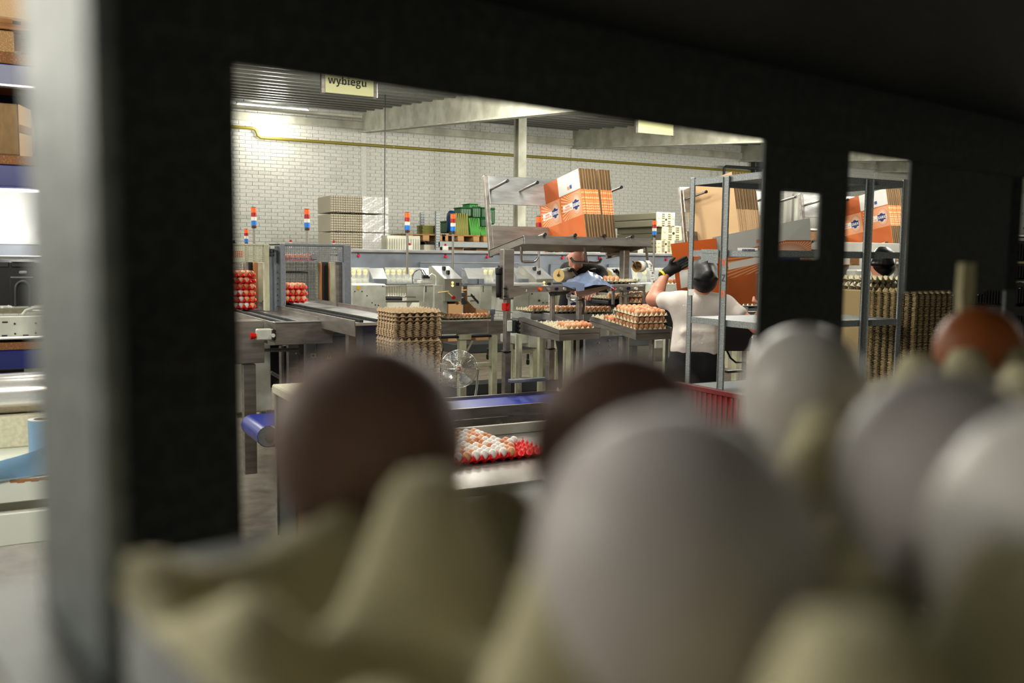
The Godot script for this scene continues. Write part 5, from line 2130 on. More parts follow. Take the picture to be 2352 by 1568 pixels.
func blue_film(z: float):
	# crumpled sheet: rows from the far edge to the near edge, each traced along its length
	var top = [[1318, 638], [1334, 629], [1352, 621.5], [1366, 627], [1384, 636], [1402, 644], [1414, 653]]
	var midl = [[1303, 644], [1326, 642], [1352, 636], [1370, 640], [1388, 645], [1404, 652], [1416, 658]]
	var low = [[1292, 651], [1322, 653], [1346, 651], [1372, 650], [1392, 651], [1404, 656], [1415, 664]]
	var hang = [[1292, 656], [1320, 664], [1342, 659], [1366, 654], [1390, 654], [1402, 658], [1412, 667]]
	var rows = []
	var zs = [-0.22, -0.05, 0.10, 0.15]
	var r = 0
	for line in [hang, low, midl, top]:
		var q = []
		for i in line.size():
			q.append(px(line[i][0], line[i][1], z + zs[3 - r] + 0.015 * sin(i * 2.3 + r)))
		rows.append(q)
		r += 1
	# finer: blend between the traced points
	var fine = []
	for i in 13:
		var fi = i / 12.0 * 3.0
		var a = mini(int(fi), 2)
		var line = []
		for j in 25:
			var fj = j / 24.0 * 6.0
			var b = mini(int(fj), 5)
			var u = fj - b
			var v = fi - a
			var p = rows[a][b].lerp(rows[a][b + 1], u).lerp(rows[a + 1][b].lerp(rows[a + 1][b + 1], u), v)
			p += Vector3(0, 0.006 * sin(j * 1.7 + i * 0.6) * sin(i * 1.1), 0.012 * sin(j * 0.9 + i * 1.3))
			line.append(p)
		fine.append(line)
	var g := G.new()
	g.sheet(fine, 0.0012)
	var o = thing("plastic_film", "crumpled pale blue plastic film draped over the funnel trough", "plastic film")
	put("sheet", g, M["blue_film"], o)
	outline("folded_edge", o, "blue_film", [1292, 649, 1320, 646, 1343, 652, 1342, 667, 1324, 669, 1322, 660, 1293, 656], z + 0.16, 0.004)


func build_chutes():
	var zf = -5.46
	# left chute
	var xl = px(1283, 757, zf).x
	var xr = px(1378, 754, zf).x
	var o = thing("egg_chute", "sloping steel chute holding one tray of brown eggs with an empty corner", "chute")
	var g := G.new()
	side_plate(g, [1191, 729, 1204, 728, 1284, 757, 1284, 783, 1191, 766], xl, 0.006)
	put("side_plate", g, M["steel"], o)
	g = G.new()
	side_plate(g, [1275, 726, 1378, 752, 1378, 775, 1275, 745], xr, 0.006)
	put("side_plate", g, M["steel"], o)
	outline("front_plate", o, "steel", [1284, 757, 1378, 752, 1377, 777, 1284, 783], zf, 0.006)
	var yf = px(1284, 757, zf).y
	var yb = pxx(1200, 733, xl).y
	var zb = pxx(1200, 733, xl).z
	g = G.new()
	g.slab([Vector3(xl, yf - 0.03, zf), Vector3(xr, yf - 0.03, zf), Vector3(xr, yb - 0.02, zb), Vector3(xl, yb - 0.02, zb)], Vector3(0, -0.004, 0))
	put("slide", g, M["steel_bright"], o)
	var sl = atan2(yb - yf + 0.01, zf - zb)
	for e in [[1265, 781, 1272, 862], [1281, 783, 1290, 800]]:
		pass
	piece("leg", o, "steel", 1264, 780, 1274, 802, zf - 0.1, 0.045, 0.004)
	piece("leg_collar", o, "black", 1260, 799, 1276, 803, zf - 0.095, 0.055, 0.003)
	piece("leg_sleeve", o, "steel", 1260, 803, 1275, 872, zf - 0.095, 0.055, 0.004)
	piece("foot_rail", o, "grey_paint", 1175, 867, 1262, 880, zf - 0.35, 0.06, 0.004)
	piece("leg", o, "cream_paint", 1190, 766, 1200, 1000, zb - 0.1, 0.05, 0.004)
	piece("motor_block", o, "dark_grey", 1176, 733, 1191, 765, zb + 0.02, 0.09, 0.006)
	piece("block_plate", o, "white_paint", 1167, 736, 1177, 761, zb + 0.03, 0.02, 0.003)
	for i in 6:
		dot("bolt", o, "black", 1187 + (i % 2) * 3, 738 + i * 5, zb + 0.02, 0.01, 0.02)
	var p = 0.046
	var T = Transform3D(Basis(Vector3.RIGHT, sl), Vector3(xl + 0.025, yf - 0.024, zf - 0.01) + Basis(Vector3.RIGHT, sl) * Vector3(0, 0, -6 * p - 0.01))
	add_tray("egg_tray", T, tray_mesh(6, 6, p, 0.042, 5), M["pulp"], "grey pulp egg tray on the left steel chute, its left column empty")
	var cups = []
	for c in range(1, 6):
		for r in [5, 4, 3]:
			cups.append([c, r])
	fill(T, p, cups, "in the tray on the left chute", "eggs on the left chute")
	# right chute, with a queue of trays and two stacked ones at the front
	xl = px(1459, 757, zf).x
	xr = px(1541, 756, zf).x
	o = thing("egg_chute", "sloping steel chute beside the worker holding stacked trays of brown eggs", "chute")
	g = G.new()
	side_plate(g, [1355, 730, 1362, 727, 1460, 757, 1460, 780, 1355, 745], xl - 0.03, 0.006)
	put("side_plate", g, M["steel"], o)
	outline("front_plate", o, "steel", [1459, 757, 1542, 755, 1541, 778, 1459, 781], zf, 0.006)
	g = G.new()
	side_plate(g, [1440, 716, 1542, 752, 1542, 775, 1440, 740], xr, 0.006)
	put("side_plate", g, M["steel"], o)
	yf = px(1459, 757, zf).y
	var bk = pxx(1360, 729, xl)
	g = G.new()
	g.slab([Vector3(xl - 0.03, yf - 0.03, zf), Vector3(xr, yf - 0.03, zf), Vector3(xr, bk.y - 0.02, bk.z), Vector3(xl - 0.03, bk.y - 0.02, bk.z)], Vector3(0, -0.004, 0))
	put("slide", g, M["steel_bright"], o)
	piece("leg", o, "steel", 1424, 772, 1434, 1000, zf - 0.2, 0.045, 0.004)
	piece("leg", o, "steel", 1493, 779, 1503, 1000, zf - 0.1, 0.045, 0.004)
	sl = atan2(bk.y - yf + 0.01, zf - bk.z)
	var R = Basis(Vector3.RIGHT, sl)
	var n = 0
	for q in [[0.0, 0.0], [0.0, 1.0], [0.0, 2.0], [1.0, 0.0]]:
		var base = Vector3(xl + 0.012, yf - 0.024, zf - 0.012)
		T = Transform3D(R, base + R * Vector3(0, 0.001 + q[1] * 0.052, -6 * p - 0.012 - q[0] * 0.292))
		add_tray("egg_tray", T, tray_mesh(6, 6, p, 0.042, 5), M["pulp"], "grey pulp egg tray on the right chute, %s" % ["bottom of the front stack", "middle of the front stack", "top of the front stack", "queued behind the front stack"][n], "trays on the right chute")
		cups = []
		for c in 6:
			for r in 6:
				if n == 2 or n == 3 and r > 2 or n < 2 and (r == 5 or c == 0):
					cups.append([c, r])
		fill(T, p, cups, "in the %s tray of the right chute" % ["bottom", "middle", "top", "queued"][n], "eggs on the right chute")
		n += 1
	# further trays on the bench behind
	n = 0
	for q in [[1222, 719, -6.75, "behind the first control bar's support"], [1276, 720, -6.55, "between the bar support and the funnel stem"], [1343, 721, -6.5, "just right of the funnel stem"]]:
		var a = px(q[0], q[1], q[2])
		T = Transform3D(Basis(), Vector3(a.x, a.y, q[2] - 0.27))
		add_tray("egg_tray", T, tray_mesh(6, 6, p, 0.042, 4), M["pulp"], "pulp egg tray on the rear bench, " + q[3], "trays on the rear bench")
		cups = []
		for c in 6:
			for r in [5, 4]:
				cups.append([c, r])
		fill(T, p, cups, "in the %s rear bench tray" % ["left", "middle", "right"][n], "eggs on the rear bench")
		o = thing("bench_section", "grey steel bench edge under the egg tray, " + q[3], "bench", Vector3(), 0.0, "rear bench sections")
		g = G.new()
		g.bx(Vector3(a.x - 0.02, a.y - 0.06, q[2] - 0.32), Vector3(a.x + 0.31, a.y - 0.002, q[2] + 0.012), 0.004)
		put("plate", g, M["steel_bright"], o)
		for e in [0.0, 0.26]:
			g = G.new()
			g.bx(Vector3(a.x + e, 0, q[2] - 0.3), Vector3(a.x + e + 0.035, a.y - 0.06, q[2] - 0.26), 0.003)
			put("leg", g, M["cream_paint"], o)
		n += 1
	# cut-away box of trays seen under the second bar
	for q in [[1437, 700, -6.45, 2, "under the second control bar, beside the label strip"], [1398, 690, -6.55, 1, "under the second control bar at its left"]]:
		var a = px(q[0], q[1], q[2])
		for k in q[3]:
			T = Transform3D(Basis(), Vector3(a.x, a.y + k * 0.052, q[2] - 0.27))
			add_tray("egg_tray", T, tray_mesh(6, 6, p, 0.042, 4), M["pulp"], "pulp egg tray %s%s" % [q[4], ", upper" if k else ""], "trays under the second bar")
			cups = []
			for c in 6:
				cups.append([c, 5])
			fill(T, p, cups, "in the %s tray under the second bar" % ["left" if q[3] == 1 else "lower", "upper"][k], "eggs under the second bar")
		o = thing("tray_ledge", "dark ledge under the egg tray " + q[4], "ledge", Vector3(), 0.0, "dark tray ledges")
		g = G.new()
		g.bx(Vector3(a.x - 0.01, a.y - 0.03, q[2] - 0.3), Vector3(a.x + 0.3, a.y - 0.002, q[2] + 0.01), 0.004)
		put("plate", g, M["navy_bin"], o)
		g = G.new()
		g.bx(Vector3(a.x + 0.12, 0, q[2] - 0.2), Vector3(a.x + 0.16, a.y - 0.03, q[2] - 0.16), 0.003)
		put("leg", g, M["cream_paint"], o)
	# grey machine side seen under the chutes
	o = thing("panelled_machine", "plain grey machine side panel under the right chute", "machine")
	g = G.new()
	var m0 = px(1345, 900, -6.3)
	g.bx(Vector3(px(1345, 780, -6.3).x, 0, -6.34), Vector3(px(1440, 780, -6.3).x, px(1390, 771, -6.3).y, -6.3), 0.006)
	put("panel", g, M["grey_paint"], o)
	for s in [[1374, 787], [1398, 781], [1399, 793], [1375, 811], [1399, 803]]:
		dot("screw", o, "steel_bright", s[0], s[1], -6.3, 0.008)
	piece("white_flap", o, "white_paint", 1506, 780, 1524, 800, -5.9, 0.02, 0.003)

func build_middle():
	# round steel fan standing on the floor behind the blue belt
	var z = -8.2
	var c = px(1053.5, 847, z)
	var R = (px(1053.5, 804.5, z) - c).length()
	var o = thing("floor_fan", "round chrome floor fan with a wire guard and a small red mark on its hub", "fan")
	var tl = Basis(Vector3.UP, -0.42) * Basis(Vector3.RIGHT, PI / 2 - 0.12)
	var X = Transform3D(tl, c)
	var g := G.new()
	g.xf = X
	for k in 13:
		var r = R * (0.22 + 0.78 * k / 12.0)
		var y = 0.055 * sqrt(maxf(0.0, 1.0 - pow(r / R, 2.0))) + 0.01
		var path = []
		for i in 33:
			path.append(Vector3(cos(TAU * i / 32) * r, y, sin(TAU * i / 32) * r))
		g.tube(path, 0.0022 if k < 12 else 0.006, 5)
	put("guard_rings", g, M["chrome"], o)
	g = G.new()
	g.xf = X
	for i in 10:
		var a = TAU * i / 10.0
		var path = []
		for k in 6:
			var r = R * (0.18 + 0.82 * k / 5.0)
			path.append(Vector3(cos(a) * r, 0.055 * sqrt(maxf(0.0, 1.0 - pow(r / R, 2.0))) + 0.012, sin(a) * r))
		g.tube(path, 0.003, 5)
	put("guard_spokes", g, M["chrome"], o)
	for i in 4:
		g = G.new()
		g.xf = X * Transform3D(Basis(Vector3.UP, TAU * i / 4.0 + 0.5), Vector3())
		var rows = []
		for a in 6:
			var row = []
			for b in 5:
				var r = R * (0.2 + 0.7 * a / 5.0)
				var w = (0.25 + 0.5 * sin(PI * (a + 0.6) / 6.4)) * (b / 4.0 - 0.5) * 1.2
				row.append(Vector3(cos(w) * r, 0.0 - 0.03 * (b / 4.0 - 0.5), sin(w) * r))
			rows.append(row)
		g.sheet(rows, 0.002)
		put("blade", g, M["chrome"], o)
	g = G.new()
	g.xf = X
	g.lathe([Vector2(0, -0.1), Vector2(R * 0.26, -0.1), Vector2(R * 0.26, -0.02), Vector2(R * 0.2, 0.0), Vector2(R * 0.2, 0.06), Vector2(R * 0.17, 0.07), Vector2(0, 0.071)], 20)
	put("hub", g, M["clear_lens"], o)
	g = G.new()
	g.xf = X
	for s in [[-0.014, -0.02, 0.014, -0.012], [-0.014, 0.012, 0.014, 0.02], [0.008, -0.02, 0.016, 0.02]]:
		g.bx(Vector3(s[0], 0.0712, s[1]), Vector3(s[2], 0.073, s[3]))
	put("hub_mark", g, M["red_button"], o)
	g = G.new()
	g.tube([X * Vector3(-R - 0.01, 0, 0), Vector3(c.x - 0.2, c.y - 0.2, c.z), Vector3(c.x - 0.12, 0.02, c.z + 0.05), Vector3(c.x + 0.12, 0.02, c.z + 0.05), Vector3(c.x + 0.2, c.y - 0.2, c.z), X * Vector3(R + 0.01, 0, 0)], 0.012, 8)
	put("stand", g, M["chrome"], o)
	g = G.new()
	g.tube([px(1018, 800, z), px(1014, 815, z), px(1012, 840, z), Vector3(px(1012, 840, z).x, 0.02, z)], 0.006, 6)
	put("power_cord", g, M["rubber"], o)
	# castors and dark feet on the far machines
	for s in [[1122, 800, "near the white leg"], [1214, 812, "under the white cover"]]:
		o = thing("machine_castor", "small black swivel castor hanging %s" % s[2], "castor", Vector3(), 0.0, "castors under the machines")
		piece("fork", o, "black", s[0] - 2, s[1], s[0] + 2, s[1] + 14, -9.3, 0.03)
		piece("wheel", o, "rubber", s[0] - 4, s[1] + 12, s[0] + 4, s[1] + 26, -9.28, 0.03, 0.02)
	# the dark underside of the next machine
	o = thing("low_skid_machine", "dark low machine base far back under the packing lanes", "machine")
	g = G.new()
	g.bx(Vector3(4.6, 0.5, -10.4), Vector3(7.5, 0.62, -10.0), 0.01)
	put("beam", g, M["dark_grey"], o)
	g = G.new()
	g.bx(Vector3(4.4, 0.0, -10.2), Vector3(8.5, 0.14, -9.9), 0.01)
	put("skid", g, M["dark_grey"], o)
	for e in [4.7, 7.3]:
		g = G.new()
		g.bx(Vector3(e, 0.13, -10.2), Vector3(e + 0.08, 0.5, -10.12), 0.004)
		put("leg", g, M["dark_grey"], o)

# ------------------------------------------------------------------ people: bones joined into one skin
class Field:
	var h := 0.012
	var k := 60.0
	var lo := Vector3()
	var nx := 0
	var ny := 0
	var nz := 0
	var s := PackedFloat32Array()

	func setup(bones: Array, cell: float, sharp: float):
		h = cell
		k = sharp
		var a = Vector3(1e9, 1e9, 1e9)
		var b = -a
		for q in bones:
			var r = maxf(q[2], q[3]) + 4.0 * h
			var R = Vector3(r, r, r)
			a = a.min(q[0] - R).min(q[1] - R)
			b = b.max(q[0] + R).max(q[1] + R)
		lo = a
		nx = int((b.x - a.x) / h) + 2
		ny = int((b.y - a.y) / h) + 2
		nz = int((b.z - a.z) / h) + 2
		s.resize(nx * ny * nz)
		for q in bones:
			add(q)

	# bone: from, to, radius, radius, flattening axis (optional), factor
	func add(q: Array):
		var p: Vector3 = q[0]
		var d: Vector3 = q[1] - q[0]
		var r0: float = q[2]
		var r1: float = q[3]
		var flat := Vector3()
		var f := 1.0
		if q.size() > 4:
			flat = q[4]
			f = q[5]
		var L := maxf(d.length_squared(), 1e-9)
		var m := maxf(r0, r1) * maxf(1.0, f) + 3.0 * h
		var M3 := Vector3(m, m, m)
		var a: Vector3 = (p.min(q[1]) - M3 - lo) / h
		var b: Vector3 = (p.max(q[1]) + M3 - lo) / h
		var i0 := maxi(int(a.x), 0)
		var i1 := mini(int(b.x) + 1, nx - 1)
		var j0 := maxi(int(a.y), 0)
		var j1 := mini(int(b.y) + 1, ny - 1)
		var k0 := maxi(int(a.z), 0)
		var k1 := mini(int(b.z) + 1, nz - 1)
		var dr := r1 - r0
		for z in range(k0, k1 + 1):
			for y in range(j0, j1 + 1):
				var row := (z * ny + y) * nx
				for x in range(i0, i1 + 1):
					var v := lo + Vector3(x, y, z) * h - p
					var t := clampf(v.dot(d) / L, 0.0, 1.0)
					var e := v - d * t
					if f != 1.0:
						e += flat * (e.dot(flat) * (1.0 / f - 1.0))
					var dist := e.length() - r0 - dr * t
					if dist < 3.0 * h:
						s[row + x] += exp(-k * dist)

	func val(i: int) -> float:
		return 1.0 - s[i]

	# surface nets into g
	func skin(g):
		var idx := {}
		var pts := PackedVector3Array()
		var nor := PackedVector3Array()
		var sx := 1
		var sy := nx
		var sz := nx * ny
		for z in range(1, nz - 2):
			for y in range(1, ny - 2):
				var row := (z * ny + y) * nx
				for x in range(1, nx - 2):
					var i := row + x
					var c := 0
					if s[i] > 1.0: c += 1
					if s[i + 1] > 1.0: c += 1
					if s[i + sy] > 1.0: c += 1
					if s[i + sy + 1] > 1.0: c += 1
					if s[i + sz] > 1.0: c += 1
					if s[i + sz + 1] > 1.0: c += 1
					if s[i + sz + sy] > 1.0: c += 1
					if s[i + sz + sy + 1] > 1.0: c += 1
					if c == 0 or c == 8:
						continue
					var sum := Vector3()
					var n := 0
					var f := []
					for q in 8:
						var v := s[i + (q & 1) + sy * ((q >> 1) & 1) + sz * (q >> 2)]
						f.append(-log(maxf(v, 1e-12)) / k)
					for e in [[0, 1], [2, 3], [4, 5], [6, 7], [0, 2], [1, 3], [4, 6], [5, 7], [0, 4], [1, 5], [2, 6], [3, 7]]:
						var fa: float = f[e[0]]
						var fb: float = f[e[1]]
						if (fa < 0.0) != (fb < 0.0):
							var t := fa / (fa - fb)
							var A := Vector3(e[0] & 1, (e[0] >> 1) & 1, e[0] >> 2)
							var B := Vector3(e[1] & 1, (e[1] >> 1) & 1, e[1] >> 2)
							sum += A.lerp(B, t)
							n += 1
					idx[i] = pts.size()
					pts.append(lo + (Vector3(x, y, z) + sum / n) * h)
					nor.append(Vector3(f[1] + f[3] + f[5] + f[7] - f[0] - f[2] - f[4] - f[6], f[2] + f[3] + f[6] + f[7] - f[0] - f[1] - f[4] - f[5], f[4] + f[5] + f[6] + f[7] - f[0] - f[1] - f[2] - f[3]).normalized())
		for i in idx:
			for ax in 3:
				var st: int = [sx, sy, sz][ax]
				var u: int = [sy, sz, sx][ax]
				var w: int = [sz, sx, sy][ax]
				var ins := s[i] > 1.0
				if ins == (s[i + st] > 1.0):
					continue
				if not (idx.has(i - u) and idx.has(i - w) and idx.has(i - u - w)):
					continue
				var a: int = idx[i]
				var b: int = idx[i - u]
				var c: int = idx[i - u - w]
				var d: int = idx[i - w]
				if ins:
					g.trin(pts[a], pts[b], pts[c], nor[a], nor[b], nor[c])
					g.trin(pts[a], pts[c], pts[d], nor[a], nor[c], nor[d])
				else:
					g.trin(pts[a], pts[c], pts[b], nor[a], nor[c], nor[b])
					g.trin(pts[a], pts[d], pts[c], nor[a], nor[d], nor[c])


func skin_of(bones: Array, cell: float, sharp := 60.0) -> G:
	var f := Field.new()
	f.setup(bones, cell, sharp)
	var g := G.new()
	f.skin(g)
	return g


func build_people():
	worker_in_white()
	bald_worker()
	dark_worker()


func fingers(bones: Array, wrist: Vector3, fwd: Vector3, side: Vector3, palm_n: Vector3, curl: float, sc := 1.0):
	# palm, four fingers curling towards -palm_n, and a thumb off the side
	var knuckle = wrist + fwd * 0.085 * sc
	for i in 4:
		var o = side * (-0.030 + 0.020 * i) * sc
		bones.append([wrist + o * 0.6, knuckle + o, 0.013 * sc, 0.0115 * sc])
		var L = [0.036, 0.042, 0.040, 0.031][i] * sc
		var a = knuckle + o
		var dir = fwd
		for j in 3:
			dir = dir.rotated(side, curl * [0.6, 1.0, 0.8][j])
			var b = a + dir * L * [1.0, 0.72, 0.58][j]
			bones.append([a, b, (0.0098 - 0.0008 * j) * sc, (0.0092 - 0.001 * j) * sc])
			a = b
	var t0 = wrist + fwd * 0.025 * sc - side * 0.028 * sc
	var t1 = t0 + (fwd * 0.6 - side * 0.75 - palm_n * 0.25).normalized() * 0.04 * sc
	var t2 = t1 + (fwd * 0.9 - side * 0.2 - palm_n * 0.5).normalized() * 0.032 * sc
	bones.append([t0, t1, 0.014 * sc, 0.0115 * sc])
	bones.append([t1, t2, 0.011 * sc, 0.009 * sc])


func worker_in_white():
	var o = thing("person", "dark-haired worker seen from behind in a white T-shirt, black glove raised to an orange carton", "person")
	var head = Vector3(4.1115,1.5585,-4.8932)
	var neck0 = Vector3(4.1072,1.4694,-4.8977)
	var neck1 = Vector3(4.1097,1.3854,-4.9106)
	var shl = Vector3(3.9941,1.3706,-5.0054)
	var shr = Vector3(4.2276,1.3528,-4.8097)
	var elb = Vector3(3.9214,1.3837,-5.2053)
	var wri = Vector3(4.0614,1.5698,-5.2405)
	var elr = Vector3(4.3417,1.2159,-4.5975)
	var wrr = Vector3(4.5725,1.3537,-4.8068)
	var chest = Vector3(4.1128,1.2883,-4.9331)
	var waist = Vector3(4.0916,1.1298,-4.9281)
	var hip = Vector3(4.0815,0.9893,-4.9191)
	var back = Vector3(0.50, 0, -0.866)
	var fl = 0.66
	var hl = Vector3(hip.x - 0.085, hip.y - 0.06, hip.z - 0.05)
	var hr = Vector3(hip.x + 0.085, hip.y - 0.06, hip.z + 0.05)
	var skin = [
		[head + Vector3(0, 0.02, 0), head + Vector3(0.0, -0.02, 0), 0.078, 0.072], [neck0 + Vector3(0, 0.03, 0), neck1, 0.05, 0.056],
		[shl, shr, 0.05, 0.05], [chest + Vector3(-0.05, 0.04, -0.02), chest + Vector3(0.05, 0.04, 0.02), 0.1, 0.1, back, fl], [chest, hip, 0.11, 0.12, back, fl],
		[shl, elb, 0.047, 0.043], [elb, elb.lerp(wri, 0.35), 0.044, 0.043], [elb.lerp(wri, 0.35), wri, 0.043, 0.028],
		[shr, elr, 0.047, 0.042], [elr, elr.lerp(wrr, 0.35), 0.043, 0.042], [elr.lerp(wrr, 0.35), wrr, 0.042, 0.028],
		[hl, Vector3(hl.x, 0.5, hl.z), 0.075, 0.05], [Vector3(hl.x, 0.5, hl.z), Vector3(hl.x, 0.08, hl.z), 0.05, 0.035],
		[hr, Vector3(hr.x, 0.5, hr.z), 0.075, 0.05], [Vector3(hr.x, 0.5, hr.z), Vector3(hr.x, 0.08, hr.z), 0.05, 0.035],
		[Vector3(hl.x, 0.05, hl.z), Vector3(hl.x + 0.06, 0.03, hl.z - 0.12), 0.04, 0.03], [Vector3(hr.x, 0.05, hr.z), Vector3(hr.x + 0.06, 0.03, hr.z - 0.12), 0.04, 0.03],
	]
	# ears and the hidden face
	var rt = Vector3(0.881, 0, 0.473)
	for e in [-1, 1]:
		skin.append([head + rt * 0.076 * e + Vector3(0, -0.005, 0), head + rt * 0.08 * e + Vector3(0, -0.03, 0), 0.012, 0.009])
	skin.append([head + back * 0.075 + Vector3(0, -0.01, 0), head + back * 0.088 + Vector3(0, -0.03, 0), 0.012, 0.014])
	put("body", skin_of(skin, 0.012, 70.0), M["skin"], o)
	# bare right hand holding the carton from below
	var hb = []
	fingers(hb, wrr, (wrr - elr).normalized(), rt, back, 0.35)
	put("hand", skin_of(hb, 0.0045, 260.0), M["skin"], o)
	# T-shirt
	var sm = Vector3(3.9444,1.3789,-5.1013)
	var sr = shr.lerp(elr, 0.42)
	var shirt = [
		[shl, shr, 0.066, 0.066], [neck1 + Vector3(-0.03, 0.0, 0), shl, 0.058, 0.062], [neck1 + Vector3(0.03, 0.0, 0.02), shr, 0.058, 0.062],
		[chest + Vector3(-0.07, 0.03, -0.035), chest + Vector3(0.075, 0.03, 0.04), 0.118, 0.118, back, 0.72],
		[chest + Vector3(-0.045, 0, -0.025), waist + Vector3(-0.035, 0, -0.02), 0.128, 0.118, back, 0.8], [chest + Vector3(0.045, 0, 0.025), waist + Vector3(0.035, 0, 0.02), 0.128, 0.118, back, 0.8],
		[waist + Vector3(-0.04, 0, -0.022), hip + Vector3(-0.045, 0.06, -0.025), 0.118, 0.124, back, 0.82], [waist + Vector3(0.04, 0, 0.022), hip + Vector3(0.045, 0.06, 0.025), 0.118, 0.124, back, 0.82],
		[shl, sm, 0.07, 0.062], [shr, sr, 0.07, 0.062],
	]
	# folds round the waist
	for i in 7:
		var y = lerpf(waist.y + 0.05, hip.y + 0.03, i / 6.0)
		var cen = Vector3(waist.x, y, waist.z)
		var sd = rt * (0.11 + 0.01 * sin(i * 2.0))
		shirt.append([cen - sd * 0.9 - back * 0.085 + Vector3(0, 0.012 * sin(i * 1.7), 0), cen + sd * 0.9 - back * 0.088 + Vector3(0, -0.012 * sin(i * 1.3), 0), 0.010, 0.012])
	put("t_shirt", skin_of(shirt, 0.011, 80.0), M["shirt_white"], o)
	# trousers
	var tr = [
		[hip + Vector3(-0.045, 0.02, -0.025), hip + Vector3(-0.045, -0.07, -0.025), 0.125, 0.128, back, 0.86], [hip + Vector3(0.045, 0.02, 0.025), hip + Vector3(0.045, -0.07, 0.025), 0.125, 0.128, back, 0.86],
		[hl, Vector3(hl.x, 0.5, hl.z), 0.095, 0.066], [Vector3(hl.x, 0.5, hl.z), Vector3(hl.x, 0.1, hl.z), 0.066, 0.055],
		[hr, Vector3(hr.x, 0.5, hr.z), 0.095, 0.066], [Vector3(hr.x, 0.5, hr.z), Vector3(hr.x, 0.1, hr.z), 0.066, 0.055],
	]
	put("trousers", skin_of(tr, 0.013, 70.0), M["trousers"], o)
	# shoes
	for q in [hl, hr]:
		var sh = [[Vector3(q.x, 0.06, q.z), Vector3(q.x + 0.03, 0.05, q.z - 0.06), 0.05, 0.048], [Vector3(q.x + 0.03, 0.045, q.z - 0.06), Vector3(q.x + 0.075, 0.04, q.z - 0.14), 0.046, 0.036]]
		put("shoe", skin_of(sh, 0.011, 80.0), M["rubber"], o)
	# hair gathered up in a short knot
	var hr2 = [
		[head + Vector3(0, 0.035, 0), head + Vector3(0, -0.03, 0) - back * 0.012, 0.092, 0.09], [head - back * 0.04 + Vector3(0, 0.0, 0), head - back * 0.035 + Vector3(0, -0.045, 0), 0.07, 0.065],
		[head - back * 0.08 + Vector3(0, 0.035, 0) + rt * 0.01, head - back * 0.1 + Vector3(0, 0.01, 0) + rt * 0.012, 0.036, 0.042],
		[neck0 + Vector3(0, 0.03, 0) - back * 0.03, neck0 + Vector3(0, 0.0, 0) - back * 0.035, 0.04, 0.028],
	]
	for i in 9:
		var a = -1.2 + i * 0.3
		hr2.append([head + Vector3(0, 0.085, 0) + rt * 0.02 * sin(a) - back * 0.03, head - back * 0.088 * cos(a * 0.5) + rt * 0.078 * sin(a) + Vector3(0, -0.02, 0), 0.007, 0.011])
	put("hair", skin_of(hr2, 0.006, 150.0), M["hair_dark"], o)
	# glove on the raised hand, gripping the flap
	var fwd = (Vector3(4.1841,1.6389,-5.2159) - wri).normalized()
	var gb = [[wri - fwd * 0.03, wri + fwd * 0.02, 0.034, 0.036], [wri + fwd * 0.01, wri + fwd * 0.08, 0.036, 0.034, back, 0.55]]
	fingers(gb, wri + fwd * 0.012, fwd, (rt * 0.35 + Vector3(0, -0.94, 0)).normalized(), back, 0.4)
	var glove = put("glove", skin_of(gb, 0.005, 240.0), M["glove"], o)
	var cuff := G.new()
	cuff.cyl(wri - fwd * 0.045, wri - fwd * 0.03, 0.0365, 0.037, 20)
	put("cuff_band", cuff, M["hi_vis"], glove)
	# the carton she folds: an orange flap on the left, the printed panels on the right
	var t = thing("held_carton", "orange and white carton that the worker in white is folding open", "carton")
	var g := G.new()
	var zA = 6.60
	var q = [Vector3(4.1431,1.7756,-5.309), Vector3(4.4488,1.8201,-5.1721), Vector3(4.4527,1.5283,-5.1399), Vector3(4.4602,1.3401,-5.1165), Vector3(4.302,1.3702,-5.1932), Vector3(4.1775,1.4005,-5.2519)]
	g.slab(q, (Vector3(4.3703,1.6522,-5.2882) - Vector3(4.3638,1.6522,-5.2803)) * 0.5)
	put("flap", g, M["orange_dark"], t)
	var fr = Vector3(4.3051,1.6523,-5.2093) - Vector3(4.3083,1.6523,-5.2132)
	g = G.new()
	g.slab([Vector3(4.1919,1.5822,-5.2628) + fr, Vector3(4.2984,1.6052,-5.2137) + fr, Vector3(4.3025,1.48,-5.1986) + fr, Vector3(4.1988,1.4571,-5.2463) + fr], fr * 0.2)
	put("white_band", g, M["white_print"], t)
	var a = Vector3(4.424,1.8261,-5.1861)
	var b = Vector3(5.3792,1.9949,-5.1804)
	var c = Vector3(5.3813,1.3599,-5.1138)
	var d = Vector3(4.4519,1.34,-5.121)
	g = G.new()
	var nrm = (c - d).cross(a - d).normalized()
	g.slab([a, b, c, d], -nrm * 0.005)
	put("panel_core", g, M["kraft"], t)
	g = G.new()
	g.quv(d + nrm * 0.001, c + nrm * 0.001, b + nrm * 0.001, a + nrm * 0.001, Vector2(0.5, 0.02), Vector2(1.0, 1.0))
	put("printed_panel", g, M["carton_face"], t)


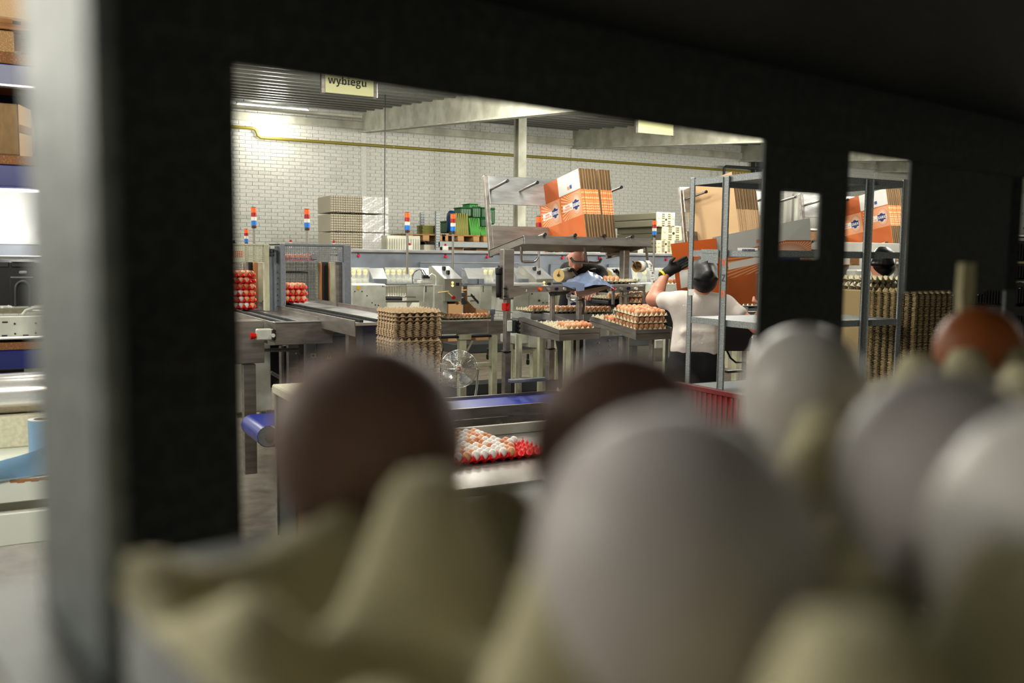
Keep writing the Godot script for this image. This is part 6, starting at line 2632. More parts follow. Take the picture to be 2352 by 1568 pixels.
func bald_worker():
	var o = thing("person", "bald worker in black bending over the packer, head bowed towards the label roll", "person")
	var head = Vector3(4.6144,1.663,-7.324)
	var cam = Vector3(-0.52, 0, 0.854)
	var rt = Vector3(0.854, 0, 0.52)
	var f = (cam * 0.80 - rt * 0.16 + Vector3(0, -0.62, 0)).normalized()
	rt = (rt - f * rt.dot(f)).normalized()
	var up = rt.cross(-f).normalized()
	if up.y < 0:
		up = -up
	var hb = [
		[head + up * 0.03 - f * 0.02, head + up * 0.02 + f * 0.015, 0.076, 0.074], [head - f * 0.035 + up * 0.0, head - f * 0.03 - up * 0.02, 0.07, 0.062],
		[head + f * 0.03 - up * 0.03, head + f * 0.035 - up * 0.075, 0.056, 0.038], [head - up * 0.05, head + f * 0.03 - up * 0.09, 0.05, 0.032],
		[head + f * 0.062 + up * 0.012 - rt * 0.035, head + f * 0.066 + up * 0.012 + rt * 0.035, 0.016, 0.016],
		[head + f * 0.082 + up * 0.0, head + f * 0.104 - up * 0.034, 0.009, 0.0135],
		[head + f * 0.088 - up * 0.036 - rt * 0.013, head + f * 0.088 - up * 0.036 + rt * 0.013, 0.009, 0.009],
		[head + f * 0.078 - up * 0.060 - rt * 0.017, head + f * 0.078 - up * 0.060 + rt * 0.017, 0.009, 0.009],
		[head + f * 0.070 - up * 0.074 - rt * 0.013, head + f * 0.070 - up * 0.074 + rt * 0.013, 0.010, 0.010],
	]
	for e in [-1.0, 1.0]:
		hb.append([head + rt * 0.076 * e - f * 0.005 + up * 0.012, head + rt * 0.083 * e - f * 0.012 - up * 0.004, 0.011, 0.012])
		hb.append([head + rt * 0.083 * e - f * 0.012 - up * 0.004, head + rt * 0.076 * e - f * 0.004 - up * 0.03, 0.012, 0.008])
		hb.append([head + rt * 0.04 * e + f * 0.055 - up * 0.032, head + rt * 0.045 * e + f * 0.04 - up * 0.05, 0.022, 0.02])
		hb.append([head + rt * 0.03 * e + f * 0.066 - up * 0.008, head + rt * 0.036 * e + f * 0.064 - up * 0.008, 0.0115, 0.0115])
	var shl = Vector3(4.6407,1.5458,-7.5029)
	var shr = Vector3(4.8455,1.5166,-7.2986)
	var mid = shl.lerp(shr, 0.5)
	hb.append([head - f * 0.05 - up * 0.05, mid + Vector3(0, 0.03, 0), 0.052, 0.06])
	var hip = Vector3(mid.x + 0.10, 0.98, mid.z - 0.28)
	var body = hb.duplicate()
	body.append_array([
		[shl, shr, 0.055, 0.055], [mid, hip, 0.12, 0.13, Vector3(0.5, 0, -0.866), 0.7],
		[hip + Vector3(-0.09, -0.05, -0.05), Vector3(hip.x - 0.1, 0.52, hip.z), 0.08, 0.055], [Vector3(hip.x - 0.1, 0.52, hip.z), Vector3(hip.x - 0.1, 0.08, hip.z), 0.055, 0.04],
		[hip + Vector3(0.09, -0.05, 0.05), Vector3(hip.x + 0.1, 0.52, hip.z + 0.05), 0.08, 0.055], [Vector3(hip.x + 0.1, 0.52, hip.z + 0.05), Vector3(hip.x + 0.1, 0.08, hip.z + 0.05), 0.055, 0.04],
		[shl, Vector3(4.5475,1.3932,-7.3321), 0.05, 0.045], [Vector3(4.5475,1.3932,-7.3321), Vector3(4.447,1.3717,-7.0419), 0.043, 0.03],
		[shr, Vector3(4.7657,1.3994,-7.1015), 0.05, 0.045], [Vector3(4.7657,1.3994,-7.1015), Vector3(4.5483,1.3749,-6.9308), 0.043, 0.03],
	])
	put("body", skin_of(body, 0.0075, 150.0), M["skin_pale"], o)
	for e in [[Vector3(4.447,1.3717,-7.0419), 0.3], [Vector3(4.5483,1.3749,-6.9308), -0.3]]:
		var fb = []
		fingers(fb, e[0], (cam + Vector3(e[1], -0.3, 0)).normalized(), rt, Vector3(0, -1, 0), 0.3)
		put("hand", skin_of(fb, 0.005, 240.0), M["skin_pale"], o)
	# eyebrows, closed lids and stubble
	for e in [-1.0, 1.0]:
		var g := G.new()
		g.tube([head + rt * 0.018 * e + f * 0.084 + up * 0.014, head + rt * 0.036 * e + f * 0.080 + up * 0.02, head + rt * 0.052 * e + f * 0.068 + up * 0.014], 0.004, 6)
		put("eyebrow", g, M["stubble"], o)
		g = G.new()
		g.tube([head + rt * 0.020 * e + f * 0.076 - up * 0.008, head + rt * 0.032 * e + f * 0.079 - up * 0.012, head + rt * 0.046 * e + f * 0.072 - up * 0.009], 0.0025, 6)
		put("eyelid", g, M["stubble"], o)
	var lips := G.new()
	lips.tube([head + f * 0.083 - up * 0.060 - rt * 0.02, head + f * 0.0885 - up * 0.060, head + f * 0.083 - up * 0.060 + rt * 0.02], 0.004, 6)
	put("lips", lips, M["skin"], o)
	# close-cropped patch at the side of the crown
	var st = [[head + up * 0.035 + rt * 0.035 - f * 0.02, head + up * 0.03 + rt * 0.045 - f * 0.01, 0.045, 0.042]]
	put("cropped_hair", skin_of(st, 0.006, 120.0), M["skin_pale"], o)
	var b2 = Vector3(0.5, 0, -0.866)
	var sh = [
		[shl, shr, 0.085, 0.085], [mid + Vector3(0, 0.02, 0) - f * 0.03, mid, 0.075, 0.09], [mid + Vector3(-0.07, -0.02, 0), hip + Vector3(-0.07, 0.05, 0), 0.13, 0.14, b2, 0.8], [mid + Vector3(0.07, -0.02, 0), hip + Vector3(0.07, 0.05, 0), 0.13, 0.14, b2, 0.8],
		[shl, Vector3(4.5475,1.3932,-7.3321), 0.075, 0.062], [Vector3(4.5475,1.3932,-7.3321), Vector3(4.4832,1.376,-7.1369), 0.06, 0.048],
		[shr, Vector3(4.7657,1.3994,-7.1015), 0.075, 0.062], [Vector3(4.7657,1.3994,-7.1015), Vector3(4.6247,1.3796,-7.0042), 0.06, 0.048],
	]
	put("sweater", skin_of(sh, 0.012, 80.0), M["navy_cloth"], o)
	var tr = [[hip + Vector3(-0.05, 0, 0), hip + Vector3(-0.09, -0.1, 0), 0.13, 0.12], [hip + Vector3(0.05, 0, 0), hip + Vector3(0.09, -0.1, 0.05), 0.13, 0.12],
		[hip + Vector3(-0.1, -0.08, 0), Vector3(hip.x - 0.1, 0.1, hip.z), 0.1, 0.065], [hip + Vector3(0.1, -0.08, 0.05), Vector3(hip.x + 0.1, 0.1, hip.z + 0.05), 0.1, 0.065]]
	put("trousers", skin_of(tr, 0.014, 70.0), M["black"], o)
	for e in [-1, 1]:
		var q = Vector3(hip.x + 0.1 * e, 0.055, hip.z + (0.05 if e > 0 else 0.0))
		put("shoe", skin_of([[q, q + Vector3(-0.08, -0.01, 0.13), 0.05, 0.04]], 0.012, 80.0), M["rubber"], o)


func dark_worker():
	var o = thing("person", "black-haired worker in dark clothes seen from behind past the galvanised trolley", "person")
	var head = Vector3(5.6506,1.6498,-4.714)
	var back = Vector3(0.76, 0, -0.65)
	var rt = Vector3(0.65, 0, 0.76)
	var neck = Vector3(5.6291,1.5362,-4.7367)
	var shl = Vector3(5.5579,1.4155,-4.8537)
	var shr = Vector3(5.6611,1.4256,-4.5713)
	var mid = shl.lerp(shr, 0.5)
	var hip = Vector3(mid.x, 0.95, mid.z)
	var el = Vector3(5.5396,1.2351,-4.9019)
	var er = Vector3(5.7048,1.2228,-4.5269)
	var body = [
		[head + Vector3(0, 0.02, 0), head + Vector3(0, -0.03, 0), 0.076, 0.07], [head + back * 0.03 + Vector3(0, -0.06, 0) - rt * 0.01, head + back * 0.05 + Vector3(0, -0.085, 0), 0.045, 0.035], [head + Vector3(0, -0.04, 0), mid, 0.05, 0.06],
		[head - rt * 0.077, head - rt * 0.08 + Vector3(0, -0.03, 0), 0.013, 0.01], [head + rt * 0.077, head + rt * 0.08 + Vector3(0, -0.03, 0), 0.013, 0.01], [head + back * 0.08 + Vector3(0, -0.01, 0), head + back * 0.092 + Vector3(0, -0.035, 0), 0.01, 0.013],
		[shl, shr, 0.05, 0.05], [mid, hip, 0.11, 0.12, back, 0.7], [shl, el, 0.046, 0.042], [el, el + back * 0.22, 0.042, 0.03], [shr, er, 0.046, 0.042], [er, er + back * 0.22, 0.042, 0.03],
		[hip - rt * 0.09, Vector3(hip.x - rt.x * 0.09, 0.08, hip.z - rt.z * 0.09), 0.08, 0.04], [hip + rt * 0.09, Vector3(hip.x + rt.x * 0.09, 0.08, hip.z + rt.z * 0.09), 0.08, 0.04],
	]
	put("body", skin_of(body, 0.011, 80.0), M["skin"], o)
	for e in [el, er]:
		var fb = []
		fingers(fb, e + back * 0.22, back, rt, Vector3(0, -1, 0), 0.3)
		put("hand", skin_of(fb, 0.005, 240.0), M["skin"], o)
	var hair = [[head + Vector3(0, 0.03, 0) + rt * 0.008, head + Vector3(0, -0.02, 0) + rt * 0.012, 0.09, 0.084], [head - back * 0.045 + Vector3(0, 0.0, 0) + rt * 0.02, head - back * 0.04 + Vector3(0, -0.04, 0) + rt * 0.02, 0.062, 0.052]]
	for i in 7:
		var a = -1.0 + i * 0.33
		hair.append([head + Vector3(0, 0.1, 0) + rt * 0.03 * sin(a), head - back * 0.1 * cos(a * 0.6) + rt * 0.08 * sin(a), 0.012, 0.018])
	put("hair", skin_of(hair, 0.008, 120.0), M["hair_black"], o)
	var top = [[shl, shr, 0.075, 0.075], [mid + Vector3(0, 0.04, 0), mid, 0.075, 0.1], [mid - rt * 0.07, hip - rt * 0.07, 0.125, 0.13, back, 0.75], [mid + rt * 0.07, hip + rt * 0.07, 0.125, 0.13, back, 0.75], [shl, el, 0.07, 0.06], [shr, er, 0.07, 0.06], [el, el + back * 0.18, 0.058, 0.045], [er, er + back * 0.18, 0.058, 0.045]]
	put("jacket", skin_of(top, 0.013, 75.0), M["black"], o)
	var tr = [[hip - rt * 0.05, hip + rt * 0.05, 0.13, 0.13], [hip - rt * 0.09, Vector3(hip.x - rt.x * 0.09, 0.1, hip.z - rt.z * 0.09), 0.1, 0.062], [hip + rt * 0.09, Vector3(hip.x + rt.x * 0.09, 0.1, hip.z + rt.z * 0.09), 0.1, 0.062]]
	put("trousers", skin_of(tr, 0.015, 70.0), M["trousers"], o)
	for e in [-1, 1]:
		var q = Vector3(hip.x, 0.055, hip.z) + rt * 0.09 * e
		put("shoe", skin_of([[q, q + back * 0.14 + Vector3(0, -0.01, 0), 0.05, 0.04]], 0.012, 80.0), M["rubber"], o)

# ------------------------------------------------------------------ galvanised trolley and what stands round it
func angle_post(g: G, at: Vector3, h: float, w: float, t: float, sx: float, sz: float):
	# folded post: two flanges meeting at 'at'
	g.bx(at, at + Vector3(w * sx, h, t * sz), 0.001)
	g.bx(at, at + Vector3(t * sx, h, w * sz), 0.001)


func build_trolley():
	var o = thing("shelf_trolley", "galvanised shelf trolley with stencilled letters, standing behind the bright foreground egg", "trolley")
	var x0 = 3.186
	var z0 = -3.357
	var x1 = 4.19
	var z1 = -3.92
	var lv = [2.09, 1.712, 1.355, 0.985, 0.6, 0.22]
	var names = 0
	for y in lv:
		var g := G.new()
		g.bx(Vector3(x0, y - 0.003, z1), Vector3(x1, y, z0))
		put("shelf_plate", g, M["galv"], o)
		for e in [[Vector3(x0, y - 0.032, z1), Vector3(x0 + 0.003, y + 0.001, z0)], [Vector3(x1 - 0.003, y - 0.032, z1), Vector3(x1, y + 0.001, z0)], [Vector3(x0, y - 0.032, z0 - 0.003), Vector3(x1, y + 0.001, z0)], [Vector3(x0, y - 0.032, z1), Vector3(x1, y + 0.001, z1 + 0.003)]]:
			g = G.new()
			g.bx(e[0], e[1])
			put("shelf_lip", g, M["galv"], o)
	var H = 2.0
	for s in [[x0 - 0.003, z1 - 0.003, 1, 1, 0.035], [x1 + 0.003, z1 - 0.003, -1, 1, 0.035], [x0 - 0.003, z0 + 0.003, 1, -1, 0.03], [x1 + 0.003, z0 + 0.003, -1, -1, 0.035]]:
		var g := G.new()
		angle_post(g, Vector3(s[0], 0.1, s[1]), H, s[4], 0.004, s[2], s[3])
		put("post", g, M["galv"], o)
	# channel-shaped middle posts
	var zm = -3.63
	var g := G.new()
	g.bx(Vector3(x0 - 0.008, 0.985, zm - 0.024), Vector3(x0 - 0.004, 2.085, zm + 0.024), 0.001)
	for e in [-0.024, 0.020]:
		g.bx(Vector3(x0 - 0.014, 0.985, zm + e), Vector3(x0 - 0.004, 2.085, zm + e + 0.004), 0.001)
	var mp = put("post", g, M["galv"], o)
	var B = Basis(Vector3(0, 0, 1), Vector3(0, 1, 0), Vector3(-1, 0, 0))
	var yy = [1.665, 1.585, 1.505]
	var k = 0
	for c in ["K", "Z", "D"]:
		letters(c, 0.05, [M["orange_print"], M["dark_grey"], M["orange_print"]][k], mp, Transform3D(B, Vector3(x0 - 0.0085, yy[k] - 0.015, zm)), "stencil_letter")
		k += 1
	var xm = 3.893
	g = G.new()
	g.bx(Vector3(xm - 0.028, 0.1, z0 + 0.004), Vector3(xm + 0.028, 2.085, z0 + 0.008), 0.001)
	for e in [-0.028, 0.024]:
		g.bx(Vector3(xm + e, 0.1, z0 + 0.004), Vector3(xm + e + 0.004, 2.085, z0 + 0.016), 0.001)
	put("post", g, M["galv"], o)
	# label holder hooked over the second shelf's left edge
	g = G.new()
	g.slab([pxx(1610, 573, x0 - 0.012), pxx(1650, 573, x0 - 0.012), pxx(1649, 605, x0 - 0.012), pxx(1626, 603, x0 - 0.012), pxx(1626, 598, x0 - 0.012), pxx(1610, 604, x0 - 0.012)], Vector3(0.003, 0, 0))
	put("label_holder", g, M["galv"], o)
	g = G.new()
	g.slab([pxx(1610, 572, x0 - 0.016), pxx(1650, 573, x0 - 0.016), pxx(1650, 582, x0 - 0.016), pxx(1612, 581, x0 - 0.016)], Vector3(0.006, 0, 0))
	put("holder_fold", g, M["galv"], o)
	# paper strip on the shelf edge
	g = G.new()
	g.slab([pxx(1694, 569, x0 - 0.005), pxx(1740, 569.5, x0 - 0.005), pxx(1740, 575, x0 - 0.005), pxx(1694, 575, x0 - 0.005)], Vector3(0.001, 0, 0))
	var st = put("paper_strip", g, M["sticker"], o)
	letters("KUDOWANE", 0.016, M["navy_print"], st, Transform3D(B, pxx(1719, 572, x0 - 0.0065) - Vector3(0, 0.005, 0)), "strip_lettering")
	for p in [[1577, 669, 12, 9]]:
		g = G.new()
		g.slab([pxx(1581, 664, x0 - 0.006), pxx(1594, 664, x0 - 0.006), pxx(1593, 678, x0 - 0.006), pxx(1581, 678, x0 - 0.006)], Vector3(0.001, 0, 0))
		put("sticker", g, M["sticker"], o)
	g = G.new()
	for e in [[x0 + 0.08, z0 - 0.06], [x1 - 0.08, z0 - 0.06], [x0 + 0.08, z1 + 0.06], [x1 - 0.08, z1 + 0.06]]:
		g = G.new()
		g.cyl(Vector3(e[0] - 0.015, 0.06, e[1]), Vector3(e[0] + 0.015, 0.06, e[1]), 0.06, -1, 16)
		put("wheel", g, M["rubber"], o)
		g = G.new()
		g.bx(Vector3(e[0] - 0.022, 0.05, e[1] - 0.015), Vector3(e[0] + 0.022, 0.2, e[1] + 0.015), 0.003)
		put("wheel_fork", g, M["galv_dark"], o)
	# red slotted crate against its left side
	var t = thing("red_crate", "red plastic crate with upright slots at the left side of the galvanised trolley", "crate")
	var xr = x0 - 0.06
	g = G.new()
	g.bx(Vector3(xr, 0.985 - 0.012, -3.95), Vector3(xr + 0.03, 1.0, -3.30), 0.003)
	put("rim", g, M["crate_red"], t)
	for i in 16:
		g = G.new()
		g.bx(Vector3(xr + 0.008, 0.72, -3.94 + i * 0.04), Vector3(xr + 0.018, 0.975, -3.925 + i * 0.04), 0.002)
		put("slat", g, M["crate_red"], t)
	g = G.new()
	g.bx(Vector3(xr + 0.018, 0.70, -3.94), Vector3(xr + 0.024, 0.975, -3.31), 0.002)
	put("side_wall", g, M["red_lens"], t)
	g = G.new()
	g.bx(Vector3(xr, 0.0, -3.94), Vector3(xr + 0.03, 0.72, -3.31), 0.004)
	put("lower_wall", g, M["crate_red"], t)


func build_right_side():
	# navy bin and steel frame behind the worker
	var o = thing("navy_bin", "deep navy blue plastic bin behind the worker's right hip", "bin")
	outline("front", o, "navy_bin", [1650, 748, 1760, 742, 1728, 768, 1722, 806, 1650, 806], -5.0, 0.25)
	o = thing("steel_frame", "dark steel bench frame behind the worker at right", "frame")
	piece("leg", o, "steel", 1709, 705, 1718, 1000, -5.15, 0.05)
	piece("cross_rail", o, "dark_grey", 1672, 849, 1712, 857, -5.15, 0.04)
	piece("top_rail", o, "steel", 1660, 714, 1760, 722, -5.2, 0.05)
	o = thing("wrapped_bottle", "clear crumpled plastic bottle shape beside the steel bench frame", "bottle")
	var g := G.new()
	g.xf = Transform3D(Basis(), px(1728, 828, -5.0))
	g.lathe([Vector2(0, 0), Vector2(0.035, 0.0), Vector2(0.04, 0.04), Vector2(0.034, 0.08), Vector2(0.042, 0.12), Vector2(0.036, 0.16), Vector2(0.012, 0.19), Vector2(0.0, 0.19)], 14)
	put("shell", g, M["wrap_film"], o)
	g = G.new()
	g.xf = Transform3D(Basis(), px(1728, 828, -5.0))
	g.lathe([Vector2(0, 0.19), Vector2(0.013, 0.19), Vector2(0.013, 0.21), Vector2(0.0, 0.21)], 12)
	put("cap", g, M["dark_grey"], o)
	g = G.new()
	g.tube([px(1670, 806, -5.1), px(1678, 822, -5.1), px(1690, 832, -5.1), px(1712, 832, -5.1)], 0.007, 6)
	solo("black_cable", g, M["rubber"], "black cable looping under the navy bin", "cable")
	# row of eggs and machine edge behind the held carton
	o = thing("rear_machine", "white machine top carrying eggs behind the worker's raised arm", "machine")
	piece("top", o, "white_paint", 1522, 651, 1600, 700, -7.6, 0.4, 0.006)
	piece("leg", o, "cream_paint", 1530, 700, 1540, 900, -7.7, 0.08)
	for i in 3:
		add_egg(Transform3D(Basis(), px(1531 + i * 9, 652, -7.65) - Vector3(0, 0.004, 0)), "brown egg %s from left on the white machine behind the raised forearm" % nth(i + 1), "eggs behind the forearm", M["egg%d" % (i % 3)])
	o = thing("rear_machine", "steel-topped machine with eggs behind the worker's right shoulder", "machine")
	piece("top", o, "steel_blue", 1660, 705, 1800, 740, -6.8, 0.5, 0.006)
	piece("edge", o, "white_paint", 1660, 700, 1800, 705, -6.78, 0.5, 0.004)
	piece("leg", o, "cream_paint", 1690, 740, 1700, 900, -6.9, 0.08)
	for i in 7:
		add_egg(Transform3D(Basis(), px(1682 + i * 10, 702, -6.85) - Vector3(0, 0.006, 0)), "brown egg %s from left in the row behind the worker's shoulder" % nth(i + 1), "eggs behind the shoulder", M["egg%d" % (i % 4)])
	o = thing("navy_chair", "dark navy padded seat back behind the stacked egg trays by the worker", "chair")
	outline("pad", o, "navy_cloth", [1508, 700, 1530, 690, 1552, 715, 1556, 775, 1530, 740], -5.75, 0.05)
	piece("stem", o, "dark_grey", 1530, 760, 1536, 1000, -5.8, 0.04)
	piece("paper_bundle", o, "ink", 1511, 704, 1520, 716, -5.7, 0.02, 0.003)
	# tall pile of tan trays at right, beyond the trolley
	var c = Vector3(4.318, 0, -3.37)
	o = thing("tray_dolly", "low dolly under the tall tan tray pile at right", "dolly")
	g = G.new()
	g.bx(Vector3(c.x - 0.01, 0.10, c.z - 0.32), Vector3(c.x + 0.33, 0.14, c.z + 0.01), 0.004)
	put("platform", g, M["galv_dark"], o)
	for e in [[0.04, -0.04], [0.27, -0.04], [0.04, -0.27], [0.27, -0.27]]:
		g = G.new()
		g.cyl(Vector3(c.x + e[0] - 0.012, 0.05, c.z + e[1]), Vector3(c.x + e[0] + 0.012, 0.05, c.z + e[1]), 0.05, -1, 12)
		put("wheel", g, M["rubber"], o)
	var p = 0.0475
	var mesh = tray_mesh(6, 6, p, 0.044, 5, 0.014, 1.0)
	var y = 0.142
	var lay = 0
	while y < 1.48:
		var T = Transform3D(Basis(Vector3.UP, rng.randf_range(-0.006, 0.006)), Vector3(c.x + 0.01 + rng.randf_range(-0.002, 0.002), y, c.z - 0.295 + rng.randf_range(-0.002, 0.002)))
		if y < 0.9:
			y += 0.012
			if y < 0.155:
				var q := G.new()
				q.bx(Vector3(c.x + 0.005, 0.142, c.z - 0.295), Vector3(c.x + 0.295, 0.9, c.z - 0.005), 0.006)
				solo("tray_pile_base", q, M["pulp_tan"], "lower solid part of the tall tan tray pile, below the foreground eggs", "tray pile")
			continue
		add_tray("egg_tray", T, mesh, M["pulp_tan"], "empty tan pulp tray, %s layer up in the visible tall tan pile" % nth(lay + 1), "empty trays in the tall tan pile")
		y += 0.0095
		lay += 1
	# two pale trays lying on the next trolley shelf, seen above it
	for k in 2:
		var a = px(2001, 638 + 16 * (1 - k) + 4, -3.8)
		var T = Transform3D(Basis(), Vector3(a.x + 0.02, a.y - 0.02, -4.1))
		add_tray("egg_tray", T, tray_mesh(6, 6, p, 0.044, 5, 0.010, 1.0), M["pulp"], ["lower pale pulp tray above the tan pile, behind the trolley post", "upper pale pulp tray above the tan pile, below the dark hair"][k], "pale trays above the tan pile")
	g = G.new()
	var s0 = px(2001, 658, -3.8)
	g.bx(Vector3(s0.x, 0.0, -4.12), Vector3(s0.x + 0.3, s0.y - 0.022, -3.8), 0.008)
	solo("tray_bundle", g, M["pulp_tan"], "tan tray bundle that carries the two pale trays", "tray pile")
	# small pile low between the trolley posts
	for k in 9:
		var a = px(1940, 762, -4.4)
		var T = Transform3D(Basis(Vector3.UP, 0.02 * sin(k * 2.0)), Vector3(a.x - 0.14, a.y - 0.05 - k * 0.014, -4.75))
		add_tray("egg_tray", T, mesh, M["pulp_brown"], "brown pulp tray, %s layer of the low pile between the trolley posts" % nth(k + 1), "low pile between the posts")
	var bq := G.new()
	var a0 = px(1940, 762, -4.4)
	bq.bx(Vector3(a0.x - 0.14, 0, -4.75), Vector3(a0.x + 0.15, a0.y - 0.05 - 9 * 0.014, -4.47), 0.006)
	solo("tray_pile_base", bq, M["pulp_brown"], "lower part of the low brown tray pile between the trolley posts", "tray pile")
	# white labelling machine and its orange rail by the dark worker
	o = thing("label_machine", "small white label machine with an orange rail left of the dark-haired worker", "machine")
	piece("head", o, "white_paint", 1966, 619, 1988, 652, -5.6, 0.12, 0.012)
	piece("body", o, "white_paint", 1930, 652, 1980, 690, -5.65, 0.2, 0.01)
	piece("rail", o, "orange_print", 1930, 641, 1964, 646, -5.5, 0.04)
	piece("knob", o, "black", 1961, 647, 1970, 656, -5.5, 0.03, 0.01)
	piece("leg", o, "cream_paint", 1935, 690, 1945, 1000, -5.7, 0.06)
	o = thing("wall_panel", "tall pale wall partition behind the right carton rack", "partition")
	piece("panel", o, "wall_plain", 1800, 380, 1905, 660, -7.4, 0.05)
	piece("stile", o, "white_paint", 1826, 440, 1829, 660, -7.34, 0.02)
	o = thing("brown_carton", "open brown carton standing on the middle carton rack's right end", "carton")
	piece("side", o, "carton_brown", 1832, 527, 1878, 552, -6.3, 0.3, 0.004)
	piece("white_rim", o, "white_print", 1831, 525, 1878, 528, -6.29, 0.3, 0.002)
	# wooden shelf by the far worker
	o = thing("wall_shelf", "small wooden shelf with boxes right of the dark-haired worker", "shelf")
	piece("board", o, "block_wood", 2058, 596, 2100, 600, -5.6, 0.2)
	piece("board", o, "block_wood", 2056, 605, 2100, 608, -5.6, 0.2)
	piece("small_box", o, "carton_brown", 2059, 587, 2066, 596, -5.62, 0.1)
	piece("small_box", o, "white_print", 2070, 588, 2080, 596, -5.62, 0.1)
	piece("post", o, "white_paint", 2060, 608, 2066, 640, -5.75, 0.04)
	piece("plank", o, "block_wood", 1935, 606, 1975, 609, -5.9, 0.15)
	piece("bracket", o, "carton_brown", 1971, 589, 1975, 609, -5.85, 0.1)
	piece("back_board", o, "wall_plain", 1930, 560, 2110, 720, -6.02, 0.03)
	piece("foot", o, "wall_plain", 1990, 700, 2010, 1000, -6.06, 0.03)
	# dark crates and a white board at the far right
	crates_at_right()


func crates_at_right():
	var z = -3.9
	var k = 0
	for s in [[2178, 664, 2265, 700], [2262, 640, 2440, 700], [2262, 700, 2440, 780], [2178, 700, 2265, 722], [2262, 598, 2440, 640], [2262, 545, 2440, 598]]:
		var lo = px(s[0], s[3], z)
		var hi = px(s[2], s[1], z)
		var t = thing("black_crate", "black plastic crate %s" % ["at the left of the dark stack, beside the tan tray pile", "with a long label strip, level with the tan pile's top", "lowest visible of the dark stack, behind the rust-brown egg", "thin, under the leftmost dark crate", "third from the top at the frame edge", "topmost of the dark stack, under the white board"][k], "crate", Vector3(lo.x, lo.y, z), 0.0, "black crates at right")
		var w = hi.x - lo.x
		var h = hi.y - lo.y - 0.003
		var g := G.new()
		g.bx(Vector3(0, 0, -0.4), Vector3(w, h, -0.01), 0.006)
		put("body", g, M["black_plastic"], t)
		g = G.new()
		g.bx(Vector3(-0.004, h - 0.014, -0.41), Vector3(w + 0.004, h, 0.002), 0.004)
		put("rim", g, M["black_plastic"], t)
		var n = int(w / 0.03)
		for i in n:
			g = G.new()
			g.bx(Vector3((i + 0.2) * w / n, 0.004, -0.012), Vector3((i + 0.5) * w / n, h * 0.7, -0.002), 0.002)
			put("rib", g, M["black_plastic"], t)
		if k == 1:
			g = G.new()
			g.bx(Vector3(px(2320, 655, z).x - lo.x, h - 0.026, 0.0), Vector3(px(2440, 655, z).x - lo.x, h - 0.012, 0.004), 0.003)
			var lb = put("label", g, M["pulp_cream"], t)
			letters("E 0001", 0.016, M["ink"], lb, Transform3D(Basis(), Vector3(px(2340, 655, z).x - lo.x, h - 0.025, 0.0045)), "label_lettering")
		if k == 4:
			g = G.new()
			g.bx(Vector3(px(2332, 600, z).x - lo.x, h - 0.022, 0.0), Vector3(px(2440, 600, z).x - lo.x, h - 0.008, 0.004), 0.003)
			put("label", g, M["pulp_cream"], t)
		if k == 5:
			g = G.new()
			g.bx(Vector3(px(2332, 556, z).x - lo.x, h - 0.03, 0.0), Vector3(px(2352, 556, z).x - lo.x, h - 0.01, 0.004), 0.003)
			put("label", g, M["sticker"], t)
		if k == 0 or k == 1:
			for i in 5:
				g = G.new()
				g.bx(Vector3(w * (0.08 + 0.17 * i), h * 0.62, -0.003), Vector3(w * (0.08 + 0.17 * i) + 0.02, h * 0.62 + 0.006, -0.001), 0.001)
				put("glint_slot", g, M["sticker"], t)
		k += 1
	var t2 = thing("crate_base", "dark floor stand under the black crates at right", "stand")
	var lo = px(2178, 780, z)
	var g := G.new()
	g.bx(Vector3(lo.x, 0, z - 0.4), Vector3(px(2440, 780, z).x, px(2262, 780, z).y, z - 0.01), 0.006)
	put("block", g, M["black_plastic"], t2)
	for i in 4:
		g = G.new()
		var a = px(2178, 724 + i * 12, z)
		g.bx(Vector3(a.x, a.y - 0.014, z - 0.3), Vector3(px(2262, 724, z).x, a.y, z + 0.004), 0.003)
		put("pale_ledge", g, M["sticker"], t2)
	var o = thing("white_board", "white panel with a small C mark and brown dot at the right edge", "panel")
	piece("panel", o, "board_white", 2330, 430, 2440, 538, z, 0.03, 0.006)
	piece("top_fold", o, "white_paint", 2330, 400, 2440, 442, z + 0.02, 0.03, 0.01)
	letters("C", 0.022, M["wire_grey"], o, Transform3D(Basis(), px(2349, 491, z + 0.003)), "mark")
	dot("brown_spot", o, "tan_plate", 2351, 524, z + 0.002, 0.007, 0.004)
	piece("hanger_bar", o, "dark_grey", 2380, 538, 2392, 560, z - 0.02, 0.02)

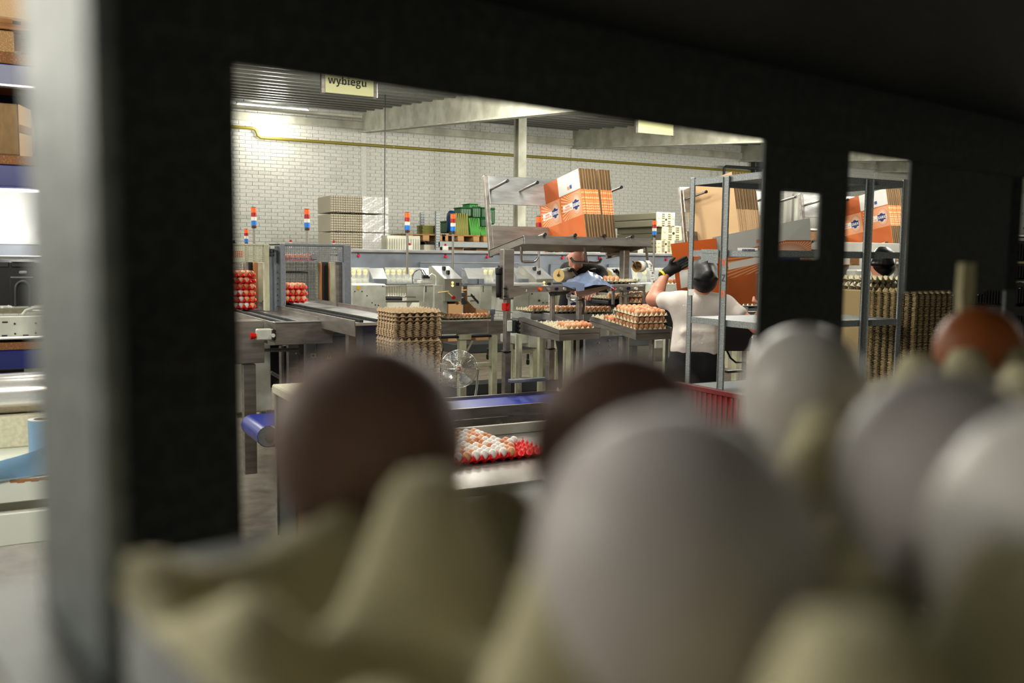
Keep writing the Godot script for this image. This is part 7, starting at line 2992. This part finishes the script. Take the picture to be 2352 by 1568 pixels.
# ------------------------------------------------------------------ the bay at the left edge of the picture
func build_left_bay():
	var z = -4.5
	var X0 = -1.9
	var X1 = 0.42
	var o = thing("bay_rack", "blue-beamed pallet rack at the left edge with chipboard shelves", "rack")
	for s in [[150, 198, 124, 150], [380, 430, 358, 378], [804, 843, 786, 803]]:
		var a = px(50, s[0], z).y
		var b = px(50, s[1], z).y
		var g := G.new()
		g.bx(Vector3(X0, b, z - 0.05), Vector3(X1, a, z), 0.004)
		var bm = put("beam", g, M["blue_paint"], o)
		g = G.new()
		g.bx(Vector3(X0, b - 0.006, z - 0.045), Vector3(X1, b + 0.004, z + 0.006), 0.002)
		put("beam_edge", g, M["steel_bright"] if s[0] < 200 else M["blue_paint"], bm)
		var c = px(50, s[2], z).y
		g = G.new()
		g.bx(Vector3(X0, a + 0.002, z - 0.95), Vector3(X1, maxf(c, a + 0.02), z - 0.003), 0.002)
		put("shelf_board", g, M["chipboard"], o)
		g = G.new()
		g.bx(Vector3(X0, b, z - 0.95), Vector3(X1, a, z - 0.9), 0.004)
		put("beam", g, M["blue_paint"], o)
	for x in [X0 - 0.08, X1]:
		for q in [z - 0.06, z - 0.95]:
			var g := G.new()
			g.bx(Vector3(x, 0, q), Vector3(x + 0.08, 3.1, q + 0.07), 0.004)
			put("upright", g, M["galv"], o)
	# back lining of the dark upper bay
	var lin = thing("bay_lining", "dark navy back sheet of the rack bay above the carton", "panel")
	piece("sheet", lin, "navy_bin", -500, 196, 150, 382, z - 0.9, 0.01)
	# pallet on the top beam
	var t = thing("pallet", "wooden pallet with chipboard blocks on the rack's top beam at the left edge", "pallet")
	var yb = px(50, 124, z).y + 0.002
	var xr = px(33, 100, z).x
	for i in 2:
		var g := G.new()
		g.bx(Vector3(xr - 0.14 - i * 0.5, yb, z - 0.8), Vector3(xr - i * 0.5, px(20, 70, z).y, z - 0.01), 0.004)
		put("block", g, M["block_wood"], t)
	var g := G.new()
	var yt = px(50, 70, z).y
	g.bx(Vector3(xr - 0.8, yt, z - 0.1), Vector3(X1 - 0.1, yt + 0.022, z), 0.003)
	put("stringer_board", g, M["pallet_wood"], t)
	for s in [[-200, -40], [-20, 30], [48, 96]]:
		g = G.new()
		g.bx(Vector3(px(s[0], 60, z).x, yt + 0.022, z - 0.8), Vector3(px(s[1], 60, z).x, yt + 0.042, z - 0.002), 0.003)
		put("deck_board", g, M["pallet_wood"], t)
	g = G.new()
	g.bx(Vector3(xr - 0.8, yb, z - 0.8), Vector3(X1 - 0.1, yb + 0.02, z - 0.3), 0.003)
	put("bottom_board", g, M["pallet_wood"], t)
	# cartons
	g = G.new()
	g.bx(Vector3(X0 + 0.3, yt + 0.043, z - 0.7), Vector3(X1 - 0.12, yt + 0.5, z - 0.02), 0.01)
	solo("carton", g, M["kraft"], "large plain carton on the pallet at the top left corner", "carton")
	t = thing("carton", "taped brown carton standing on the middle shelf of the left rack", "carton")
	var yc = px(50, 358, z).y + 0.003
	var cx = px(44, 300, z).x
	var cw = px(73, 300, z).x
	var ch = px(44, 237, z).y
	g = G.new()
	g.bx(Vector3(cx - 0.45, yc, z - 0.55), Vector3(cx, ch, z - 0.03), 0.006)
	put("side", g, M["kraft_edge_light"], t)
	g = G.new()
	g.slab([Vector3(cx, yc, z - 0.03), Vector3(cw, yc, z - 0.10), Vector3(cw, ch - 0.012, z - 0.10), Vector3(cx, ch, z - 0.03)], Vector3(-0.01, 0, -0.42))
	put("end_face", g, M["kraft"], t)
	g = G.new()
	g.slab([Vector3(cx + 0.001, px(44, 284, z).y, z - 0.027), Vector3(cw, px(44, 286, z).y, z - 0.097), Vector3(cw, px(44, 304, z).y, z - 0.097), Vector3(cx + 0.001, px(44, 302, z).y, z - 0.027)], Vector3(0, 0, 0.002))
	put("tape", g, M["carton_brown"], t)
	g = G.new()
	g.slab([Vector3(cw, yc, z - 0.1), Vector3(cw + 0.012, yc + 0.05, z - 0.2), Vector3(cw + 0.016, (yc + ch) / 2, z - 0.2), Vector3(cw, ch - 0.012, z - 0.1)], Vector3(-0.004, 0, -0.2))
	put("bulged_flap", g, M["carton_brown"], t)
	# tube lamp under the middle beam
	t = thing("tube_lamp", "bright fluorescent tube under the blue beam at the left edge", "lamp")
	var ya = px(60, 421, z - 0.1).y
	var yd = px(60, 441, z - 0.1).y
	var xe = px(126, 430, z - 0.1).x
	g = G.new()
	g.bx(Vector3(X0 + 0.6, ya, z - 0.16), Vector3(xe, ya + 0.02, z - 0.06), 0.004)
	put("housing", g, M["white_paint"], t)
	g = G.new()
	g.bx(Vector3(X0 + 0.6, yd, z - 0.13), Vector3(xe - 0.005, ya, z - 0.08), 0.015)
	put("tube", g, M["tube_light_warm"], t)
	for i in 3:
		var L := OmniLight3D.new()
		L.name = "tube_lamp_light"
		L.light_energy = 0.16
		L.light_size = 0.12
		L.omni_range = 30.0
		L.omni_attenuation = 2.0
		L.light_color = Color(1.0, 0.98, 0.94)
		L.shadow_enabled = true
		add_child(L, true)
		L.position = Vector3(lerpf(X0 + 0.8, xe - 0.1, i / 2.0), yd - 0.10, z - 0.02)
	# white board behind the screen
	t = thing("back_board", "pale grey-white back board under the tube lamp", "panel")
	piece("board", t, "board_white", -500, 441, 150, 562, z - 0.4, 0.02)
	piece("lower_strip", t, "steel_blue", -500, 562, 150, 588, z - 0.38, 0.03)
	piece("bright_edge", t, "chrome", -500, 588, 130, 594, z - 0.1, 0.3, 0.002)
	pipe("cable_clip", t, "pulp_cream", [px(85, 534, z - 0.36), px(86, 531, z - 0.36), px(140, 531, z - 0.36)], 0.006, 6)
	# the back of a screen
	t = thing("screen", "back of a black flat screen with a square mounting plate", "screen")
	var zs = z - 0.05
	piece("housing", t, "black_plastic", -300, 597, 135, 706, zs, 0.05, 0.012)
	piece("vent_panel", t, "black", -30, 600, 21, 614, zs + 0.006, 0.01)
	piece("recess", t, "black", 26, 602, 79, 614, zs + 0.006, 0.01)
	piece("recess_edge", t, "dark_grey", 26, 600, 79, 602.5, zs + 0.012, 0.01)
	piece("vent_panel", t, "black", 82, 602, 130, 615, zs + 0.006, 0.01)
	piece("mount_plate", t, "black_plastic", 24, 635, 78, 704, zs + 0.012, 0.012, 0.006)
	piece("port", t, "wire_grey", 44, 622, 62, 629, zs + 0.008, 0.008)
	g = G.new()
	var ring = []
	for i in 13:
		var a = PI * i / 12.0
		ring.append(px(52 - 16 * cos(a), 664 - 18 * sin(a), zs + 0.02))
	ring.append(px(68, 704, zs + 0.02))
	ring.insert(0, px(36, 704, zs + 0.02))
	g.tube(ring, 0.006, 6)
	put("stand_arch", g, M["dark_grey"], t)
	for s in [[5, 705], [20, 703], [26, 704], [75, 703]]:
		dot("socket", t, "sticker", s[0], s[1], zs + 0.004, 0.005, 0.004)
	# white slotted tray under it
	t = thing("slotted_tray", "white metal tray with black slots and holes on the chipboard shelf", "tray")
	var zt = z + 0.02
	piece("front", t, "white_paint", -300, 724, 150, 782, zt, 0.012, 0.003)
	piece("inner_back", t, "foam_top", -300, 706, 115, 726, zt - 0.25, 0.012, 0.003)
	piece("bottom", t, "white_paint", -300, 776, 150, 785, zt - 0.012, 0.3, 0.003)
	pipe("curved_end", t, "white_paint", [px(52, 723, zt - 0.02), px(60, 713, zt - 0.02), px(78, 707, zt - 0.02), px(100, 707, zt - 0.02), px(118, 712, zt - 0.02), px(130, 718, zt - 0.02)], 0.008, 6)
	piece("end_lip", t, "white_paint", 60, 712, 130, 723, zt - 0.1, 0.04, 0.004)
	for s in [[5, 738], [98, 736], [4, 769], [53, 768], [100, 767]]:
		piece("slot", t, "ink", s[0], s[1], s[0] + 13, s[1] + 3.5, zt + 0.002, 0.003, 0)
	for s in [[34, 743], [82, 742], [35, 766], [82, 764.5]]:
		dot("hole", t, "ink", s[0], s[1], zt - 0.002, 0.004, 0.006)
	# items under the blue beam
	t = thing("under_drawer", "pale drawer front and grey panel hung under the lowest blue beam", "drawer")
	piece("drawer_front", t, "desk_white", 56, 843, 108, 870, z - 0.1, 0.3, 0.004)
	piece("drawer_front", t, "desk_white", 110, 842, 160, 867, z - 0.12, 0.3, 0.004)
	piece("grey_panel", t, "beam_paint", -300, 846, 55, 862, z - 0.14, 0.3, 0.004)
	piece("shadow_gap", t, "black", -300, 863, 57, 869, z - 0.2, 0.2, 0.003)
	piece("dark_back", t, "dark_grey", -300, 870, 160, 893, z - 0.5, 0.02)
	piece("tag", t, "foam_top", 92, 878, 103, 890, z - 0.45, 0.02)
	# roll wrapped in clear foil lying on the bench
	var yt2 = 0.88
	t = thing("foil_roll", "long grey-white roll under glossy clear foil on the bench", "roll")
	var ra = pxy(60, 1000, yt2 + 0.09)
	var rr = 0.075
	g = G.new()
	g.cyl(Vector3(-1.3, yt2 + 0.13 + rr, z + 0.28), Vector3(px(118, 930, z + 0.28).x, yt2 + 0.13 + rr, z + 0.28), rr, -1, 28)
	put("roll", g, M["foil"], t)
	g = G.new()
	var rows = []
	for i in 5:
		var row = []
		for j in 9:
			var a = -0.3 + j * 0.35
			var x = lerpf(-1.3, px(140, 930, z + 0.28).x, i / 4.0)
			row.append(Vector3(x, yt2 + 0.13 + rr + sin(a) * (rr + 0.014 + 0.004 * sin(i * 2 + j)), z + 0.28 + cos(a) * (rr + 0.012)))
		rows.append(row)
	g.sheet(rows, 0.001)
	put("clear_foil", g, M["wrap_film"], t)
	g = G.new()
	g.bx(Vector3(-1.3, yt2, z + 0.16), Vector3(px(150, 985, z + 0.2).x, yt2 + 0.13, z + 0.36), 0.006)
	put("roll_stand", g, M["foam_top"], t)
	# white desk
	t = thing("white_desk", "white desk with a chipped red-brown front edge at the left", "desk")
	var zf = pxy(100, 1092, yt2).z
	g = G.new()
	g.bx(Vector3(-1.4, yt2 - 0.02, z + 0.1), Vector3(0.40, yt2, zf), 0.004)
	put("top", g, M["desk_white"], t)
	g = G.new()
	g.bx(Vector3(-1.4, yt2 - 0.085, zf - 0.02), Vector3(0.40, yt2 - 0.003, zf + 0.003), 0.003)
	put("front_edge", g, M["desk_white"], t)
	g = G.new()
	g.bx(Vector3(-1.4, yt2 - 0.125, zf - 0.06), Vector3(0.40, yt2 - 0.085, zf - 0.045), 0.002)
	put("recess", g, M["beam_paint"], t)
	g = G.new()
	g.bx(Vector3(-1.4, px(60, 1250, zf).y, zf - 0.03), Vector3(0.40, yt2 - 0.125, zf - 0.008), 0.003)
	put("apron", g, M["desk_white"], t)
	for x in [-1.38, 0.34]:
		for q in [zf - 0.1, z + 0.14]:
			g = G.new()
			g.bx(Vector3(x, 0, q), Vector3(x + 0.05, yt2 - 0.02, q + 0.05), 0.003)
			put("leg", g, M["desk_white"], t)
	for i in 6:
		var c = px(32 + i * 16, 1106 - i * 1.4, zf)
		g = G.new()
		g.bx(Vector3(c.x - 0.012, yt2 - 0.014 - 0.003 * (i % 2), zf + 0.002), Vector3(c.x + 0.012, yt2 - 0.004, zf + 0.0045), 0.002)
		put("chipped_edge", g, M["tan_plate"], t)
	# roll of pale blue tape with its tail curling off
	var rb = pxy(103, 1085, yt2)
	var r0 = px(68, 1030, rb.z)
	var r1 = px(138, 1030, rb.z)
	var R = (r1.x - r0.x) * 0.5
	var top = px(103, 962, rb.z).y - yt2
	t = thing("tape_roll", "upright roll of pale blue film with a loose tail on the white desk", "roll", Vector3(rb.x, yt2 + 0.001, rb.z))
	g = G.new()
	g.lathe([Vector2(R * 0.62, top), Vector2(R * 0.62, 0.002)], 28)
	put("core", g, M["tan_core"], t)
	g = G.new()
	g.lathe([Vector2(R * 0.62, 0), Vector2(R, 0), Vector2(R, 0.0)], 28)
	g.lathe([Vector2(R, 0), Vector2(R, top)], 32)
	put("film", g, M["blue_tape"], t)
	g = G.new()
	g.lathe([Vector2(R, top), Vector2(R * 0.62, top + 0.0005)], 32)
	put("top_edge", g, M["paper"], t)
	g = G.new()
	rows = []
	for i in 9:
		var q = i / 8.0
		var x = lerpf(0.0, -0.42, q)
		var zz = R * (1.0 - q) * 1.02 + lerpf(0.0, 0.10, q)
		var hh = lerpf(top * 0.62, 0.03, pow(q, 0.6))
		rows.append([Vector3(x, 0.003, zz), Vector3(x - 0.01 + 0.02 * sin(q * 3.0), hh * 0.5, zz + 0.015 * sin(q * 4.0)), Vector3(x + 0.03 * (1.0 - q), hh, zz + 0.01)])
	g.sheet(rows, 0.0008)
	put("loose_tail", g, M["blue_tape"], t)

# ------------------------------------------------------------------ the near trolley that the camera looks through
func fgp(a: float, h: float, b: float) -> Vector3:
	return Vector3(a, h, -b)


func build_foreground():
	# local frame: x along the trolley, y up from the lens, -z away from the lens
	var o = thing("shelf_trolley", "dark galvanised shelf trolley in the foreground that frames the view", "trolley", FG.origin - Vector3(0, 1.66, 0), deg_to_rad(10.15))
	var Y = 1.66
	var A0 = 0.112
	var A1 = 1.34
	var B0 = -0.03
	var B1 = 0.487
	var lv = [0.165, -0.087, -0.52, -0.95, -1.38]
	var k = 0
	for y in lv:
		var g := G.new()
		# the second shelf is a shallow one
		var far = 0.262 if k == 1 else B1 - 0.002
		g.bx(fgp(A0 + 0.003 if k != 1 else 0.03, Y + y - 0.0015, far), fgp(A1 - 0.003, Y + y + 0.0015, B0))
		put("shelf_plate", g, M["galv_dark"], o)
		if k == 0:
			g = G.new()
			g.bx(fgp(A0, Y + 0.102, B1 + 0.002), fgp(A1, Y + y + 0.002, B1 - 0.001))
			put("shelf_lip", g, M["galv_dark"], o)
		elif k > 1:
			g = G.new()
			g.bx(fgp(A0, Y + y - 0.04, B1 + 0.002), fgp(A1, Y + y + 0.002, B1 - 0.001))
			put("shelf_lip", g, M["galv_dark"], o)
		k += 1
	# far posts, folded from sheet; each one is two flanges
	for s in [[0.112, 0.195], [0.662, 0.794], [0.905, 1.168]]:
		var g := G.new()
		if s[0] > 0.6 and s[0] < 0.7:
			# a post with a slotted window
			var w0 = 0.690
			var w1 = 0.748
			g.bx(fgp(s[0], 0.1, B1 + 0.006), fgp(w0, Y + 0.2, B1 + 0.003))
			g.bx(fgp(w1, 0.1, B1 + 0.006), fgp(s[1], Y + 0.2, B1 + 0.003))
			g.bx(fgp(w0, 0.1, B1 + 0.006), fgp(w1, Y + 0.003, B1 + 0.003))
			g.bx(fgp(w0, Y + 0.062, B1 + 0.006), fgp(w1, Y + 0.2, B1 + 0.003))
		elif s[0] > 0.8:
			g.bx(fgp(s[0], Y - 0.032, B1 + 0.006), fgp(s[1], Y + 0.2, B1 + 0.003))
			g.bx(fgp(s[1] - 0.03, 0.1, B1 + 0.006), fgp(s[1], Y + 0.2, B1 + 0.003))
		else:
			g.bx(fgp(s[0], 0.1, B1 + 0.006), fgp(s[1], Y + 0.2, B1 + 0.003))
			g.bx(fgp(s[0], 0.1, B1 + 0.006), fgp(s[0] + 0.003, Y + 0.2, B1 - 0.05))
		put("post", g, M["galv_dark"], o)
	# near side bar on the left
	var g := G.new()
	g.bx(fgp(0.046, 0.1, 0.244), fgp(0.05, Y + 0.2, 0.187))
	put("side_bar", g, M["galv"], o)
	g = G.new()
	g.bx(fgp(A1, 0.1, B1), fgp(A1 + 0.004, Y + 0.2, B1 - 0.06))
	put("post", g, M["galv_dark"], o)
	for a in [0.1, 1.28]:
		for b in [0.03, 0.45]:
			g = G.new()
			g.cyl(fgp(a, 0.06, b) - Vector3(0.015, 0, 0), fgp(a, 0.06, b) + Vector3(0.015, 0, 0), 0.06, -1, 16)
			put("wheel", g, M["rubber"], o)
			g = G.new()
			g.bx(fgp(a - 0.022, 0.05, b + 0.015), fgp(a + 0.022, 0.13, b - 0.015), 0.003)
			put("wheel_fork", g, M["galv_dark"], o)
	# trays on the shelf
	var p = 0.045
	var T1 = FG * Transform3D(Basis(), fgp(0.050, -0.0845, 0.190))
	var big = tray_mesh(6, 5, p, 0.0435, 12, 0.002, 1.1, 0.2)
	add_tray("egg_tray", T1, big, M["pulp_near"], "blurred greenish pulp egg tray nearest the lens, mostly empty on its left")
	var T2 = FG * Transform3D(Basis(), fgp(0.35, -0.0845, 0.25))
	add_tray("egg_tray", T2, big, M["pulp_near"], "blurred pulp egg tray on the foreground shelf under the rust-brown egg")
	# eggs, placed from the lens: along, away
	var eggs = [
		[0.1055, 0.0926, "egg_grey", "largest blurred white egg in the middle of the foreground"],
		[0.163, 0.162, "egg_mauve", "dark brown-topped egg just behind the largest foreground egg"],
		[0.117, 0.207, "egg_mauve", "blurred mauve-brown egg at left in the foreground tray"],
		[0.279, 0.1865, "egg_white", "bright white blurred egg under the black post at right"],
		[0.190, 0.0926, "egg_grey", "shaded grey-white egg low between the bright egg and the frame edge"],
		[0.162, 0.058, "egg_white", "large pale egg cut by the right edge of the frame"],
		[0.4874, 0.2213, "egg_rust", "rust-brown blurred egg at far right in the foreground"],
	]
	for e in eggs:
		var sc = 1.14 if e[1] == 0.207 else 1.0
		add_egg(FG * Transform3D(Basis().scaled(Vector3(sc, 1.0, sc)), fgp(e[0], -0.0845, e[1])), e[3], "", M[e[2]])
	# pulp corner standing up behind the rust egg
	g = G.new()
	var c = FG * fgp(0.618, -0.05, 0.29)
	g.xf = Transform3D(FG.basis, c)
	g.slab([Vector3(-0.006, 0, 0), Vector3(0.006, 0, 0), Vector3(0.0095, 0.03, 0), Vector3(0.0085, 0.05, 0), Vector3(-0.0085, 0.05, 0), Vector3(-0.0095, 0.03, 0)], Vector3(0, 0, -0.004))
	solo("tray_corner", g, M["pulp_near"], "pale upright flap of torn tray pulp behind the rust-brown egg", "tray flap")
